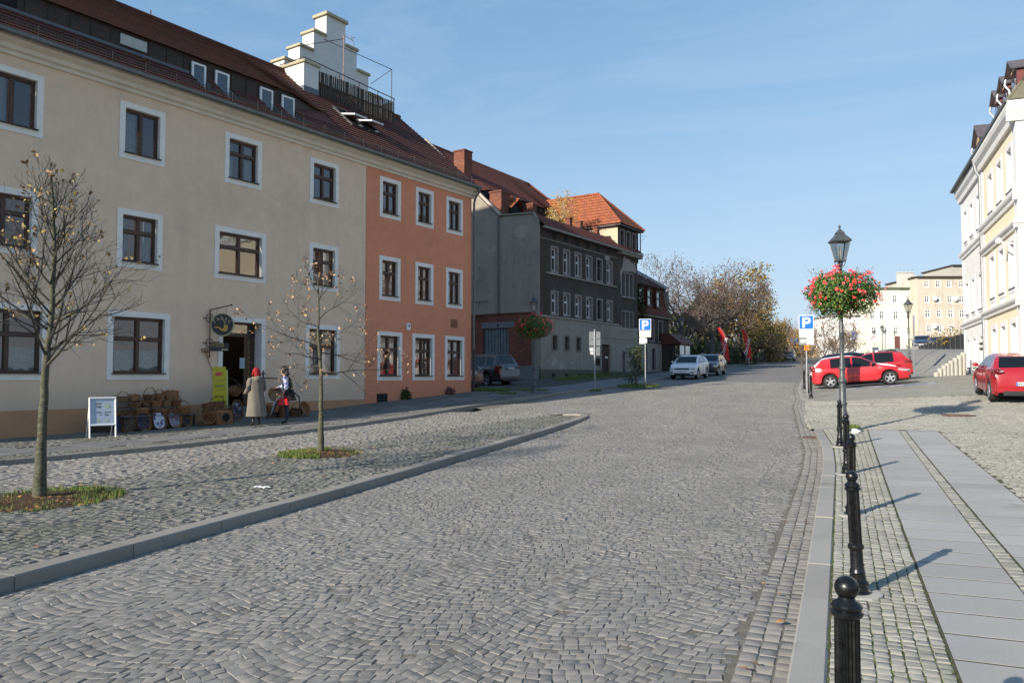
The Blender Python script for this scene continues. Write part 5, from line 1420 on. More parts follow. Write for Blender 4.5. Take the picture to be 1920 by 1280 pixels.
def dormer(s, w, y0, y1, z0, z1, par=rB):
    mb = MB(); mb.box(s, s + w, y0, y1, z0, z1); mb.prism([(s, z1), (s + w, z1), (s + w / 2, z1 + w * .38)], y0, y1, 'y'); o = mb.build('dormer', M_DORM, par)
    mb = MB(); mb.obox((s + w * .25 - .06, (y0 + y1) / 2 - .1, z1 + w * .19 + .03), (w * .30, 0, w * .23), (0, (y1 - y0) / 2 + .12, 0), (-.012, 0, .018)); mb.obox((s + w * .75 + .06, (y0 + y1) / 2 - .1, z1 + w * .19 + .03), (w * .30, 0, -w * .23), (0, (y1 - y0) / 2 + .12, 0), (.012, 0, .018)); mb.build('dormer_roof', simple('dark_slate', (.10, .085, .09), .5, var=.3), o)
    mb = MB(); mb.quad((s + .15, y0 - .01, z0 + .2), (s + w - .15, y0 - .01, z0 + .2), (s + w - .15, y0 - .01, z1 - .05), (s + .15, y0 - .01, z1 - .05)); mb.build('pane', M_GLASS, o)
    mb = MB(); mb.prism([(s + .12, z1 + .02), (s + w - .12, z1 + .02), (s + w / 2, z1 + w * .3)], y0 - .03, y0 - .002, 'y'); mb.build('tympanum', plaster('peach_panel', (.6, .42, .25), (.4, .3, .2), .3), o)
    mb = MB(); mb.tube([(s - .12, y0 - .15, z1 + .02), (s - .12, y0 - .2, z1 - .25), (s - .05, y0 - .05, z1 - .5), (s - .05, y0 - .05, z0)], .05, 8); mb.build('dormer_pipe', M_GALV, o, smooth=True)
dormer(5.0, 1.9, .1, 1.6, 12.15, 13.2); 
for s in (10.35, 12.1, 13.85): dormer(s, 1.1, .1, 1.5, 12.15, 13.6)
mb = MB(); mb.ball((14.3, -.55, 7.0), .13, 10, 7); mb.tube([(14.3, -.5, 7.0), (14.4, -.3, 6.85), (14.5, -.1, 6.85)], .03, 6); mb.build('security_camera', M_WHITE, hB, smooth=True)
mb = MB(); 
for z in (3.25, 3.0): mb.ball((6.35, -.1, z), .09, 8, 6)
mb.build('wall_lamp', M_SILL, hB)

# ================================================================== FAR TENEMENTS AT THE TOP OF THE SQUARE
CAMR = R_(22.6)
def cw(X, D): # point given as metres right of and ahead of the viewpoint
    return (X * math.cos(CAMR) - D * math.sin(CAMR), X * math.sin(CAMR) + D * math.cos(CAMR))
def far_house(name, label, px0, px1, ytop, ybase, D, col, rows, roofcol, wcol=None, wmat=None, extra=None):
    k = D / 1480.0
    x, y = cw((px0 - 960) * k, D)
    o = thing(name, label, 'house', (x, y, 0), CAMR)
    Wd = (px1 - px0) * k; zt = 1.65 + (706 - ytop) * k; zb = 1.65 + (706 - ybase) * k - 1.5
    hl = []
    for (ya, yb, cols, w) in rows:
        for c in cols:
            a = (c - w / 2 - px0) * k; hl.append((a, a + w * k, 1.65 + (706 - yb) * k, 1.65 + (706 - ya) * k))
    mb = MB(); wall_grid(mb, 0, Wd, zb, zt, hl); mb.quad((0, 0, zb), (0, 12, zb), (0, 12, zt), (0, 0, zt)); mb.quad((Wd, 0, zb), (Wd, 12, zb), (Wd, 12, zt), (Wd, 0, zt)); mb.quad((0, 12, zb), (Wd, 12, zb), (Wd, 12, zt), (0, 12, zt))
    mb.build('wall', col, o)
    for a, b, c, d in hl: window(o, a, c, b - a, d - c, cols=2, bars=(.62,), fr=.09, mul=.10, depth=.12, wood=M_WHITEWOOD, trim=M_BM, tw=.06, proud=.02, curtain='full')
    mb = MB(); mb.bbox(-.25, Wd + .25, -.45, 12.3, zt, zt + .28, .05); mb.build('roof', roofcol, o)
    return o, k, zt
M_FARC = plaster('pale_tenement_render', (.76, .72, .61), (.42, .38, .28), .5, grime=.1)
M_FARD = plaster('sandy_tenement_render', (.61, .54, .445), (.33, .29, .24), .9, grime=.45, patch=(.46, .41, .34))
far_house('pale_tenement', 'pale cream three-storey tenement across the square with a brown door', 1622, 1719, 541, 668, 150, M_FARC,
          [(553, 567, (1655, 1680.5, 1706), 8), (583, 598, (1637.5, 1655.5, 1681.5, 1706), 8), (613, 627, (1640, 1660, 1681.5, 1706), 8)], simple('green_roof_edge', (.12, .16, .12), .8))
o = [q for q in COL.objects if q.name.startswith('pale_tenement')][0]
mb = MB(); mb.bbox((1678 - 1622) * .1014, (1688 - 1622) * .1014, -.05, .1, 5.0, 1.65 + (706 - 630) * .1014, .02); mb.build('door', simple('maroon_door', (.13, .05, .05), .6), o)
for px in (1715.5, 1721): mb = MB(); mb.tube([((px - 1622) * .1014, -.15, 18.2), ((px - 1622) * .1014, -.15, 5.5)], .09, 6); mb.build('drainpipe', simple('rust_pipe', (.24, .15, .12), .6), o)
o, k, zt = far_house('sandy_tenement', 'sandy four-storey tenement with dark roof edge and satellite dishes', 1722.6, 1830, 520, 660, 147, M_FARD,
          [(526, 538, (1740.5, 1762, 1783, 1806), 8), (554.5, 567, (1740.5, 1762, 1783.5, 1806), 8.5), (581, 595, (1741.5, 1763, 1784.5, 1806), 8.5), (610, 623, (1744, 1764, 1785.5, 1806), 8.5)], simple('dark_roof_edge', (.05, .035, .03), .8))
for (px, py) in [(1752.5, 559), (1791.5, 559.5), (1751, 611)]:
    mb = MB(); mb.lathe([(.01, .10), (.25, .06), (.45, 0), (.46, -.02), (.25, .03), (.01, .06)], 14, ((px - 1722.6) * k, -.5, 1.65 + (706 - py) * k), 'y'); mb.tube([((px - 1722.6) * k, -.4, 1.65 + (706 - py) * k), ((px - 1722.6) * k, .05, 1.5 + (706 - py) * k)], .04, 5); mb.build('satellite_dish', M_WHITE, o, smooth=True)
M_CHW = plaster('white_chimney', (.55, .54, .5), (.3, .28, .24), .5)
for a, b, t in ((-1.9, 1.0, 1.3), (.3, 1.6, .6), (3.4, 4.4, .7)):
    mb = MB(); mb.bbox(a, b, 3, 4, zt - 2, zt + t, .05); mb.bbox(a - .1, b + .1, 2.9, 4.1, zt + t, zt + t + .2, .05); mb.build('chimney', M_CHW, o)
mb = MB()
for i in range(4): mb.tube([(-1.5 + i * .8, 3.4, zt + .5), (-1.5 + i * .8, 3.4, zt + 2.2)], .02, 4)
mb.build('aerial', M_SILL, o)
o, k, zt = far_house('white_tenement', 'bright white house across the square seen through the bare young tree', 1562, 1621, 592, 668, 152, plaster('bright_white_render', (.78, .78, .76), (.6, .6, .58), .1),
          [(613, 628, (1578, 1604), 8), (643, 660, (1578, 1604), 8)], simple('pale_far_roof', (.3, .28, .26), .8))
far_house('far_grey_block', 'grey house rising behind the sandy tenement', 1790, 1850, 498, 655, 165, plaster('grey_far_render', (.45, .43, .38), (.3, .28, .25), .4), [], simple('dark_roof_edge', (.05, .035, .03), .8))
# ================================================================== STREET FURNITURE
def place(px, D):
    return cw((px - 960) / 1480 * D, D)

# tall block added out of view on the left to shade the yard gable
ch = thing('shade_block', 'tall rendered block with steep tiled roof, added out of view to shade the yard gable', 'shade block', (-39.5, 13.5, 0))
mb = MB(); mb.box(-8, 8.6, -6, 6, -.5, 15.2); mb.build('wall', M_SIDE, ch)
mb = MB(); slope(mb, (-8.3, -6.4, 15.0), (8.9, -6.4, 15.0), (8.9, 5.4, 28.2), (-8.3, 5.4, 28.2), .4); slope(mb, (8.9, 6.6, 15.0), (-8.3, 6.6, 15.0), (-8.3, 5.4, 28.2), (8.9, 5.4, 28.2), .4)
mb.prism([(-6, 15.2), (5.4, 28.1), (6, 15.2)], -8, 8.6, 'x'); mb.build('roof', M_TILE, ch)

def bollard_mesh():
    mb = MB()
    prof = [(.088, 0), (.088, .018), (.070, .030), (.066, .060), (.075, .072), (.076, .090), (.060, .105), (.054, .150), (.058, .160), (.052, .172), (.047, .19), (.0455, .325), (.056, .335), (.058, .350), (.056, .363), (.047, .372)]
    mb.lathe(prof, 24)
    mb.lathe([(.0455, .372), (.0445, .765)], 40, flute=lambda h: .0055)
    mb.lathe([(.045, .765), (.052, .770), (.0575, .778), (.0575, .788), (.050, .794), (.054, .800), (.056, .808), (.048, .820), (.032, .830), (.026, .842)], 24)
    mb.ball((0, 0, .872), .0435, 20, 14)
    return mb.mesh('bollard', M_BLACKMETAL, True, 35)
bm_ = bollard_mesh()
blab = ['nearest black bollard, cut off by the bottom edge of the picture', 'black fluted bollard casting a long shadow over the slabs, next behind the nearest one',
        'black bollard with only its upper half clear, third back along the kerb', 'black bollard fourth back along the kerb, close before the flower lamp', 'farthest black bollard of the kerb row, just left of the lamp post']
foot = MB(); foot.lathe([(.17, -.03), (.17, .004), (.15, .007)], 18); foot_me = foot.mesh('footing', simple('pale_concrete', (.34, .33, .30), .9, bump=.3))
for i, (x, y) in enumerate(BOL):
    o = link_mesh('bollard', bm_, None, (x, y, G(x, y, .004)), (R_([0, 1.4, -.4, .8, -.8][i]), R_([.4, -2.1, .5, 0, .3][i]), 0))
    tag(o, blab[i], 'bollard', 'black iron bollards along the kerb'); link_mesh('footing', foot_me, o)
for i, (px, D, lb) in enumerate([(1519.7, 30.9, 'nearest of three far bollards at the corner by the parking sign'), (1513.6, 34.4, 'middle one of three far bollards by the parking sign'), (1507, 38, 'farthest of three bollards by the parking sign, at the road edge')]):
    x, y = place(px, D); o = link_mesh('bollard', bm_, None, (x, y, G(x, y)), (0, 0, i)); tag(o, lb, 'bollard', 'black iron bollards along the kerb')

M_LANTGLASS = glass_pane('lantern_glass', tr=.72)
def lamp_post(x, y, label, group='lantern street lamps', flowers=False, sc=1.0, dz=0.0, rz=.6, detail=True):
    t = thing('street_lamp', label, 'street lamp', (x, y, G(x, y, dz)), rz, group); t.scale = (sc, sc, sc)
    mb = MB(); n = 16 if detail else 8
    mb.lathe([(.15, 0), (.15, .06), (.125, .09), (.12, .30), (.135, .33), (.135, .37), (.105, .42), (.085, .50), (.078, .62), (.095, .64), (.098, .67), (.078, .70), (.072, 1.12), (.098, 1.15), (.105, 1.19), (.098, 1.22), (.066, 1.26),
              (.062, 1.44), (.080, 1.46), (.080, 1.50), (.054, 1.54), (.048, 1.9), (.047, 2.28), (.058, 2.30), (.058, 2.34), (.046, 2.37), (.040, 3.92), (.055, 3.94), (.055, 3.98), (.03, 4.02), (.028, 4.1)], n)
    for k in range(4):
        a = k * PI / 2 + PI / 4
        mb.tube([(.03 * math.cos(a), .03 * math.sin(a), 3.85), (.11 * math.cos(a), .11 * math.sin(a), 3.93), (.14 * math.cos(a), .14 * math.sin(a), 4.03)], .011, 5)
    mb.build('post', M_GREYMETAL, t, True, 40)
    # square lantern, wider at the top
    mb = MB()
    b0, b1, zb, zt = .092, .178, 4.03, 4.48
    C4 = lambda r, z: [(r, r, z), (-r, r, z), (-r, -r, z), (r, -r, z)]
    A_, B_ = C4(b0, zb), C4(b1, zt)
    for p, q in zip(A_, B_): mb.tube([p, q], .013, 5)
    mb.bbox(-b0 - .015, b0 + .015, -b0 - .015, b0 + .015, zb - .03, zb + .01, .006)
    for i in range(4):
        mb.tube([B_[i], B_[(i + 1) % 4]], .016, 5)
    def fr(r0, z0, r1, z1):
        a, b = C4(r0, z0), C4(r1, z1)
        for i in range(4): j = (i + 1) % 4; mb.quad(a[i], a[j], b[j], b[i])
    fr(.205, 4.465, .21, 4.49); fr(.21, 4.49, .075, 4.665); fr(.092, 4.665, .09, 4.68); fr(.09, 4.68, .018, 4.775)
    mb.add(C4(.205, 4.467), [(0, 1, 2, 3)])
    mb.ball((0, 0, 4.83), .032, 8, 6, sc=(1, 1, 1.5)); mb.lathe([(.018, 4.77), (.012, 4.80)], 8)
    ln_ = mb.build('lantern', M_GREYMETAL, t)
    mb = MB()
    for i in range(4): j = (i + 1) % 4; mb.quad(A_[i], A_[j], B_[j], B_[i])
    mb.build('glass', M_LANTGLASS, ln_)
    mb = MB(); mb.lathe([(.03, 4.04), (.03, 4.12), (.045, 4.2), (.03, 4.32), (.005, 4.36)], 8); mb.build('bulb', simple('frosted_bulb', (.6, .6, .55), .3), ln_, True)
    return t
M_GERL = None
m, tt = base_mat('geranium_leaf', (.06, .14, .03), .6, spec=.3)
tt.link(tt.ramp(tt.new('ShaderNodeNewGeometry').outputs['Random Per Island'], [(0, (.022, .065, .012)), (.45, (.055, .14, .02)), (.8, (.12, .19, .035)), (1, (.20, .16, .06))]), tt.b.inputs['Base Color'])
tt.b.inputs['Transmission Weight'].default_value = 0
M_GERL = m
m, tt = base_mat('geranium_bloom', (.8, .08, .05), .6, spec=.2)
tt.link(tt.ramp(tt.new('ShaderNodeNewGeometry').outputs['Random Per Island'], [(0, (.62, .025, .03)), (.5, (.85, .07, .05)), (.8, (.85, .13, .16)), (1, (.85, .30, .38))]), tt.b.inputs['Base Color'])
M_GERB = m
def flower_ball(x, y, z, label, R=.84, sc=1.0, seed=1):
    rnd = random.Random(seed); t = thing('flower_ball', label, 'flower basket', (x, y, z), 0, 'geranium balls on lamp posts'); t.scale = (sc,) * 3
    mb = MB(); mb.lathe([(.12, -.38), (.34, -.25), (.40, -.05), (.40, .0), (.30, .06), (.05, .08)], 14); mb.build('planter', M_SILL, t, True)
    def rad(d):
        a = math.atan2(d.y, d.x)
        h = .80 + .20 * math.cos(math.asin(max(-1, min(1, d.z)))) 
        b = 1 + .13 * math.sin(3 * a + seed) * (1 - d.z * .5) + .09 * math.sin(5 * a - 1 + 4 * d.z) + .07 * math.sin(9 * a + 7 * d.z)
        return R * b * (1.0 if d.z < 0 else 1.0)
    L = MB(); B_ = MB()
    for i in range(7600):
        d = Vector((rnd.gauss(0, 1), rnd.gauss(0, 1), rnd.gauss(0, 1))).normalized()
        q = rnd.random() ** .33; rr = rad(d) * (0.45 + .55 * q)
        p = Vector((d.x * rr, d.y * rr, d.z * rr * (.64 if d.z > 0 else .62) - .02))
        if d.z < -.35 and rnd.random() < .45: p.z -= rnd.uniform(0, .16)
        s = rnd.uniform(.016, .034)
        u = Vector((rnd.gauss(0, 1), rnd.gauss(0, 1), rnd.gauss(0, .6))).normalized(); nn = (d + Vector((rnd.gauss(0, .5), rnd.gauss(0, .5), .3 + rnd.gauss(0, .5)))).normalized(); u = nn.cross(u).normalized(); v = nn.cross(u)
        L.add([p + u * s, p + v * s * .9 + nn * .006, p - u * s, p - v * s * .8 - nn * .005], [(0, 1, 2, 3)])
    for i in range(120):   # stray trailing and rising shoots
        a = rnd.uniform(0, 2 * PI); up = rnd.random() < .55; r0 = R * rnd.uniform(.3, .95)
        p = Vector((math.cos(a) * r0, math.sin(a) * r0, (.35 if up else -.3))); d = Vector((math.cos(a) * .5, math.sin(a) * .5, .9 if up else -.9)).normalized()
        for k in range(5):
            q = p + d * (.05 * k); s = .014
            L.add([q + Vector((rnd.gauss(0, s), rnd.gauss(0, s), rnd.gauss(0, s))) for _ in range(3)], [(0, 1, 2)])
    for i in range(200):
        d = Vector((rnd.gauss(0, 1), rnd.gauss(0, 1), rnd.gauss(.35, .9))).normalized(); rr = rad(d) * rnd.uniform(.97, 1.10)
        c = Vector((d.x * rr, d.y * rr, d.z * rr * (.66 if d.z > 0 else .60))); k = rnd.uniform(.03, .06)
        for j in range(rnd.randint(8, 14)):
            e = (d * .7 + Vector((rnd.gauss(0, .7), rnd.gauss(0, .7), rnd.gauss(0, .7)))).normalized(); p = c + e * k
            u = e.orthogonal().normalized(); v = e.cross(u); s = rnd.uniform(.014, .023)
            B_.add([p + u * s, p + v * s, p - u * s, p - v * s], [(0, 1, 2, 3)])
    L.build('foliage', M_GERL, t); B_.build('bloom', M_GERB, t)
    return t
LX, LY = 0.03, 20.15
lamp_post(LX, LY, 'tall lantern lamp post standing through a red geranium ball beside the bollards', rz=.35)
flower_ball(LX, LY, G(LX, LY) + 3.27, 'large ball of red and pink geraniums on the near lamp post', .77, 1.0, 1)
x, y = place(1001, 35.2)
lamp_post(x, y, 'shaded lantern lamp post with geranium ball before the brick annexe', rz=.5, sc=.9, dz=.1)
flower_ball(x, y, G(x, y, .1) + 2.98, 'shaded geranium ball on the lamp post before the brick annexe', .84, .92, 5)
for px, D, lb in [(1278, 70, 'pale lantern lamp post before the big bare trees behind the white car'), (1391, 100, 'dark lantern lamp post between the two red flags'),
                  (1705, 48.5, 'lantern lamp post on the square right of the parked red cars'), (1655, 108, 'larger lantern lamp post before the cream tenement'), (1641, 138, 'small distant lantern lamp post in front of the cream tenement door side'),
                  (1661, 135, 'distant thin lantern lamp post just behind the larger one at the tenement'), (1678.5, 146, 'farthest lantern lamp post by the tenement door')]:
    x, y = place(px, D); lamp_post(x, y, lb, detail=False, rz=px * .1)

M_BLUE = simple('sign_blue', (.012, .15, .52), .35, var=.05)
M_TXT = simple('sign_print', (.12, .12, .13), .6, var=0)
def fake_lines(mb, x0, x1, z, h, y, seed):
    r = random.Random(seed); x = x0
    while x < x1 - .02:
        w_ = r.uniform(.02, .06); mb.box(x, min(x1, x + w_), y - .003, y, z, z + h); x += w_ + .012
def p_sign(px, D, label, variant, rz=0.0, h=3.3):
    x, y = place(px, D); t = thing('parking_sign', label, 'road sign', (x, y, G(x, y, .0)), rz)
    mb = MB(); mb.tube([(0, 0, 0), (0, 0, h)], .03, 8); mb.build('pole', M_GALV, t, True)
    def plate(name, x0, x1, z0, z1, mat, par=t, y=-.045, th=.012, b=.02):
        m_ = MB(); m_.bbox(x0, x1, z0, z1, 0, th, .003)
        m_.v = [(p[0], y - p[2], p[1]) for p in m_.v]; return m_.build(name, mat, par)
    ob = plate('sign_plate', -.30, .30, h - .60, h, M_WHITE)
    plate('blue_field', -.275, .275, h - .575, h - .025, M_BLUE, ob, -.058, .004)
    mb = MB(); P_ = [(-.15, -.22), (-.15, .20), (.06, .20), (.14, .16), (.165, .09), (.165, .03), (.13, -.04), (.05, -.07), (-.05, -.07), (-.05, -.22)]
    hole = [(-.05, .02), (-.05, .115), (.045, .115), (.07, .095), (.07, .04), (.045, .02)]
    zc = h - .30
    # the letter as strokes
    mb.box(-.155, -.055, -.068, -.0625, zc - .22, zc + .21); mb.box(-.055, .07, -.068, -.0625, zc + .12, zc + .21); mb.box(-.055, .07, -.068, -.0625, zc - .06, zc + .03)
    mb.prism([(.07, zc + .21), (.13, zc + .185), (.165, zc + .13), (.165, zc + .02), (.13, zc - .035), (.07, zc - .06), (.07, zc + .03), (.085, zc + .045), (.085, zc + .105), (.07, zc + .12)], -.068, -.0625, 'y')
    mb.build('letter', M_WHITE, ob)
    ob = plate('text_plate', -.29, .29, h - .92, h - .62, M_WHITE)
    mb = MB()
    for k, (a, b) in enumerate([(-.17, .17), (-.24, .24), (-.19, .2), (-.16, .17)]): fake_lines(mb, a, b, h - .685 - k * .06, .022, -.057, k + variant)
    mb.build('lettering', M_TXT, ob)
    if variant == 0:
        o1 = plate('text_plate', -.29, .01, h - 1.24, h - .935, simple('grey_plate', (.25, .27, .26), .6)); plate('print', -.23, -.03, h - 1.14, h - 1.03, M_WHITE, o1, -.058, .003)
        plate('text_plate', .012, .29, h - 1.24, h - .935, M_WHITE)
        o2 = plate('orange_plate', -.10, .10, h - 1.47, h - 1.26, simple('orange_plate', (.75, .22, .02), .5)); plate('print', -.05, .05, h - 1.42, h - 1.31, simple('dark_orange', (.4, .1, .02), .5), o2, -.058, .003)
    else:
        plate('text_plate', -.29, -.02, h - 1.26, h - .96, M_WHITE); plate('text_plate', 0.0, .09, h - 1.22, h - .98, M_WHITE)
    return t
p_sign(1512.5, 33.2, 'blue parking sign with grey and orange plates behind the far bollards', 0, .15, 3.35)
p_sign(1210, 40, 'blue parking sign on a grey pole on the grass patch before the dark house', 1, .25, 3.55)
x, y = place(1115, 36.5); t = thing('sign_back', 'grey back of two road signs on a thin pole beside the dark house', 'road sign', (x, y, G(x, y, .1)), .3)
mb = MB(); mb.tube([(0, 0, 0), (0, 0, 2.85)], .028, 8); mb.build('pole', M_GALV, t, True)
for a, b, c, d in ((-.25, .27, 2.1, 2.75), (-.25, .25, 1.65, 2.05)):
    mb = MB(); mb.bbox(a, b, .03, .045, c, d, .004); mb.box(a + .05, b - .05, .0, .029, (c + d) / 2 - .02, (c + d) / 2 + .02); mb.build('sign_plate', simple('sign_grey_back', (.17, .19, .20), .5), t)
mb = MB(); mb.bbox(-.22, -.06, .015, .028, 1.7, 1.98, .003); mb.build('sticker', M_WHITE, t)
x, y = place(1714, 44.5); t = thing('parking_sign', 'tall narrow parking sign seen edge-on right of the square lamp', 'road sign', (x, y, G(x, y)), R_(22.6 + 62))
mb = MB(); mb.tube([(0, 0, 0), (0, 0, 3.5)], .03, 8); mb.build('pole', M_GALV, t, True)
mb = MB(); mb.bbox(-.30, .30, -.06, -.045, 2.9, 3.5, .004); ob = mb.build('sign_plate', M_BLUE, t)
mb = MB(); mb.bbox(-.29, .29, -.06, -.045, 1.9, 2.85, .004); mb.build('sign_plate', simple('sign_grey_back', (.17, .19, .20), .5), t)
for px, D, zc, lb, colr in [(1490, 120, 2.6, 'small blue sign far up the road before the orange bushes', M_BLUE), (1602, 95, 2.7, 'blue and white sign before the white tenement', M_BLUE), (1637, 120, 2.7, 'small white sign with a red stripe before the cream tenement', M_WHITE)]:
    x, y = place(px, D); t = thing('road_sign', lb, 'road sign', (x, y, G(x, y)), .3)
    mb = MB(); mb.tube([(0, 0, 0), (0, 0, zc + .5)], .04, 6); mb.build('pole', M_GALV, t)
    mb = MB(); w_ = 1.1 if px == 1490 else .6; mb.bbox(-w_ / 2, w_ / 2, -.07, -.05, zc, zc + (.8 if px == 1490 else 1.0), .01); sp = mb.build('sign_plate', colr, t)
    mb = MB()
    if colr is M_WHITE: mb.obox((0, -.08, zc + .5), (.3, 0, .35), (0, .004, 0), (-.05, 0, .05))
    else: mb.box(-w_ * .3, -w_ * .05, -.08, -.071, zc + .2, zc + .6); mb.box(w_ * .08, w_ * .3, -.08, -.071, zc + .35, zc + .75)
    mb.build('emblem', simple('sign_red', (.6, .06, .08), .5) if colr is M_WHITE else M_WHITE, sp)
# ticket machine, palisade, metal fence
x, y = place(1642, 70); t = thing('parking_meter', 'grey pillar parking ticket machine behind the row of cars', 'ticket machine', (x, y, G(x, y, .3)), CAMR)
mb = MB(); mb.bbox(-.22, .22, -.15, .15, -.4, 1.45, .03); mb.bbox(-.26, .26, -.2, .2, 1.452, 1.55, .04); mb.build('body', simple('meter_grey', (.10, .13, .17), .5), t)
mb = MB(); mb.bbox(-.12, .12, -.165, -.151, 1.0, 1.3, .01); mb.build('screen', M_WHITE, t)
px0 = [1755, 1762, 1769.5, 1776, 1783, 1791, 1799, 1806]
cyl = MB(); cyl.lathe([(.125, -.3), (.125, .985), (.11, 1.0)], 14); cme = cyl.mesh('palisade_post', simple('concrete_post', (.40, .39, .35), .9, var=.15, bump=.3))
for i, (px, tp) in enumerate(zip(px0, [698, 690.5, 684.5, 681, 676, 671, 666, 661])):
    D = 41.0 + i * .05; x, y = place(px, D); z = G(x, y)
    o = link_mesh('palisade_post', cme, None, (x, y, z), (0, 0, i), (1, 1, max(.15, (706 - tp) / 1480 * D + 1.65 - z)))
    tag(o, ['lowest round concrete post of the stepped palisade', 'second lowest concrete palisade post, left end of the stepped row', 'third lowest concrete palisade post of the stepped row', 'fourth concrete palisade post from the low end', 'fifth concrete palisade post, half way up the stepped row', 'third tallest concrete palisade post near the white house', 'second tallest concrete palisade post near the white house', 'tallest concrete palisade post against the white house corner'][i], 'palisade post', 'stepped concrete palisade posts')
fa = Vector(place(1721, 62)); fb = Vector(place(1812, 49)); L = (fb - fa).length
t = thing('metal_fence', 'dark solid metal fence rising along the bank to the white house', 'fence', (fa.x, fa.y, 0), math.atan2(fb.y - fa.y, fb.x - fa.x))
mb = MB(); n = 11
for i in range(n):
    a, b = L * i / n + .02, L * (i + 1) / n - .02
    za = 1.65 + 62 / 1480 * 27.5 + (i + .5) / n * .28; zt_ = 1.65 + 62 / 1480 * 57 + ((i + .5) / n) * (49 / 1480 * 82 - 62 / 1480 * 57)
    mb.add([(a, 0, za - .5), (b, 0, za - .5), (b, 0, zt_ + .03), (a, 0, zt_ - .03), (a, .04, za - .5), (b, .04, za - .5), (b, .04, zt_ + .03), (a, .04, zt_ - .03)], [(0, 1, 2, 3), (4, 5, 6, 7), (0, 1, 5, 4), (1, 2, 6, 5), (2, 3, 7, 6), (3, 0, 4, 7)])
mb.build('panel', simple('charcoal_sheet', (.03, .033, .038), .5, var=.3, scale=3), t)
for i in range(n + 1):
    za = 2.3; zt_ = 1.65 + 62 / 1480 * 57 + (i / n) * (49 / 1480 * 82 - 62 / 1480 * 57); mb = MB(); mb.box(L * i / n - .03, L * i / n + .03, -.03, .07, za, zt_ + .05); mb.build('post', simple('fence_post', (.06, .065, .07), .5), t)
x, y = place(1716, 62); t = thing('concrete_pier', 'pale concrete pier at the low end of the dark metal fence', 'pier', (x, y, 0), .3); mb = MB(); mb.bbox(-.5, .35, -.3, .3, 2.0, 3.9, .03); mb.bbox(-.55, .40, -.35, .35, 3.902, 4.0, .03); mb.build('pier_block', simple('concrete_post', (.40, .39, .35), .9), t)
x, y = place(1671, 63); t = thing('litter_bin', 'round dark green container among the parked cars near the ticket machine', 'bin', (x, y, G(x, y, .4)), .3)
mb = MB(); mb.lathe([(.3, -.6), (.42, .3), (.5, .9), (.45, 1.15), (.2, 1.3), (.02, 1.33)], 12); mb.build('drum', simple('dark_green_drum', (.035, .05, .03), .7, var=.4), t, True)
# railings and a rail by the green bed
x, y = place(1683, 57); t = thing('pipe_railing', 'white tubular railing in front of the dark blue car', 'railing', (x, y, G(x, y, .15)), CAMR)
mb = MB(); mb.tube([(0, 0, -.4), (0, 0, 1.25), (.9, 0, 1.25), (.9, 0, -.4)], .03, 6); mb.build('rail', M_WHITE, t)

# ================================================================== TREES
def twig(mb, a, b, r0, r1, n=3):
    d = (b - a)
    if d.length < 1e-5: return
    d.normalize(); u = d.orthogonal().normalized(); v = d.cross(u); k = len(mb.v)
    for (p, r) in ((a, r0), (b, r1)):
        for i in range(n):
            an = 2 * PI * i / n; mb.v.append(tuple(p + (u * math.cos(an) + v * math.sin(an)) * r))
    for i in range(n):
        j = (i + 1) % n; mb.f.append((k + i, k + j, k + n + j, k + n + i)); mb.m.append(0)
def grow(mb, rnd, p, d, L, r, depth, tips, up=.12, spread=.7, nseg=4, kids=4, wob=.14, minr=.0022, kstart=.25, shrink=.62):
    seg = L / nseg; pts = [p.copy()]; dd = d.copy(); rad = [r]
    for i in range(nseg):
        dd = (dd + Vector((rnd.gauss(0, wob), rnd.gauss(0, wob), rnd.gauss(0, wob) + up))).normalized()
        q = pts[-1] + dd * seg; rr = max(minr, r * (1 - .8 * (i + 1) / nseg))
        twig(mb, pts[-1], q, rad[-1], rr, 5 if r > .012 else 3); pts.append(q); rad.append(rr)
    tips.append((pts[-1], dd)); 
    if depth <= 1:
        for q in pts[2:]: tips.append((q, dd))
    if depth > 0:
        for k in range(kids):
            f = kstart + (1 - kstart) * (k + rnd.random() * .7) / kids; i = min(nseg - 1, int(f * nseg)); q = pts[i].lerp(pts[i + 1], f * nseg - i) if f < 1 else pts[-1]
            base = (pts[i + 1] - pts[i]).normalized(); side = base.orthogonal().normalized(); side = Matrix.Rotation(rnd.uniform(0, 2 * PI), 3, base) @ side
            nd = (base * (1 - spread * .55) + side * spread).normalized()
            grow(mb, rnd, q, nd, L * shrink * rnd.uniform(.7, 1.15) * (1.1 - .45 * f), max(minr, rad[i] * .6), depth - 1, tips, up, spread, max(2, nseg - 1), max(2, kids - 1) if depth > 1 else kids, wob, minr, kstart, shrink)
def leaf_mat(name, stops):
    if name in MATS: return MATS[name]
    m, t = base_mat(name, stops[0][1], .7, spec=.25)
    t.link(t.ramp(t.new('ShaderNodeNewGeometry').outputs['Random Per Island'], stops), t.b.inputs['Base Color']); MATS[name] = m; return m
m, tb = base_mat('young_bark', (.12, .115, .09), .85, spec=.2)
_p = tb.coord(); _f = tb.noise(tb.mapping(_p, (1, 1, 3)), 14, 5, .7)
tb.link(tb.mix((.055, .05, .038), (.12, .125, .08), tb.mapr(_f, .4, .6, 0, 1)), tb.b.inputs['Base Color']); tb.link(tb.bump(_f, .6, .01), tb.b.inputs['Normal'])
M_BARK = m
M_TWIG = simple('dark_twig', (.055, .048, .038), .85, var=.3)
M_BARKF = simple('grey_branch', (.12, .10, .085), .9, var=.3)
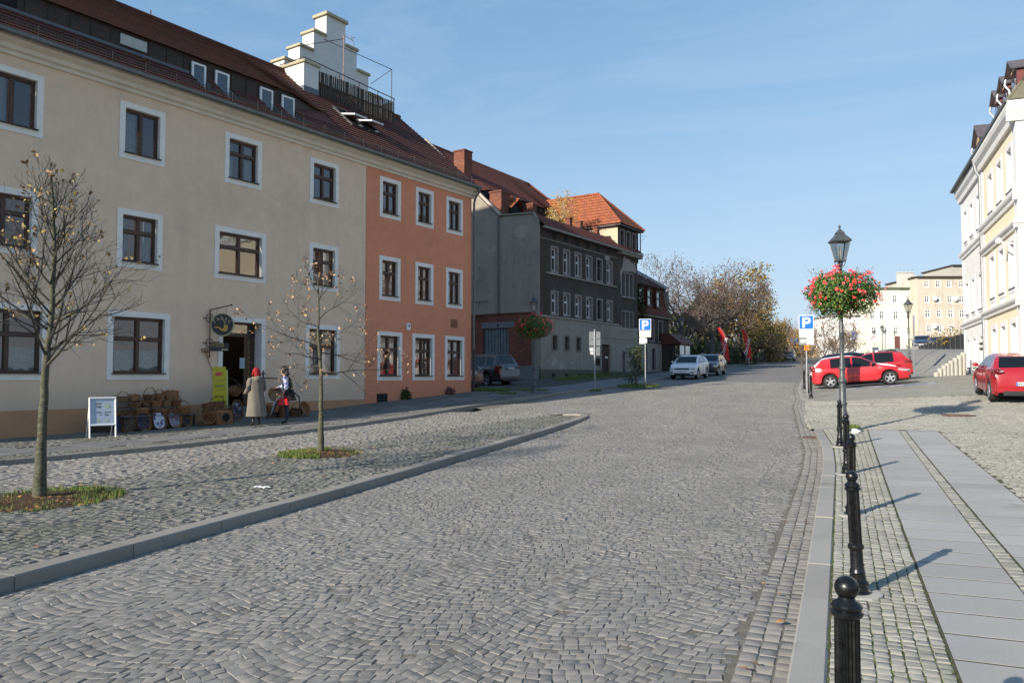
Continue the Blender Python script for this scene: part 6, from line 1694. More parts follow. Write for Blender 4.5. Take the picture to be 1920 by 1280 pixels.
def near_tree(x, y, label, H, r0, limbs, trunk_pts, leaves, lmat, seed, leaf_bias=None, lsize=(.018, .03), up=.10, fork=1.7, Lmax=1.4):
    rnd = random.Random(seed); t = thing('young_tree', label, 'tree', (x, y, G(x, y, .03)), 0, None)
    mb = MB(); pts = [Vector(p) for p in trunk_pts]; n = len(pts)
    rad = [r0 * (1 - .84 * (p.z / H)) * (1.35 if p.z < .05 else 1) for p in pts]
    # smooth trunk
    P2 = []; R2 = []
    for i in range(n - 1):
        for k in range(6):
            f = k / 6; P2.append(pts[i].lerp(pts[i + 1], f) + Vector((rnd.gauss(0, .004), rnd.gauss(0, .004), 0))); R2.append(rad[i] + (rad[i + 1] - rad[i]) * f + rnd.gauss(0, r0 * .02))
    P2.append(pts[-1]); R2.append(rad[-1]); mb.tube(P2, R2, 12)
    mb.build('trunk', M_BARK, t, True)
    mb = MB(); tips = []
    def at(z):
        for a, b in zip(pts[:-1], pts[1:]):
            if a.z <= z <= b.z: f = (z - a.z) / (b.z - a.z); return a.lerp(b, f)
        return pts[-1]
    for (z, az, el, L, rr) in limbs:
        a = R_(az); e = R_(el); d = Vector((math.cos(a) * math.cos(e), math.sin(a) * math.cos(e), math.sin(e)))
        grow(mb, rnd, at(z), d, L, rr, 2, tips, up=up, spread=.62, nseg=5, kids=6, wob=.11, kstart=.18, shrink=.55)
    mb.build('crown', M_TWIG, t)
    lf = MB(); rnd.shuffle(tips); c = 0
    for p, d in tips:
        if leaf_bias and rnd.random() > leaf_bias(p): continue
        for k in range(rnd.randint(1, 3)):
            random.seed(rnd.random()); leaf_at(lf, p + Vector((rnd.gauss(0, .03), rnd.gauss(0, .03), rnd.gauss(-.01, .03))), rnd.uniform(*lsize), True)
        c += 1
        if c > leaves: break
    lf.build('leaves', lmat, t)
    return t
rr_ = random.Random(4); limbs = []
for i in range(30):
    z = 1.72 + 2.12 * (i / 29) ** 1.05; az = i * 137.5 + rr_.uniform(-15, 15); el = 24 + 34 * (i / 29) + rr_.uniform(-7, 7); L = (1.62 - 1.02 * (i / 29)) * rr_.uniform(.85, 1.1)
    limbs.append((z, az, el, L, .022 - .014 * i / 29))
near_tree(-9.8, 7.3, 'near bare young tree with greenish trunk and few yellow leaves in a soil pit', 4.6, .066, limbs,
          [(0, 0, 0), (.015, 0, .8), (.03, .01, 1.6), (.10, .03, 2.4), (.13, .03, 3.2), (.10, .02, 3.8), (.06, 0, 4.25)], 240,
          leaf_mat('yellow_tan_leaf', [(0, (.20, .10, .05)), (.5, (.36, .24, .13)), (.85, (.46, .33, .12)), (1, (.58, .47, .12))]), 21,
          leaf_bias=lambda p: .75 if p.x < -.1 and p.z > 1.9 else .18, lsize=(.022, .042), up=.10)
limbs = []
for i in range(13):
    z = 1.55 + 1.55 * (i / 12); az = i * 137.5 + 20; el = (2 if i < 8 else 30) + 20 * (i / 12) + rr_.uniform(-6, 6); L = (1.75 - 1.1 * (i / 12)) * rr_.uniform(.9, 1.1)
    limbs.append((z, az, el, L, .017 - .009 * i / 12))
near_tree(-9.38, 12.85, 'second slender young tree with hanging dry tan leaves, in a bright grass pit', 3.65, .052, limbs,
          [(0, 0, 0), (-.01, 0, .8), (-.03, .01, 1.5), (-.10, .01, 2.2), (-.09, 0, 2.8), (-.13, .02, 3.4)], 270,
          leaf_mat('pink_dry_leaf', [(0, (.16, .08, .05)), (.5, (.33, .19, .11)), (1, (.48, .33, .20))]), 33, leaf_bias=lambda p: .45, lsize=(.022, .038), up=.0)

def far_tree(name, px, D, H, spreadr, label, leaves, lmat, seed, trunk=.25, group=None, kids=5, depth=4, lsize=.14, up=.05, bark=None, clear=.16, dz=0, xy=None, z=None, leafjit=.35):
    rnd = random.Random(seed); x, y = xy or place(px, D); t = thing(name, label, 'tree', (x, y, (G(x, y, dz) if z is None else z)), 0, group)
    mb = MB(); tips = []
    h1 = H * clear; p = Vector((0, 0, -.2)); q = Vector((rnd.gauss(0, .1), rnd.gauss(0, .1), h1))
    mb.tube([p, q, q + Vector((rnd.gauss(0, .2), rnd.gauss(0, .2), H * .18))], [trunk, trunk * .8, trunk * .55], 8); mb.build('trunk', bark or M_BARKF, t)
    mb = MB(); n0 = 10 if D > 75 else 7
    for i in range(n0):
        a = i * 2.4 + rnd.uniform(-.3, .3); e = rnd.uniform(.35, 1.30)
        d = Vector((math.cos(a) * math.cos(e), math.sin(a) * math.cos(e), math.sin(e))); L = math.hypot(spreadr * math.cos(e), H * (1 - clear) * math.sin(e)) * .62
        grow(mb, rnd, q + Vector((0, 0, rnd.uniform(-.2, .12) * H)), d, L, trunk * .42, depth - 1, tips, up=up, spread=.62, nseg=4, kids=kids, wob=.13, minr=.0145 * D / 80, kstart=.3, shrink=.60)
    mb.build('crown', bark or M_BARKF, t)
    lf = MB()
    for i in range(leaves):
        p, d = tips[rnd.randrange(len(tips))]; s = lsize * rnd.uniform(.5, 1.2)
        c = p + Vector((rnd.gauss(0, leafjit), rnd.gauss(0, leafjit), rnd.gauss(0, leafjit))); u = Vector((rnd.gauss(0, 1), rnd.gauss(0, 1), rnd.gauss(0, 1))).normalized(); v = u.orthogonal().normalized()
        lf.add([c + u * s, c + v * s * .8, c - u * s * .9, c - v * s * .7], [(0, 1, 2, 3)])
    lf.build('leaves', lmat, t)
    return t
LM_RED = leaf_mat('russet_leaf', [(0, (.09, .045, .035)), (.5, (.17, .09, .075)), (1, (.25, .15, .12))])
LM_OLIVE = leaf_mat('olive_yellow_leaf', [(0, (.08, .075, .02)), (.4, (.18, .14, .04)), (.75, (.32, .21, .06)), (1, (.42, .29, .08))])
LM_YEL = leaf_mat('golden_leaf', [(0, (.30, .17, .04)), (.5, (.48, .30, .07)), (1, (.60, .42, .14))])
LM_BRN = leaf_mat('brown_leaf', [(0, (.11, .06, .03)), (.5, (.24, .14, .07)), (1, (.36, .22, .12))])
LM_GRN = leaf_mat('dark_green_leaf', [(0, (.02, .035, .010)), (.5, (.04, .065, .018)), (1, (.09, .10, .03))])
GT = 'big autumn trees along the left pavement'
far_tree('autumn_tree', 1281, 84, 15.2, 9.5, 'tall nearly bare grey tree rising behind the mansard house', 1500, LM_RED, 5, .32, GT, 6, 4, .09)
far_tree('autumn_tree', 1335, 88, 15.2, 8.5, 'russet twiggy tree between the bare tree and the golden one', 5200, LM_RED, 8, .34, GT, 6, 4, .09)
far_tree('autumn_tree', 1388, 98, 14.6, 8.0, 'olive and golden leaved tree above the second red flag', 6800, LM_OLIVE, 12, .34, GT, 5, 4, .15)
far_tree('autumn_tree', 1420, 112, 9.6, 5.5, 'smaller brown-green tree at the right end of the big trees', 5200, LM_OLIVE, 15, .28, GT, 5, 4, .15)
far_tree('autumn_tree', 1310, 100, 11.0, 6.5, 'dark leafy tree filling the gap low behind the white car', 7000, LM_GRN, 19, .3, GT, 5, 4, .17)
far_tree('autumn_tree', 1360, 112, 12.0, 6.5, 'dark olive tree standing behind the first red flag', 7000, LM_OLIVE, 23, .3, GT, 5, 4, .17)
YT = 'young street trees along the left pavement'
for i, (px, D, H, sp, lb, lm, n) in enumerate([(1437, 104, 5.0, 2.2, 'young brown leaved street tree just left of the far parked van', LM_BRN, 1500), (1411, 112, 6.5, 3.0, 'reddish young tree behind the walking group', LM_RED, 1800),
        (1452, 150, 8.5, 4.0, 'rounded brown tree left in the distant road gap', LM_BRN, 3200), (1468, 175, 8.5, 4.2, 'pale bare round tree in the middle of the distant road gap', LM_BRN, 900), (1490, 165, 6.5, 4.0, 'orange brown bushy tree at the top of the road', LM_BRN, 3600),
        (1504, 140, 6.0, 3.6, 'golden bush at the far right end of the road', LM_YEL, 2000), (1430, 160, 9.5, 4.5, 'olive tree behind the young street trees', LM_OLIVE, 4500), (1520, 170, 7.0, 4.0, 'brown tree far off behind the parking sign', LM_BRN, 3000)]):
    far_tree('autumn_tree', px, D, H, sp, lb, n, lm, 40 + i, .14, None, 4, 4, .16, leafjit=.5)
far_tree('young_tree', 1548, 60, 6.9, 2.6, 'slim young tree with brown leaves behind the flower lamp and parked cars', 1500, LM_BRN, 71, .09, None, 5, 4, .055, up=.06, clear=.2, leafjit=.12)
far_tree('young_tree', 1572, 66, 4.6, 2.6, 'second bare young tree among the parked cars behind the lamp post', 900, LM_BRN, 74, .07, None, 5, 4, .055, up=.04, clear=.2, leafjit=.12)
far_tree('young_tree', 1595, 70, 4.2, 2.4, 'third little tree with brown leaves before the white tenement', 900, LM_BRN, 76, .07, None, 5, 3, .06, up=.04, clear=.2, leafjit=.15)
far_tree('young_tree', 1503, 70, 5.2, 2.2, 'thin twiggy tree directly behind the blue parking sign', 500, LM_RED, 79, .06, None, 5, 4, .055, up=.05, clear=.25, leafjit=.12)
x, y = place(1196, 40.6); far_tree('sapling', 0, 40, 3.0, .30, 'narrow leafy sapling overgrown with ivy beside the left parking sign', 900, LM_GRN, 81, .05, None, 3, 2, .05, up=.5, clear=.15, xy=(x, y), leafjit=.14)
p_ = Matrix.Translation(hE.location) @ Matrix.Rotation(ANG, 4, 'Z') @ Vector((8.0, 3.3, 12.7))
far_tree('roof_birch', 0, 60, 3.9, 1.5, 'little golden birch growing out of the derelict red roof', 2300, LM_YEL, 91, .04, None, 5, 3, .06, up=.08, clear=.08, xy=(p_.x, p_.y), z=p_.z, bark=simple('birch_bark', (.5, .5, .46), .8), leafjit=.22)
# ivy on the mansard house, hedge and undergrowth under the trees
def leafcloud(name, label, cat, cx, cy, z0, rx, ry, rz, n, mat, seed, s=.1, kind=None, rot=0):
    rnd = random.Random(seed); t = MB()
    for i in range(n):
        while True:
            a, b, c = rnd.uniform(-1, 1), rnd.uniform(-1, 1), rnd.uniform(0, 1)
            if (a * a + b * b) * (.6 + .5 * math.sin(a * 7 + b * 3) ** 2) + c * c < 1: break
        p = Vector((a * rx, b * ry, c * rz)) + Vector((rnd.gauss(0, s), rnd.gauss(0, s), rnd.gauss(0, s))); u = Vector((rnd.gauss(0, 1), rnd.gauss(0, 1), rnd.gauss(0, 1))).normalized(); v = u.orthogonal().normalized(); k = s * rnd.uniform(.5, 1.1)
        t.add([p + u * k, p + v * k * .8, p - u * k * .9, p - v * k * .7], [(0, 1, 2, 3)])
    o = t.build(name, mat); o.location = (cx, cy, z0); o.rotation_euler = (0, 0, rot); tag(o, label, cat, kind=kind); return o
iv = leafcloud('ivy', '', 'plant', 0, 0, 0, .9, .25, 4.2, 1500, LM_GRN, 3, .10)
iv.location = Matrix.Translation(hE.location) @ Matrix.Rotation(ANG, 4, 'Z') @ Vector((16.1, .15, 5.2)); iv.rotation_euler = (0, 0, ANG); iv['label'] = 'dark ivy climbing the near edge of the mansard house'
for i, (px, D, rx, rz_h, m_, lb) in enumerate([(1300, 92, 5, 3.4, LM_GRN, 'dark green hedge behind the white car'), (1345, 96, 5, 3.0, LM_GRN, 'low dark shrubs beneath the first red flag'), (1385, 108, 6, 3.2, LM_OLIVE, 'olive shrubs behind the walking people'), (1425, 122, 6, 3.0, LM_OLIVE, 'yellowish hedge behind the far street trees'),
        (1470, 185, 9, 4.5, LM_BRN, 'brown hedge across the top of the road'), (1530, 185, 10, 4.5, LM_BRN, 'brown hedge far behind the parking sign')]):
    x, y = place(px, D); leafcloud('shrub', lb, 'shrub', x, y, G(x, y, -.3), rx, 1.6, rz_h, 2600, m_, 50 + i, .24, rot=CAMR)
x, y = place(1695, 55.5); leafcloud('shrub', 'low weedy green bed beside the square lamp post', 'shrub', x, y, G(x, y, -.1), 1.1, .5, .7, 900, leaf_mat('weed_leaf', [(0, (.05, .10, .02)), (.6, (.13, .20, .04)), (1, (.30, .20, .08))]), 61, .07)
x, y = place(1790, 53); leafcloud('shrub', 'straggly shrub behind the upper end of the metal fence', 'shrub', x, y, 3.9, 1.6, .5, 1.1, 500, LM_OLIVE, 63, .08)
# tall dry weeds at the foot of the orange wall
for i, (s, h) in enumerate([(12.0, .45), (14.9, .3)]):
    q = Matrix.Translation(hA.location) @ Matrix.Rotation(ANG, 4, 'Z') @ Vector((s, -.15, 0))
    leafcloud('weed', ['leafy green weed at the foot of the orange wall', 'small reddish weed at the foot of the orange wall'][i], 'plant', q.x, q.y, G(q.x, q.y, .08), .22, .12, h, 420, [LM_GRN, LM_RED][i], 80 + i, .05)
# red feather flags
M_FLAG = motif_mat('red_flag_cloth', (.62, .03, .025), [((.35, .02, .03), .62)], 1.2)
for i, (px, D, lb) in enumerate([(1361, 71, 'nearer tall red feather flag with white script on the left pavement'), (1404, 80, 'second red feather flag behind the dark lamp post')]):
    x, y = place(px, D); z = G(x, y, .1); t = thing('feather_flag', lb, 'flag', (x, y, z), CAMR)
    mb = MB(); mb.tube([(0.08, 0, 0), (.05, 0, 2.2), (-.15, 0, 3.2), (-.55, 0, 3.9)], .02, 5); mb.build('pole', M_GALV, t)
    L_ = [(.02, .85), (0.02, 1.8), (-.05, 2.5), (-.3, 3.3), (-.6, 3.85)]; R__ = [(.38, .8), (.34, 1.7), (.27, 2.5), (.05, 3.3), (-.55, 3.95)]
    if 1: L_ = [(-.12, .9), (-.28, 1.8), (-.40, 2.5), (-.55, 3.3), (-.78, 3.72)]; R__ = [(.32, .72), (.26, 1.7), (.12, 2.5), (-.05, 3.2), (-.45, 3.8)]
    mb = MB()
    for (a, b, c, d) in zip(L_[:-1], R__[:-1], R__[1:], L_[1:]):
        for u0, u1 in ((0, .33), (.33, .66), (.66, 1)):
            def I(p, q, u, k): return (p[0] + (q[0] - p[0]) * u, .05 * math.sin(u * 5 + k), p[1] + (q[1] - p[1]) * u)
            mb.quad(I(a, b, u0, a[1]), I(a, b, u1, a[1]), I(d, c, u1, d[1]), I(d, c, u0, d[1]))
    fl = mb.build('cloth', M_FLAG, t, True)
    me = text_mesh('Coca-Cola', .62, M_WHITE, .004); me.transform(Matrix.Translation(Vector((-.02, -.09, 2.0))) @ Matrix.Rotation(R_(-78), 4, 'Y') @ Matrix.Rotation(R_(90), 4, 'X') @ Matrix.Diagonal((.62, .8, 1, 1)))
    link_mesh('lettering', me, fl)
# ================================================================== CARS
M_CARGLASS = simple('dark_car_glass', (.008, .010, .012), .06, 0, .45, coat=0, var=0)
M_TYRE = simple('tyre_rubber', (.018, .018, .019), .85, var=.2)
M_RIM = simple('alloy_rim', (.42, .43, .45), .3, .7, var=.1)
M_PLAST = simple('black_plastic', (.02, .02, .022), .6, var=.2)
M_TAIL = simple('tail_lamp_red', (.13, .004, .006), .15, 0, .6, coat=.6, var=.2)
M_HEAD = simple('headlamp_glass', (.45, .47, .5), .08, .3, .8, coat=.8, var=.3, scale=20)
M_PLATE = simple('number_plate', (.55, .58, .62), .4, var=.15, scale=30)
_wheel = {}
def wheel_mesh(r, w, style):
    k = (r, w, style)
    if k in _wheel: return _wheel[k]
    T = MB(); T.lathe([(r * .66, -w / 2), (r * .93, -w / 2), (r, -w * .36), (r, w * .36), (r * .93, w / 2), (r * .66, w / 2)], 28, axis='y', cap=False)
    Rm = MB(); n = 28
    Rm.lathe([(r * .60, -w * .44), (r * .685, -w * .52), (r * .69, -w * .40), (r * .60, -w * .36)], n, axis='y', cap=False)
    Rm.lathe([(r * .14, -w * .46), (r * .11, -w * .50), (.001, -w * .51)], 12, axis='y')
    sp = 5 if style != 'many' else 8
    for i in range(sp):
        a = 2 * PI * i / sp + .3; c, s = math.cos(a), math.sin(a); wd = r * (.15 if style != 'many' else .07)
        def P(rr, t, y): return (c * rr - s * t, y, s * rr + c * t)
        Rm.add([P(r * .08, -wd * .9, -w * .47), P(r * .08, wd * .9, -w * .47), P(r * .64, wd * .7, -w * .50), P(r * .64, -wd * .7, -w * .50), P(r * .08, -wd, -w * .35), P(r * .08, wd, -w * .35), P(r * .64, wd * .8, -w * .36), P(r * .64, -wd * .8, -w * .36)],
               [(0, 1, 2, 3), (0, 4, 5, 1), (1, 5, 6, 2), (2, 6, 7, 3), (3, 7, 4, 0)])
    Dk = MB(); Dk.lathe([(r * .64, -w * .2), (.001, -w * .2)], n, axis='y')
    _wheel[k] = (T.mesh('tyre', M_TYRE, True), Rm.mesh('rim', M_RIM, True, 30), Dk.mesh('hub_recess', M_PLAST))
    return _wheel[k]

def car(label, pos, head, spec, mat, group=None, z=None, plate_front=True, name='parked_car', rim=None, lower=None):
    L, Wd, H = spec['L'], spec['W'], spec['H']; top = spec['top']; belt = spec['belt']; wr = spec.get('wr', .315); fx, rx = spec['axles']; sill = spec.get('sill', .22)
    ra = wr + .055
    cowl, rf, rr_, rb = spec['cowl'], spec['rf'], spec['rr'], spec['rb']   # cowl, windscreen top, roof rear, rear glass bottom (metres from the nose)
    wins = spec['wins']
    xs = set([p[0] for p in top] + [cowl, rf, rr_, rb])
    for a, b in wins: xs |= {a, b}
    for ax in (fx, rx): xs |= {ax + ra * math.cos(t) for t in np.linspace(0, PI, 13)}
    xs |= set(np.arange(.1, L, .16)); xs = sorted(x for x in xs if 0 <= x <= L)
    xs = [x for i, x in enumerate(xs) if i == 0 or x - xs[i - 1] > .012]
    TX, TZ = [p[0] for p in top], [p[1] for p in top]; BX, BZ = [p[0] for p in belt], [p[1] for p in belt]
    def sec(x):
        zt = float(np.interp(x, TX, TZ)); zb = min(float(np.interp(x, BX, BZ)), zt - .05)
        zl = sill + max(0, .10 - x) * .6 + max(0, .12 - (L - x)) * .9
        for ax in (fx, rx):
            if abs(x - ax) < ra: zl = max(zl, wr * .98 + math.sqrt(max(0, ra * ra - (x - ax) ** 2)))
        f = max(0, 1 - x / .55); b = max(0, 1 - (L - x) / .5)
        w = Wd / 2 * (1 - spec.get('fr', .20) * f ** 2.2 - spec.get('rr_', .12) * b ** 2.2)
        g = min(1, max(0, (zt - zb - .05) / (H - zb)))
        rw = w * (.93 - .20 * g); zm = zl + (zb - zl) * .5
        P = [(w * .88, zl), (w * .975, zl + .05 * min(1, (zb - zl) / .3)), (w, zm), (w * .985, zb - (zb - zl) * .18), (w * .955, zb), (w * .94, zb + .012), (rw, zt - .03 - .05 * g), (rw * .84, zt - .012), (0, zt)]
        return P
    S = [sec(x) for x in xs]; n = len(S[0])
    verts = []; idx = {}
    for i, (x, P) in enumerate(zip(xs, S)):
        for sd in (1, -1):
            for j, (y, zz) in enumerate(P):
                if sd < 0 and j == n - 1: idx[(i, j, sd)] = idx[(i, j, 1)]; continue
                idx[(i, j, sd)] = len(verts); verts.append((L / 2 - x, y * sd, zz))
    groups = {'body': [], 'glass': [], 'tail': [], 'head': [], 'low': []}
    lamp_h, lamp_t = spec.get('head', (.04, .62)), spec.get('tail', (.34, .0))
    for i in range(len(xs) - 1):
        xm = (xs[i] + xs[i + 1]) / 2
        for j in range(n - 1):
            for sd in (1, -1):
                q = [idx[(i, j, sd)], idx[(i + 1, j, sd)], idx[(i + 1, j + 1, sd)], idx[(i, j + 1, sd)]]
                g = 'body'
                if j == 5 and any(a < xm < b for a, b in wins): g = 'glass'
                elif j == 7 and (cowl + .03 < xm < rf - .02 or rr_ + .03 < xm < rb - .02): g = 'glass'
                elif j in (0,) and lower: g = 'low'
                elif j in (2, 3) and xm > L - lamp_t[0] and j >= (2 if spec.get('tall_tail') else 3): g = 'tail'
                elif j == 3 and lamp_h[0] < xm < lamp_h[1] * .75: g = 'head'
                groups[g].append(q)
    cap0 = [idx[(0, j, 1)] for j in range(n)] + [idx[(0, j, -1)] for j in range(n - 2, -1, -1)]
    e = len(xs) - 1; cap1 = [idx[(e, j, 1)] for j in range(n)] + [idx[(e, j, -1)] for j in range(n - 2, -1, -1)]
    groups['body'] += [cap0, cap1]
    h = Vector((head[0], head[1])).normalized(); cx, cy = pos
    zf = G(cx + h.x * L * .3, cy + h.y * L * .3); zr = G(cx - h.x * L * .3, cy - h.y * L * .3)
    t = thing(name, label, 'car', (cx, cy, (zf + zr) / 2 + .005 if z is None else z), math.atan2(h.y, h.x), group)
    if z is None: t.rotation_euler = (0, -math.atan2(zf - zr, L * .6), math.atan2(h.y, h.x))
    def mk(nm, faces, m_, off=0.0, smooth=True):
        if not faces: return None
        used = sorted({v for f in faces for v in f}); mp = {v: k for k, v in enumerate(used)}
        b_ = MB(); b_.add([tuple(np.array(verts[v]) * [1, 1 + off, 1]) for v in used], [tuple(mp[v] for v in f) for f in faces]); return b_.build(nm, m_, t, smooth, 32)
    body = mk('body', groups['body'], mat); mk('window_glass', groups['glass'], M_CARGLASS); mk('tail_lamp', groups['tail'], M_TAIL); mk('headlight', groups['head'], M_HEAD); mk('sill_cladding', groups['low'], M_PLAST)
    # underbody and wheel wells
    U = MB(); U.box(-L / 2 + .25, L / 2 - .25, -Wd * .40, Wd * .40, sill - .03, sill + .35); U.box(L / 2 - fx - ra + .02 - .6 + .6, L / 2 - fx + ra - .02, -Wd * .40 + .0, Wd * .40, sill, spec.get('well', .72)); U.box(L / 2 - rx - ra + .02, L / 2 - rx + ra - .02, -Wd * .40, Wd * .40, sill + .001, spec.get('well', .72) + .001)
    U.build('underbody', M_PLAST, t)
    wt, wrm, wdk = wheel_mesh(wr, .205, spec.get('rims', 'five'))
    for ax in (fx, rx):
        for sd in (1, -1):
            o = link_mesh('wheel', wt, t, (L / 2 - ax, -sd * (Wd / 2 - .125), wr), (0, 0, 0 if sd > 0 else PI)); link_mesh('rim', wrm, o); link_mesh('hub_recess', wdk, o)
    # door seams, handles, mirrors
    B_ = MB(); zb = float(np.interp((fx + rx) / 2, BX, BZ))
    for xd in spec['doors']:
        for sd in (1, -1): B_.box(L / 2 - xd - .006, L / 2 - xd + .006, sd * (Wd / 2 * .992) - .004, sd * (Wd / 2 * .992) + .006, sill + .1, zb - .02)
    B_.build('door_seam', M_PLAST, body)
    for xd in spec['doors'][1:]:
        for sd in (1, -1): B_ = MB(); B_.bbox(L / 2 - xd + .04, L / 2 - xd + .20, sd * Wd / 2 * .985 - .02, sd * Wd / 2 * .985 + .025, zb - .13, zb - .10, .006); B_.build('door_handle', mat, body)
    for sd in (1, -1):
        B_ = MB(); xm = L / 2 - cowl - .38; B_.ball((xm, sd * (Wd / 2 + .06), zb + .10), .10, 10, 7, sc=(.6, .9, .72)); B_.tube([(xm, sd * (Wd / 2 - .08), zb + .03), (xm, sd * (Wd / 2 + .03), zb + .07)], .025, 6); B_.build('wing_mirror', mat, body, True)
    # front: grille and plate; rear: plate, bumper insert
    fzz = TZ[0]
    B_ = MB(); B_.bbox(L / 2 - .06, L / 2 - .005, -Wd * .27, Wd * .27, fzz + .03, fzz + .13, .01); B_.box(L / 2 - .02, L / 2 + .010, -Wd * .30, Wd * .30, sill + .04, sill + .15); B_.build('grille', M_PLAST, t)
    if plate_front: B_ = MB(); B_.bbox(L / 2 + .002, L / 2 + .022, -.26, .26, fzz - .14, fzz - .03, .004); B_.build('number_plate', M_PLATE, t)
    pz = spec.get('plate_z', .75)
    B_ = MB(); B_.bbox(-L / 2 - .03, -L / 2 + .03, -.26, .26, pz, pz + .11, .004); pl = B_.build('number_plate', M_PLATE, t)
    B_ = MB(); B_.box(-L / 2 - .033, -L / 2 - .0301, .22, .26, pz, pz + .11); B_.build('blue_band', M_BLUE, pl)
    B_ = MB(); B_.box(-L / 2 - .008, -L / 2 + .05, -Wd * .33, Wd * .33, sill + .02, sill + .15); B_.build('bumper_insert', M_PLAST, t)
    B_ = MB()
    for k in range(7): B_.box(-L / 2 - .033, -L / 2 - .0301, .16 - k * .055, .19 - k * .055, pz + .025, pz + .085)
    B_.build('lettering', M_TXT, pl)
    for sd in (1, -1):
        B_ = MB(); B_.ball((L / 2 - .11, sd * Wd * .375, fzz + .095), 1, 14, 9, sc=(.13, .17, .062)); B_.build('headlight', M_HEAD, t, True)
        B_ = MB(); B_.ball((L / 2 - .05, sd * Wd * .36, fzz - .16), 1, 12, 8, sc=(.07, .13, .075)); B_.build('fog_lamp', M_PLAST, t, True)
        tz_ = float(np.interp(L - .1, BX, BZ)) - .06
        B_ = MB(); B_.ball((-L / 2 + .14, sd * Wd * .395, tz_), 1, 14, 9, sc=(.17, .13, .10)); tl = B_.build('tail_lamp', M_TAIL, t, True)
        B_ = MB(); B_.ball((-L / 2 + .055, sd * Wd * .36, tz_), 1, 10, 7, sc=(.10, .09, .03)); B_.build('reversing_light', M_HEAD, tl, True)
    if spec.get('rails'):
        for sd in (1, -1): B_ = MB(); B_.tube([(L / 2 - rf - .05, sd * Wd * .34, H - .03), (L / 2 - rf - .25, sd * Wd * .34, H + .03), (L / 2 - rr_ + .2, sd * Wd * .34, H + .02), (L / 2 - rr_ + .02, sd * Wd * .34, H - .04)], .018, 6); B_.build('roof_rail', M_GALV, t, True)
    return t
HATCH = dict(L=4.15, W=1.74, H=1.44, wr=.31, axles=(.85, 3.36), sill=.21, top=[(0, .50), (.03, .62), (.12, .70), (.5, .80), (1.15, .93), (1.22, .95), (1.98, 1.36), (2.25, 1.42), (2.7, 1.44), (3.35, 1.41), (3.68, 1.35), (3.98, 1.02), (4.08, .96), (4.13, .80), (4.15, .45)],
             belt=[(0, .6), (1.1, .86), (3.2, .90), (3.9, .95), (4.15, .93)], cowl=1.20, rf=2.0, rr=3.66, rb=4.0, wins=[(1.38, 2.36), (2.43, 3.30)], doors=(1.34, 2.40, 3.22), plate_z=.78, tail=(.30, 0), tall_tail=False)
SMALL = dict(HATCH, L=4.06, W=1.78, H=1.45, axles=(.80, 3.36), wr=.325, rr=3.45, rb=3.88, top=[(0, .50), (.03, .66), (.14, .78), (.6, .90), (1.0, .97), (1.08, .99), (1.85, 1.36), (2.15, 1.43), (2.6, 1.45), (3.2, 1.41), (3.45, 1.37), (3.86, 1.06), (3.95, .98), (4.04, .80), (4.06, .48)],
             belt=[(0, .6), (1.0, .90), (2.4, .94), (3.2, 1.02), (4.06, 1.0)], wins=[(1.28, 2.25), (2.32, 3.02), (3.06, 3.30)], doors=(1.25, 2.30, 3.2), cowl=1.05, rf=1.9, plate_z=.52, tail=(.36, 0))
SUV = dict(L=4.25, W=1.82, H=1.58, wr=.34, axles=(.84, 3.43), sill=.27, top=[(0, .62), (.03, .78), (.12, .90), (.5, 1.0), (1.0, 1.06), (1.08, 1.08), (1.75, 1.48), (2.1, 1.56), (2.6, 1.58), (3.5, 1.54), (3.72, 1.49), (4.05, 1.18), (4.15, 1.08), (4.22, .90), (4.25, .55)],
           belt=[(0, .7), (1.0, .99), (3.2, 1.05), (4.25, 1.08)], cowl=1.05, rf=1.80, rr=3.70, rb=4.08, wins=[(1.28, 2.28), (2.36, 3.22), (3.28, 3.62)], doors=(1.25, 2.33, 3.28), plate_z=.85, well=.80, rails=True, tail=(.35, 0), tall_tail=True, head=(.03, .62))
ESTATE = dict(SUV, L=4.60, W=1.80, H=1.70, axles=(.92, 3.58), top=[(0, .62), (.03, .80), (.12, .92), (.5, 1.02), (1.1, 1.10), (1.2, 1.12), (1.85, 1.58), (2.1, 1.66), (2.7, 1.69), (3.7, 1.68), (4.15, 1.64), (4.42, 1.24), (4.50, 1.12), (4.57, .92), (4.60, .50)],
              belt=[(0, .7), (1.1, 1.03), (3.4, 1.07), (4.6, 1.12)], cowl=1.17, rf=1.90, rr=4.15, rb=4.44, wins=[(1.5, 2.40), (2.50, 3.40), (3.48, 4.02)], doors=(1.35, 2.45, 3.45), plate_z=.92)
PR = 'cars parked side by side on the square'
R_DIR = (math.cos(CAMR), math.sin(CAMR)); F_DIR = (-math.sin(CAMR), math.cos(CAMR))
def cdir(a, b): return (a * R_DIR[0] + b * F_DIR[0], a * R_DIR[1] + b * F_DIR[1])
RED = paint('bright_red_paint', (.47, .011, .018)); DRED = paint('deep_red_paint', (.34, .007, .014)); WHT = paint('white_car_paint', (.72, .73, .74)); BLK = paint('black_car_paint', (.010, .011, .014), .2)
DBL = paint('dark_blue_paint', (.012, .02, .06)); SLV = paint('silver_grey_paint', (.26, .27, .30), .3, .5); DSL = paint('dark_silver_paint', (.055, .058, .065), .3, .4); GRY = paint('grey_blue_paint', (.10, .12, .15), .3, .4); BRZ = paint('dark_bronze_paint', (.035, .030, .032), .25, .3); CRM = paint('maroon_paint', (.08, .004, .007))
car('bright red older hatchback seen side on, nearest of the row behind the lamp post', place(1613, 36.9), cdir(.925, -.38), HATCH, RED, PR)
car('red hatchback facing left, right behind the bright red one', place(1627, 41.0), cdir(-.93, .37), dict(HATCH, H=1.50, top=[(a, b + (.05 if b > 1.2 else .02)) for a, b in HATCH['top']]), DRED, PR)
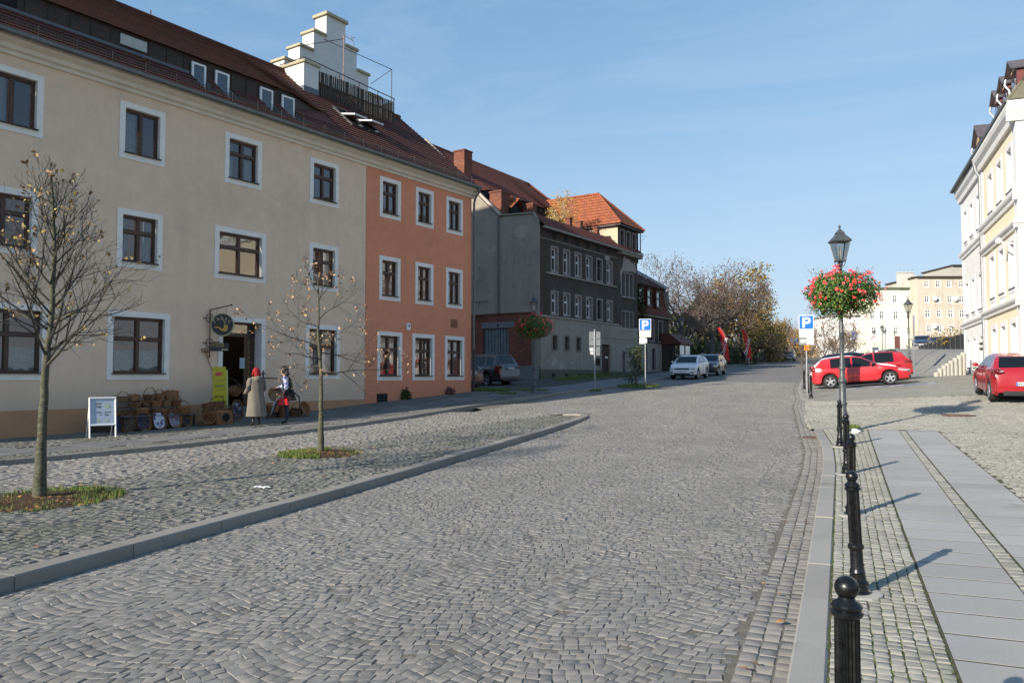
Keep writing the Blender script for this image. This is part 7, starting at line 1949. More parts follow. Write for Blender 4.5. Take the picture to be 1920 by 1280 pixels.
car('white hatchback with dark rear window poking out left behind the red car', place(1601, 39.9), cdir(.94, -.34), dict(SMALL, H=1.50), WHT, PR)
car('black car whose dark roof shows above the red hatchback', place(1606, 43.4), cdir(.94, -.34), dict(SUV, rails=False), BLK, PR)
car('second dark car, only its roof line visible in the parked row', place(1611, 47.0), cdir(.94, -.34), HATCH, BLK, PR)
car('silver car with bright windscreen in the middle of the parked row', place(1617, 50.8), cdir(.94, -.34), HATCH, SLV, PR)
car('white car parked side on just left of the ticket machine', place(1628, 64), cdir(-1, .1), HATCH, WHT, PR)
x, y = place(1696, 60); car('dark blue hatchback facing the street beside the white railing', (x, y), cdir(-.35, -1), SMALL, DBL, PR, rim=None)
x, y = place(1699, 66); car('black estate car parked right behind the dark blue one', (x, y), cdir(-.35, -1), ESTATE, BLK, PR)
car('deep red hatchback parked by the yellow house, cut off by the right edge', (5.08, 29.6), (.0, 1), SMALL, DRED)
x, y = place(1282, 51.2); car('white compact crossover facing the viewer at the left kerb', (x, y + 2.1), (-.06, -1), SUV, WHT, 'cars parked along the left kerb', lower=True)
x, y = place(1323, 57.6); car('dark bronze crossover parked behind the white one at the left kerb', (x, y + 2.1), (-.04, -1), SUV, BRZ, 'cars parked along the left kerb', lower=True)
x, y = place(1479, 112); car('grey van-like car parked far up on the left side of the road', (x, y), (0, -1), ESTATE, GRY, 'cars parked along the left kerb')
x, y = place(957, 43.4); d = cdir(-.75, .66); car('silver grey estate with roof rails parked in the shaded yard', (x + d[0] * 2.3, y + d[1] * 2.3), d, ESTATE, DSL, 'cars in the yard', lower=True)
x, y = place(884, 41.0); d = cdir(-.70, .70); car('maroon car half hidden by the orange wall in the yard', (x + d[0] * 2.0, y + d[1] * 2.0), d, HATCH, CRM, 'cars in the yard')
# upper terrace with two more cars
mb = MB(); pts = [place(1719, 66), place(1719, 78), place(1700, 146), place(1900, 146), place(1900, 66)]
def tz(p): return 4.0 + (math.hypot(*p) - 68) * .018
mb.add([(p[0], p[1], tz(p)) for p in pts] + [(p[0], p[1], tz(p) - 2.5) for p in pts], [(0, 1, 2, 3, 4), (0, 5, 6, 1), (1, 6, 7, 2), (4, 9, 5, 0)])
tag(mb.build('terrace', M_FARPLAZA), kind='structure')
x, y = place(1730, 80); car('dark saloon on the upper terrace just left above the metal fence', (x, y), cdir(-.55, -1), SMALL, DBL, 'cars on the upper terrace', z=tz((x, y)))
x, y = place(1757, 84); car('dark green car on the upper terrace half hidden by the metal fence', (x, y), cdir(-1, -.5), HATCH, paint('bottle_green_paint', (.02, .035, .03)), 'cars on the upper terrace', z=tz((x, y)))
# ================================================================== BASKET STALL
W1 = wicker_mat('brown_wicker', (.38, .16, .06), (.60, .29, .125)); W2 = wicker_mat('dark_wicker', (.25, .10, .04), (.42, .19, .08)); W3 = wicker_mat('pale_wicker', (.34, .19, .09), (.50, .30, .16))
MA = Matrix.Translation(hA.location) @ Matrix.Rotation(ANG, 4, 'Z')
def onA(s, y, z): return MA @ Vector((s, y, z))
def groundA(s, y): p = MA @ Vector((s, y, 0)); return G(p.x, p.y, .10)
GB = 'wicker baskets for sale outside the shop'
def torus_path(mb, pts, r, n=6): mb.tube(pts, r, n, cap=True)
def basket(label, s, y, z, a=.22, b=.16, h=.16, handle=.22, mat=W1, tilt=0, rz=0.0, lid=False, name='wicker_basket', lining=None, ntw=20):
    # oval tub: splayed woven side, rolled rim, arched handle
    p = onA(s, y, z); t = thing(name, label, 'basket', p, ANG + rz, GB); t.rotation_euler = (tilt, 0, ANG + rz)
    mb = MB(); n = ntw; K_ = 5; vs = []
    for k in range(K_ + 1):
        f = k / K_; sc = .74 + .26 * math.sin(f * 1.4)
        for i in range(n): an = 2 * PI * i / n; w_ = 1 + .02 * (i % 2) * (1 if k % 2 else -1); vs.append((a * sc * w_ * math.cos(an), b * sc * w_ * math.sin(an), h * f))
    fs = [tuple(range(n - 1, -1, -1))]
    for k in range(K_):
        for i in range(n): j = (i + 1) % n; fs.append((k * n + i, k * n + j, (k + 1) * n + j, (k + 1) * n + i))
    base = len(vs)
    for i in range(n): an = 2 * PI * i / n; vs.append((a * .93 * math.cos(an), b * .93 * math.sin(an), h * .99))
    for i in range(n): an = 2 * PI * i / n; vs.append((a * .68 * math.cos(an), b * .68 * math.sin(an), h * .12))
    for i in range(n):
        j = (i + 1) % n; fs.append((K_ * n + i, K_ * n + j, base + j, base + i)); fs.append((base + i, base + j, base + n + j, base + n + i))
    fs.append(tuple(base + n + i for i in range(n)))
    mb.add(vs, fs); mb.build('tub', mat, t, True, 50)
    mb = MB(); mb.tube([(a * 1.01 * math.cos(2 * PI * i / 20), b * 1.01 * math.sin(2 * PI * i / 20), h + .004 * (i % 2)) for i in range(21)], .013, 6, cap=False); mb.build('rim', mat, t, True)
    if handle:
        mb = MB(); mb.tube([(a * .98 * math.cos(PI * i / 14), 0, h * .8 + handle * math.sin(PI * i / 14) * 1.0) for i in range(15)], .012, 6); mb.build('handle', mat, t, True)
    if lid: mb = MB(); mb.lathe([(1, 0), (.9, .03), (.4, .05), (.01, .05)], 18); mb.v = [(q[0] * a * 1.02, q[1] * b * 1.02, q[2] + h + .01) for q in mb.v]; mb.build('lid', mat, t, True)
    if lining: mb = MB(); mb.lathe([(.9, 0), (.86, .02), (.3, .03), (.01, .03)], 18); mb.v = [(q[0] * a, q[1] * b, q[2] + h - .02) for q in mb.v]; mb.build('lining', lining, t, True)
    return t
def tray(label, s, y, z, w=.26, h=.38, lining=None, lean=.25, rz=0, mat=W1):
    # shallow oval tray stood on edge, open side to the street
    p = onA(s, y, z); t = thing('wicker_tray', label, 'tray basket', p, ANG + rz, GB); t.rotation_euler = (-lean, 0, ANG + rz)
    def sup(an, a_, b_): c, s_ = math.cos(an), math.sin(an); return (a_ * math.copysign(abs(c) ** .7, c), b_ * math.copysign(abs(s_) ** .7, s_))
    n = 26; mb = MB(); vs = []
    for (f, yy) in ((.82, .09), (.86, .08), (.97, .0), (1.0, -.015), (.95, -.02), (.84, .05), (.80, .06)):
        for i in range(n): q = sup(2 * PI * i / n, w / 2 * f, h / 2 * f); vs.append((q[0], yy, q[1] + h / 2))
    fs = []
    for k in range(6):
        for i in range(n): j = (i + 1) % n; fs.append((k * n + i, k * n + j, (k + 1) * n + j, (k + 1) * n + i))
    fs.append(tuple(range(n)))
    mb.add(vs, fs); mb.build('tray_frame', mat, t, True, 50)
    mb = MB(); mb.add([(sup(2 * PI * i / n, w / 2 * .83, 0)[0], .045, sup(2 * PI * i / n, 0, h / 2 * .83)[1] + h / 2) for i in range(n)], [tuple(range(n))]); mb.build('lining', lining, t)
    return t
L_DARK = motif_mat('dark_print', (.03, .03, .045), [((.30, .27, .26), .60), ((.10, .07, .10), .55)], 14); L_LAV = motif_mat('lavender_print', (.62, .62, .66), [((.10, .06, .20), .49)], 5)
L_POPPY = motif_mat('poppy_print', (.32, .30, .34), [((.05, .06, .14), .50), ((.38, .10, .06), .56)], 10); L_MIX = motif_mat('mixed_print', (.05, .05, .06), [((.40, .38, .36), .56), ((.40, .22, .04), .60), ((.25, .04, .03), .62)], 10)
L_COW = motif_mat('black_white_print', (.6, .6, .6), [((.02, .02, .02), .50)], 9); L_GRN = motif_mat('green_print', (.10, .06, .04), [((.25, .33, .10), .58), ((.45, .42, .40), .63)], 10); L_BLU = motif_mat('navy_print', (.03, .04, .08), [((.35, .35, .40), .60)], 12)
def gA(s, y=-.8): return groundA(s, y)
# low two-step display stand
st = thing('display_stand', 'low metal display stand carrying rows of wicker baskets left of the shop door', 'stand', onA(-.6, -.5, 0), ANG)
g0 = gA(1.2, -.5)
for s in (.15, 1.2, 2.3):
    for y, zt_ in ((-.5, .55), (.35, .90)): mb = MB(); mb.box(s - .015, s + .015, y - .015, y + .015, g0 - .1, zt_); mb.build('leg', M_SILL, st)
for ya, yb, zs in ((.02, .42, .905), (-.30, .0, .75), (-.62, -.32, .545)): mb = MB(); mb.box(.1, 2.35, ya, yb, zs, zs + .018); mb.build('shelf', simple('grey_shelf', (.12, .13, .14), .7, var=.3), st)
zT, zM, zF = .93, .775, .57
basket('small light oval basket with tall handle, leftmost on the top row', -0.08, -0.3, zT, 0.172, 0.129, 0.153, 0.180, W3)
basket('open basket with black and white print liner on the top row', 0.25, -0.35, zT, 0.189, 0.129, 0.162, 0.144, W1, tilt=-.5, lining=L_COW)
basket('largest round-handled basket in the middle of the top row', 0.72, -0.3, zT, 0.198, 0.146, 0.180, 0.270, W2)
basket('tall reddish basket right of the largest one on the top row', 1.02, -0.3, zT, 0.155, 0.120, 0.216, 0.171, W1)
basket('wide fan-shaped basket at the right end of the top row', 1.44, -0.3, zT, 0.258, 0.138, 0.270, 0.126, W1, tilt=-.35)
basket('dark low basket under the light one at the left of the middle row', 0.08, -0.6, zM, 0.172, 0.129, 0.126, 0.090, W2)
basket('lidded basket with upright handle at the left front of the middle row', 0.18, -0.85, zF, 0.189, 0.146, 0.153, 0.234, W1, lid=True)
basket('shadowy basket behind the lidded one in the middle row', 0.48, -0.55, zM, 0.163, 0.129, 0.180, 0.234, W2)
basket('light brown basket with thin loop handle, centre of the middle row', 0.71, -0.68, zM, 0.155, 0.120, 0.180, 0.216, W1)
basket('rectangular-looking long basket below the centre of the display', 0.71, -0.95, zF, 0.224, 0.129, 0.153, 0.144, W1)
basket('round basket with loop handle right of centre in the middle row', 1.04, -0.65, zM, 0.146, 0.120, 0.180, 0.216, W3)
basket('dark red basket near the right end of the middle row', 1.34, -0.66, zM, 0.163, 0.129, 0.180, 0.162, W2)
basket('flat lidded basket with two brown bands at the right of the middle row', 1.4, -0.95, zF, 0.189, 0.138, 0.180, 0.234, W1, lid=True)
basket('half hidden low basket beneath the right end of the shelf', 1.05, -0.98, zF, 0.146, 0.112, 0.126, 0.000, W2)
zf = lambda s, y=-1.15: gA(s, y)
tray('tall tray turned sideways with green print, left end of the bottom row', -0.42, -1.15, zf(-0.42), .36, .58, L_GRN, .3, -.7, W2)
tray('dark navy print tray leaning behind the left end of the bottom row', -0.6, -1.0, zf(-0.6), .30, .52, L_BLU, .3, -.3, W2)
tray('tray with dark floral print, left of the lavender tray', 0.06, -1.2, zf(0.06), .44, .54, L_DARK, .25, 0, W1)
tray('tray with lavender bunch on white lining in the bottom row', 0.5, -1.25, zf(0.5), .42, .54, L_LAV, .25, 0, W2)
tray('tray with poppy and blue print, right of the lavender tray', 1.01, -1.2, zf(1.01), .44, .54, L_POPPY, .25, .1, W1)
tray('tray with fruit-coloured print at the right of the bottom row', 1.44, -1.12, zf(1.44), .40, .52, L_MIX, .3, .25, W1)
basket('round basket lying on its side with rim showing, right of the trays', 1.80, -1.10, .34, .27, .27, .26, .0, W3, tilt=1.15, rz=.5)
basket('second tipped basket with crossed stick handle at the right of the display', 1.98, -1.2, .30, .22, .22, .22, .25, W1, tilt=.9, rz=-.4)
# cat basket and the pile by the yellow board
p = onA(2.40, -1.35, gA(2.4, -1.35)); t = thing('pet_basket', 'boxy wicker pet basket with round opening in front of the shop step', 'basket', p, ANG, GB)
mb = MB(); mb.bbox(-.28, .28, -.20, .22, 0, .42, .05); mb.build('tub', W1, t); mb = MB(); mb.tube([(.15 * math.cos(2 * PI * i / 18), -.21, .21 + .14 * math.sin(2 * PI * i / 18)) for i in range(19)], .018, 6, cap=False); mb.build('rim', W3, t, True)
mb = MB(); mb.lathe([(.145, 0), (.145, .006)], 18, (0, -.207, .21), 'y'); mb.build('opening', M_DARK, t)
basket('low basket with scroll handle sitting on the pet basket', 2.41, -1.3, .53, .22, .15, .16, .16, W3)
basket('deep square basket leaning left of the yellow board', 2.21, -1.05, .56, .24, .16, .28, .05, W2, tilt=-.2, rz=.2)
basket('dark handled basket in front of the yellow board', 2.46, -1.05, .66, .24, .18, .22, .24, W2)
basket('small basket on the doorstep beside the yellow board', 2.90, -.95, .50, .16, .13, .18, .10, W1)
tray('tray with blue and white print standing on the steps', 3.02, -1.3, .33, .36, .62, motif_mat('blue_white_print', (.05, .05, .07), [((.42, .43, .5), .53), ((.22, .08, .07), .6)], 7), .15, -.2, W2)
basket('hanging pair of pale round baskets by the left door post, upper one', 3.39, -.6, 1.08, .20, .16, .20, .18, W1, tilt=.5)
basket('round basket hanging beside the upper one at the left door post', 3.14, -.62, 1.16, .13, .12, .18, .10, W3, tilt=1.1, rz=.6)
basket('large pale bowl basket hanging on the right handrail', 4.50, -1.2, 1.05, .24, .24, .16, 0, W3, tilt=1.3, rz=-.5)
basket('brown basket on the low shelf right of the steps', 4.62, -.95, .50, .24, .18, .20, .14, W1)
basket('tall planter basket standing right of the doorstep', 5.0, -1.0, gA(5.0), .20, .20, .55, 0, W2)
basket('round open basket with looped handle on the pavement right of the woman', 5.42, -1.1, gA(5.4), .25, .22, .22, .34, W2, tilt=.3)
basket('flat round basket leaning at the right end of the stall', 5.62, -1.25, gA(5.6) + .23, .26, .24, .10, .0, W2, tilt=1.2, rz=.3)
cb = thing('carpet_beater', 'woven carpet beater hanging on the wall under the tobacco sign', 'carpet beater', onA(2.72, -.06, 2.35), ANG)
mb = MB()
for k in range(3):
    a0 = -.6 + k * .6; mb.tube([(.13 * math.sin(a0) * (1 - math.cos(2 * PI * i / 14)) * .9 + .07 * math.sin(2 * PI * i / 14), -.01 * k, .05 + .16 * (1 - math.cos(2 * PI * i / 14)) * .5 * math.cos(a0)) for i in range(15)], .012, 5, cap=False)
mb.build('loop', W1, cb, True)
mb = MB(); mb.tube([(0, 0, .05), (.12, 0, -.25), (.34, 0, -.72)], .014, 6); mb.build('stick', W1, cb, True)
# yellow board
p = onA(2.66, -.9, gA(2.66, -.9)); t = thing('yellow_board', 'yellow advertising board for cheap cigarettes behind the baskets', 'sign board', p, ANG - .35); t.rotation_euler = (0, R_(-1.5), ANG - .35)
M_YEL = simple('yellow_board', (.50, .45, .02), .6, var=.06)
mb = MB(); mb.bbox(-.20, .20, -.02, .02, .1, 1.72, .006); ob = mb.build('panel', M_YEL, t); mb = MB(); mb.bbox(-.16, .27, .025, .045, .05, 1.62, .006); mb.build('panel', simple('pale_yellow_board', (.55, .56, .22), .6), t)
text_on('lettering', 'BILLIGE', .095, M_DARK, ob, (0, -.022, .78), .85, extr=.001); text_on('lettering', 'ZIGARETTEN', .085, M_DARK, ob, (0, -.022, .62), .70, extr=.001); text_on('lettering', 'DISKRETE', .095, simple('navy_letter', (.02, .05, .12), .6), ob, (0, -.022, 1.10), .72, extr=.001)
mb = MB(); mb.prism([(-.14, 1.50), (-.06, 1.58), (-.06, 1.55), (.04, 1.55), (.04, 1.45), (-.06, 1.45), (-.06, 1.41)], -.026, -.0205, 'y'); mb.build('arrow', simple('sign_red', (.6, .06, .08), .5), ob)
for zc in (1.30, 1.0): mb = MB(); mb.obox((0, -.023, zc), (.19, 0, .03), (0, .002, 0), (-.001, 0, .008)); mb.build('stripe', simple('sign_red', (.6, .06, .08), .5), ob)
for xx in (.06, .095): mb = MB(); mb.box(xx, xx + .015, -.026, -.0205, 1.43, 1.56); mb.build('bar', simple('sign_red', (.6, .06, .08), .5), ob)
# A-frame
p = onA(-1.50, -1.75, groundA(-1.5, -1.75)); t = thing('pavement_board', 'white framed A-board with faint drawings on the pavement', 'A-board', p, ANG - .30)
mb = MB(); ln_ = .14
def fp(x, z, o=0): return (x, -.30 + z * ln_ - .02 - o, z)
for x in (-.30, .30): mb.tube([fp(x, 0), fp(x, 1.0)], .022, 6)
for z in (.32, 1.0): mb.tube([fp(-.31, z), fp(.31, z)], .026, 6)
for x in (-.28, .28): mb.tube([(x, .18, 0), (x, -.15, 1.0)], .018, 6)
mb.build('frame', M_WHITE, t)
mb = MB(); mb.quad(fp(-.29, .33), fp(.29, .33), fp(.29, .99), fp(-.29, .99)); pan = mb.build('panel', motif_mat('pale_blue_poster', (.42, .48, .56), [((.36, .43, .50), .56)], 2), t)
mb = MB(); mb.quad((-.28, .13, .1), (.28, .13, .1), (.28, -.14, .98), (-.28, -.14, .98)); mb.build('back_panel', M_PLAST, t)
mb = MB()
def blot(mb, x, z, w_, h_): mb.quad(fp(x - w_, z - h_, .004), fp(x + w_, z - h_, .004), fp(x + w_, z + h_, .004), fp(x - w_, z + h_, .004))
for x, z, w_, h_ in [(-.10, .86, .07, .014), (-.10, .79, .06, .012), (-.08, .76, .03, .012), (-.09, .64, .06, .012), (.12, .64, .06, .010), (-.06, .58, .02, .012), (.11, .57, .02, .018), (.06, .60, .008, .05)]: blot(mb, x, z, w_, h_)
mb.build('drawing', M_TXT, pan)
mb = MB(); blot(mb, .11, .79, .05, .04); blot(mb, -.1, .43, .03, .02); blot(mb, .10, .43, .03, .02); mb.build('green_blot', simple('pale_green_ink', (.40, .52, .30), .7), pan)

# ================================================================== PEOPLE
M_SKIN = simple('skin', (.46, .27, .20), .6, var=.08)
def skin_body(name, joints, edges, mats, parent, classify, sub=2):
    # joints: {key: (pos, radius or (rx, ry))}; the first joint is the root
    keys = list(joints); me = bpy.data.meshes.new(name); me.from_pydata([joints[k][0] for k in keys], [(keys.index(a), keys.index(b)) for a, b in edges], [])
    o = bpy.data.objects.new(name, me); COL.objects.link(o)
    sk = o.modifiers.new('s', 'SKIN'); sk.use_smooth_shade = True
    for i, k in enumerate(keys):
        r = joints[k][1]; v = me.skin_vertices[0].data[i]; v.radius = r if hasattr(r, '__len__') else (r, r)
        v.use_root = (i == 0)
    if sub: ss_ = o.modifiers.new('u', 'SUBSURF'); ss_.levels = sub; ss_.render_levels = sub
    dg = bpy.context.evaluated_depsgraph_get(); nm = bpy.data.meshes.new_from_object(o.evaluated_get(dg)); bpy.data.objects.remove(o)
    nm.materials.clear()
    for m_ in mats: nm.materials.append(m_)
    for p in nm.polygons: p.material_index = classify(p.center); p.use_smooth = True
    nm.name = name
    q = bpy.data.objects.new(name, nm); COL.objects.link(q); q.parent = parent
    return q
def hand(joints, edges, wrist, side, d, key):
    # palm and five short curled fingers; d: pointing direction of the hand
    w_ = Vector(joints[wrist][0]); d = Vector(d).normalized(); s = Vector(side).normalized(); n_ = d.cross(s).normalized()
    palm = w_ + d * .07; joints[key + 'palm'] = (tuple(palm), (.030, .018)); edges.append((wrist, key + 'palm'))
    for i, (off, ln_) in enumerate(((-.028, .062), (-.010, .072), (.009, .068), (.026, .052))):
        a = palm + s * off + d * .03; b = a + d * ln_ * .55 + n_ * .006; c = b + d * ln_ * .35 + n_ * .028
        for nm, q, r in (('a', a, .0095), ('b', b, .0085), ('c', c, .0075)): joints[f'{key}f{i}{nm}'] = (tuple(q), r)
        edges.extend([(key + 'palm', f'{key}f{i}a'), (f'{key}f{i}a', f'{key}f{i}b'), (f'{key}f{i}b', f'{key}f{i}c')])
    a = w_ + d * .035 - s * .035; b = a + d * .035 - s * .018 + n_ * .01; joints[key + 't1'] = (tuple(a), .011); joints[key + 't2'] = (tuple(b), .009); edges.extend([(wrist, key + 't1'), (key + 't1', key + 't2')])
def rings(rs, n=18, wave=0.0, k=5, close=True):
    mb = MB(); vs = []
    for r_ in rs:
        cx, cy, z, ax, ay = r_[:5]
        for i in range(n):
            a = 2 * PI * i / n; f = 1 + (wave * math.sin(k * a + z * 3) * (r_[5] if len(r_) > 5 else 1)); vs.append((cx + ax * f * math.cos(a), cy + ay * f * math.sin(a), z))
    fs = [(j * n + i, j * n + (i + 1) % n, (j + 1) * n + (i + 1) % n, (j + 1) * n + i) for j in range(len(rs) - 1) for i in range(n)]
    if close: fs.append(tuple(range(n - 1, -1, -1))); fs.append(tuple((len(rs) - 1) * n + i for i in range(n)))
    mb.add(vs, fs); return mb
def std_joints(h=1.65, pose=None):
    k = h / 1.65; P = dict(pel=((0, 0, .92), (.135, .10)), sp=((0, .0, 1.08), (.115, .085)), ch=((0, 0, 1.24), (.145, .10)), nk0=((0, 0, 1.38), (.07, .06)), nk=((0, -.01, 1.44), .048), hd0=((0, -.02, 1.50), (.062, .066)), hd=((0, -.02, 1.575), (.076, .088)), hd2=((0, -.01, 1.625), (.055, .065)),
        ls=((.16, 0, 1.34), .055), rs=((-.16, 0, 1.34), .055), le=((.215, .01, 1.09), .040), re=((-.215, .01, 1.09), .040), lw=((.225, -.05, .87), .026), rw=((-.225, -.05, .87), .026),
        lh=((.09, 0, .86), .095), rh=((-.09, 0, .86), .095), lk=((.10, -.01, .48), .058), rk=((-.10, -.01, .48), .058), la=((.10, .02, .09), .036), ra=((-.10, .02, .09), .036), lt=((.11, -.13, .035), .034), rt=((-.11, -.13, .035), .034))
    E_ = [('pel', 'sp'), ('sp', 'ch'), ('ch', 'nk0'), ('nk0', 'nk'), ('nk', 'hd0'), ('hd0', 'hd'), ('hd', 'hd2'), ('ch', 'ls'), ('ls', 'le'), ('le', 'lw'), ('ch', 'rs'), ('rs', 're'), ('re', 'rw'), ('pel', 'lh'), ('lh', 'lk'), ('lk', 'la'), ('la', 'lt'), ('pel', 'rh'), ('rh', 'rk'), ('rk', 'ra'), ('ra', 'rt')]
    if pose:
        for a, b in pose.items(): P[a] = (b, P[a][1])
    P = {a: (tuple(c * k for c in q[0]), tuple(c * k for c in q[1]) if hasattr(q[1], '__len__') else q[1] * k) for a, q in P.items()}
    return P, E_
def face(parent, k=1.0, c=(0, -.02, 1.575)):
    # nose, eyes, mouth, ears; the figure looks along -y
    mb = MB(); x, y, z = [v * k for v in c]
    mb.add([(x, y - .088 * k, z + .01 * k), (x - .012 * k, y - .083 * k, z - .022 * k), (x + .012 * k, y - .083 * k, z - .022 * k), (x, y - .108 * k, z - .02 * k), (x, y - .078 * k, z - .03 * k)], [(0, 1, 3), (0, 3, 2), (1, 4, 3), (3, 4, 2), (0, 2, 1)])
    for s in (1, -1): mb.ball((x + s * .078 * k, y + .005 * k, z - .005 * k), .022 * k, 8, 6, sc=(.35, .7, 1.2))
    mb.build('nose_and_ears', M_SKIN, parent, True)
    mb = MB()
    for s in (1, -1): mb.ball((x + s * .028 * k, y - .080 * k, z + .008 * k), .009 * k, 8, 6)
    mb.build('eyes', simple('eye_dark', (.03, .02, .02), .3), parent)
    mb = MB(); mb.bbox(x - .022 * k, x + .022 * k, y - .088 * k, y - .076 * k, z - .050 * k, z - .042 * k, .003); mb.build('mouth', simple('lips', (.35, .10, .09), .6), parent)
DENIM = simple('dark_denim', (.02, .032, .065), .9, var=.3); BLKC = simple('black_cloth', (.010, .010, .012), .9, var=.2); BOOT = simple('black_leather', (.012, .012, .012), .45)
# woman in long beige coat, seen from behind
p = onA(4.05, -3.35, groundA(4.05, -3.35)); t = thing('person', 'person with red headscarf and long beige hooded coat facing the shop door', 'person', p, ANG + PI - .15)
x, y = place(481, 22.9); t.location = (x, y, G(x, y, .10))
J, E_ = std_joints(1.66, dict(lk=(.10, .02, .48), la=(.13, .10, .09), lt=(.14, -.04, .035), rk=(-.10, -.03, .48), ra=(-.12, -.02, .09), rt=(-.14, -.17, .035), rw=(-.24, -.16, .98), re=(-.235, -.0, 1.10), lw=(.20, -.18, .98), le=(.23, 0, 1.1)))
hand(J, E_, 'lw', (1, 0, 0), (0, -.7, -.3), 'L'); hand(J, E_, 'rw', (1, 0, 0), (0, -.7, -.3), 'R')
skin_body('body', J, E_, [M_SKIN, BOOT, BLKC], t, lambda c: 1 if c.z < .32 else (2 if c.z < 1.36 and abs(c.y) < .5 and c.z < .95 else 0)); face(t, 1.66 / 1.65)
CO = simple('beige_coat', (.17, .15, .122), .95, var=.12, scale=5, bump=.3, bscale=80)
mb = rings([(0, .02, .30, .30, .25), (0, .02, .55, .27, .22), (0, .01, .85, .235, .185), (0, 0, 1.10, .215, .155), (0, 0, 1.28, .225, .145), (0, 0, 1.38, .185, .125), (0, .0, 1.44, .10, .09)], 30, .045, 7, close=False)
co = mb.build('coat', CO, t, True, 60)
mb = MB()
for s in (1, -1): mb.tube([(s * .175, 0, 1.37), (s * .235, .01, 1.25), (s * .25, .01, 1.10), (s * .245, -.10, 1.0), (s * .225, -.17, .985)], [.075, .075, .068, .062, .06], 12)
mb.build('sleeve', CO, co, True)
mb = MB(); mb.ball((0, .10, 1.36), .13, 14, 9, sc=(1.05, .7, .8)); mb.build('hood', CO, co, True)
mb = MB(); mb.ball((0, .0, 1.585), .112, 16, 12, sc=(.95, 1.05, 1.12)); mb.ball((0, .05, 1.50), .10, 12, 8, sc=(1.0, .8, .9))
k0 = len(mb.v); mb.v = [(q[0], max(q[1], -.045) if q[2] < 1.63 else q[1], q[2]) for q in mb.v]
for s in (-1, 1): mb.tube([(s * .09, .0, 1.56), (s * .12, .01, 1.50), (s * .11, .02, 1.44)], [.03, .035, .012], 8)
mb.build('headscarf', simple('red_scarf', (.26, .006, .010), .85, var=.35, scale=20, bump=.5), t, True)
# woman stepping up with red handbag, seen from her left side
x, y = place(536, 23.6); t = thing('person', 'person with black hair and blue floral blouse stepping up beside the shop door', 'person', (x, y, G(x, y, .10)), CAMR - R_(90) + .1)
J, E_ = std_joints(1.68, dict(pel=(0, .02, .92), sp=(0, .03, 1.08), ch=(0, .02, 1.24), nk0=(0, .0, 1.38), nk=(0, -.03, 1.44), hd0=(0, -.06, 1.49), hd=(0, -.07, 1.565), hd2=(0, -.065, 1.62),
      ls=(.16, .02, 1.33), le=(.20, .06, 1.09), lw=(.20, -.03, .90), rs=(-.16, .02, 1.33), re=(-.2, -.10, 1.12), rw=(-.16, -.30, 1.05),
      rk=(-.10, -.30, .62), ra=(-.10, -.42, .24), rt=(-.10, -.58, .19), lk=(.10, .05, .48), la=(.10, .06, .09), lt=(.11, -.10, .035)))
hand(J, E_, 'lw', (0, 1, 0), (0, -.1, -1), 'L'); hand(J, E_, 'rw', (1, 0, 0), (.1, -.9, 0), 'R')
BLOUSE = motif_mat('blue_floral_cloth', (.55, .58, .66), [((.03, .06, .30), .52)], 16)
def cls(c):
    if c.z < .15 or (c.y < -.36 and c.z < .32): return 1
    if c.z < .98 and abs(c.x) < .18 and not (c.y < -.2 and c.z > .85): return 2
    if c.z > 1.42 or (c.z < 1.04 and abs(c.x) > .14) or (c.y < -.28 and c.z > .9): return 0
    return 3
skin_body('body', J, E_, [M_SKIN, BOOT, DENIM, BLOUSE], t, cls); face(t, 1.68 / 1.65, (0, -.07, 1.565))
mb = rings([(0, .12, .70, .20, .20), (0, .11, .85, .20, .165), (0, .10, 1.05, .185, .115), (0, .09, 1.25, .18, .09), (0, .07, 1.36, .15, .07), (0, .03, 1.42, .09, .06)], 26, .04, 6, close=False)
mb.f = mb.f; mb.build('waistcoat', BLKC, t, True)
mb = MB(); mb.tube([(.165, .02, 1.37), (.205, .05, 1.25), (.215, .065, 1.12), (.21, .04, 1.04)], [.075, .072, .066, .064], 12); mb.tube([(-.165, .02, 1.37), (-.205, -.03, 1.25), (-.21, -.10, 1.12), (-.19, -.18, 1.08)], [.075, .07, .064, .06], 12); mb.build('blouse_sleeve', BLOUSE, t, True)
mb = rings([(0, .02, 1.0, .165, .125), (0, .02, 1.12, .15, .115), (0, .0, 1.26, .165, .125), (0, .0, 1.37, .13, .095)], 22, .02, 6); mb.build('blouse', BLOUSE, t, True)
mb = MB(); mb.ball((0, -.035, 1.60), .115, 16, 12, sc=(.95, 1.1, 1.1)); mb.ball((0, .035, 1.50), .10, 12, 9, sc=(.95, .8, 1.1)); mb.v = [(q[0], max(q[1], -.10) if q[2] < 1.61 else q[1], q[2] + .01 * math.sin(q[0] * 60)) for q in mb.v]; mb.build('hair', simple('black_hair', (.008, .007, .007), .5, var=.3), t, True)
hb = thing('handbag', 'small bright red handbag hanging from the hand of the person in the floral blouse', 'handbag', t.location + Matrix.Rotation(CAMR - R_(90) + .1, 3, 'Z') @ Vector((.22, -.02, .57)), CAMR - R_(90) + .1)
mb = MB(); mb.bbox(-.05, .05, -.15, .15, 0, .20, .03); mb.v = [(q[0], q[1] * (1.1 - q[2] * .8), q[2]) for q in mb.v]; mb.build('bag_body', simple('red_leather', (.50, .012, .015), .35), hb, True); mb = MB(); mb.tube([(0, -.09, .19), (0, -.05, .28), (0, 0, .30), (0, .05, .28), (0, .09, .19)], .010, 6); mb.build('handle', simple('red_leather', (.50, .012, .015), .35), hb, True)
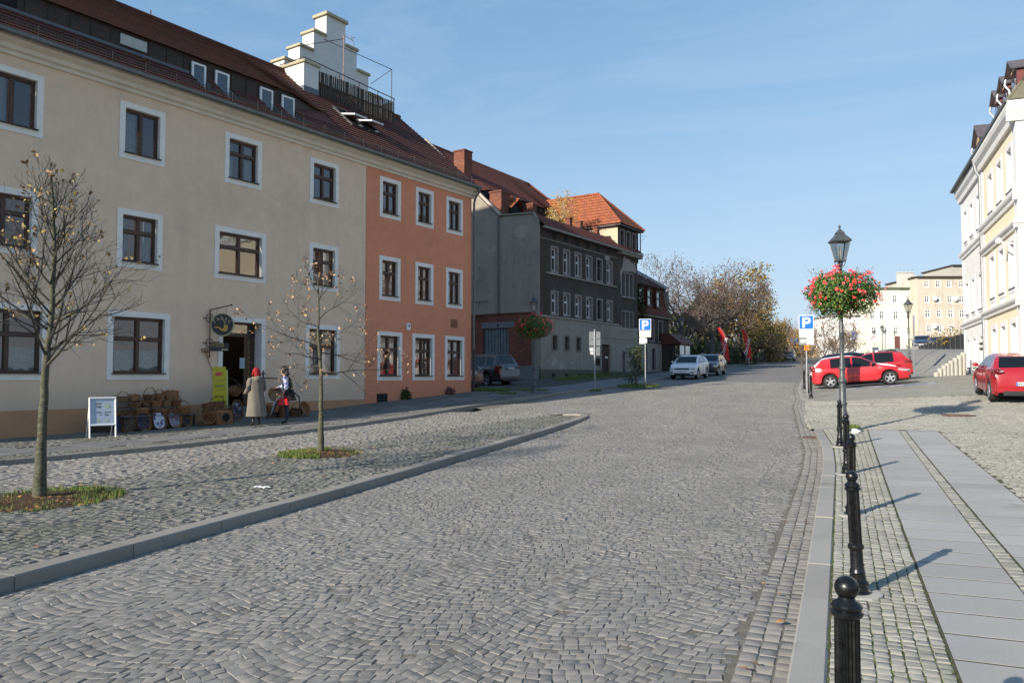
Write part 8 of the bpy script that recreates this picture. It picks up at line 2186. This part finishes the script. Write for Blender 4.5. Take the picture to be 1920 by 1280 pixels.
# group walking far off on the left pavement
def walker(px, D, label, h, topm, legm, hair, rz, stride=.18):
    x, y = place(px, D); t = thing('person', label, 'person', (x, y, G(x, y, .10)), rz, 'people walking on the left pavement')
    J, E_ = std_joints(h, dict(lk=(.10, -stride * .7, .49), la=(.10, -stride, .09), lt=(.11, -stride - .15, .04), rk=(-.10, stride * .1, .48), ra=(-.10, stride, .10), rt=(-.11, stride - .14, .04), lw=(.23, .12, .88), rw=(-.23, -.16, .90)))
    skin_body('body', J, E_, [M_SKIN, simple('white_shoe', (.6, .6, .6), .7), legm, topm], t, lambda c: 1 if c.z < .11 * h / 1.65 else (2 if c.z < .93 else (3 if c.z < 1.40 and not (c.z < .93) else 0)), 1)
    k = h / 1.65; mb = rings([(0, 0, .90 * k, .18, .13), (0, 0, 1.1 * k, .17, .12), (0, 0, 1.3 * k, .20, .13), (0, 0, 1.40 * k, .10, .08)], 12, .03, 4); mb.build('jacket', topm, t, True)
    mb = MB(); mb.ball((0, .01, 1.60 * k), .095, 10, 8, sc=(.95, 1, 1.1)); mb.v = [(q[0], max(q[1], -.05) if q[2] < 1.61 * k else q[1], q[2]) for q in mb.v]; mb.build('hair', hair, t, True)
hb1 = simple('brown_hair', (.08, .04, .02), .6); hb2 = simple('blond_hair', (.40, .28, .14), .6); rh = simple('red_hair', (.30, .06, .03), .6)
walker(1394, 92, 'far walker in dark jacket, leftmost of the group by the dark lamp post', 1.70, BLKC, BLKC, hb1, 0.2); walker(1397.5, 94, 'far walker in blue top behind the leftmost one', 1.68, simple('blue_jacket', (.06, .12, .40), .8), DENIM, rh, .3)
walker(1402, 93, 'far walker in cream jacket and pale trousers', 1.72, simple('cream_jacket', (.55, .47, .33), .8), simple('pink_trousers', (.45, .35, .32), .8), hb2, 0.1); walker(1417, 97, 'far walker in black jacket right of the second flag', 1.75, BLKC, simple('tan_trousers', (.30, .22, .15), .8), hb1, -1.2)
walker(1424.5, 99, 'far walker in dark green coat near the young street tree', 1.70, simple('green_coat', (.03, .05, .035), .8), DENIM, hb1, .4); walker(1429, 100, 'rightmost far walker in dark jeans on the left pavement', 1.66, BLKC, DENIM, hb2, .1)
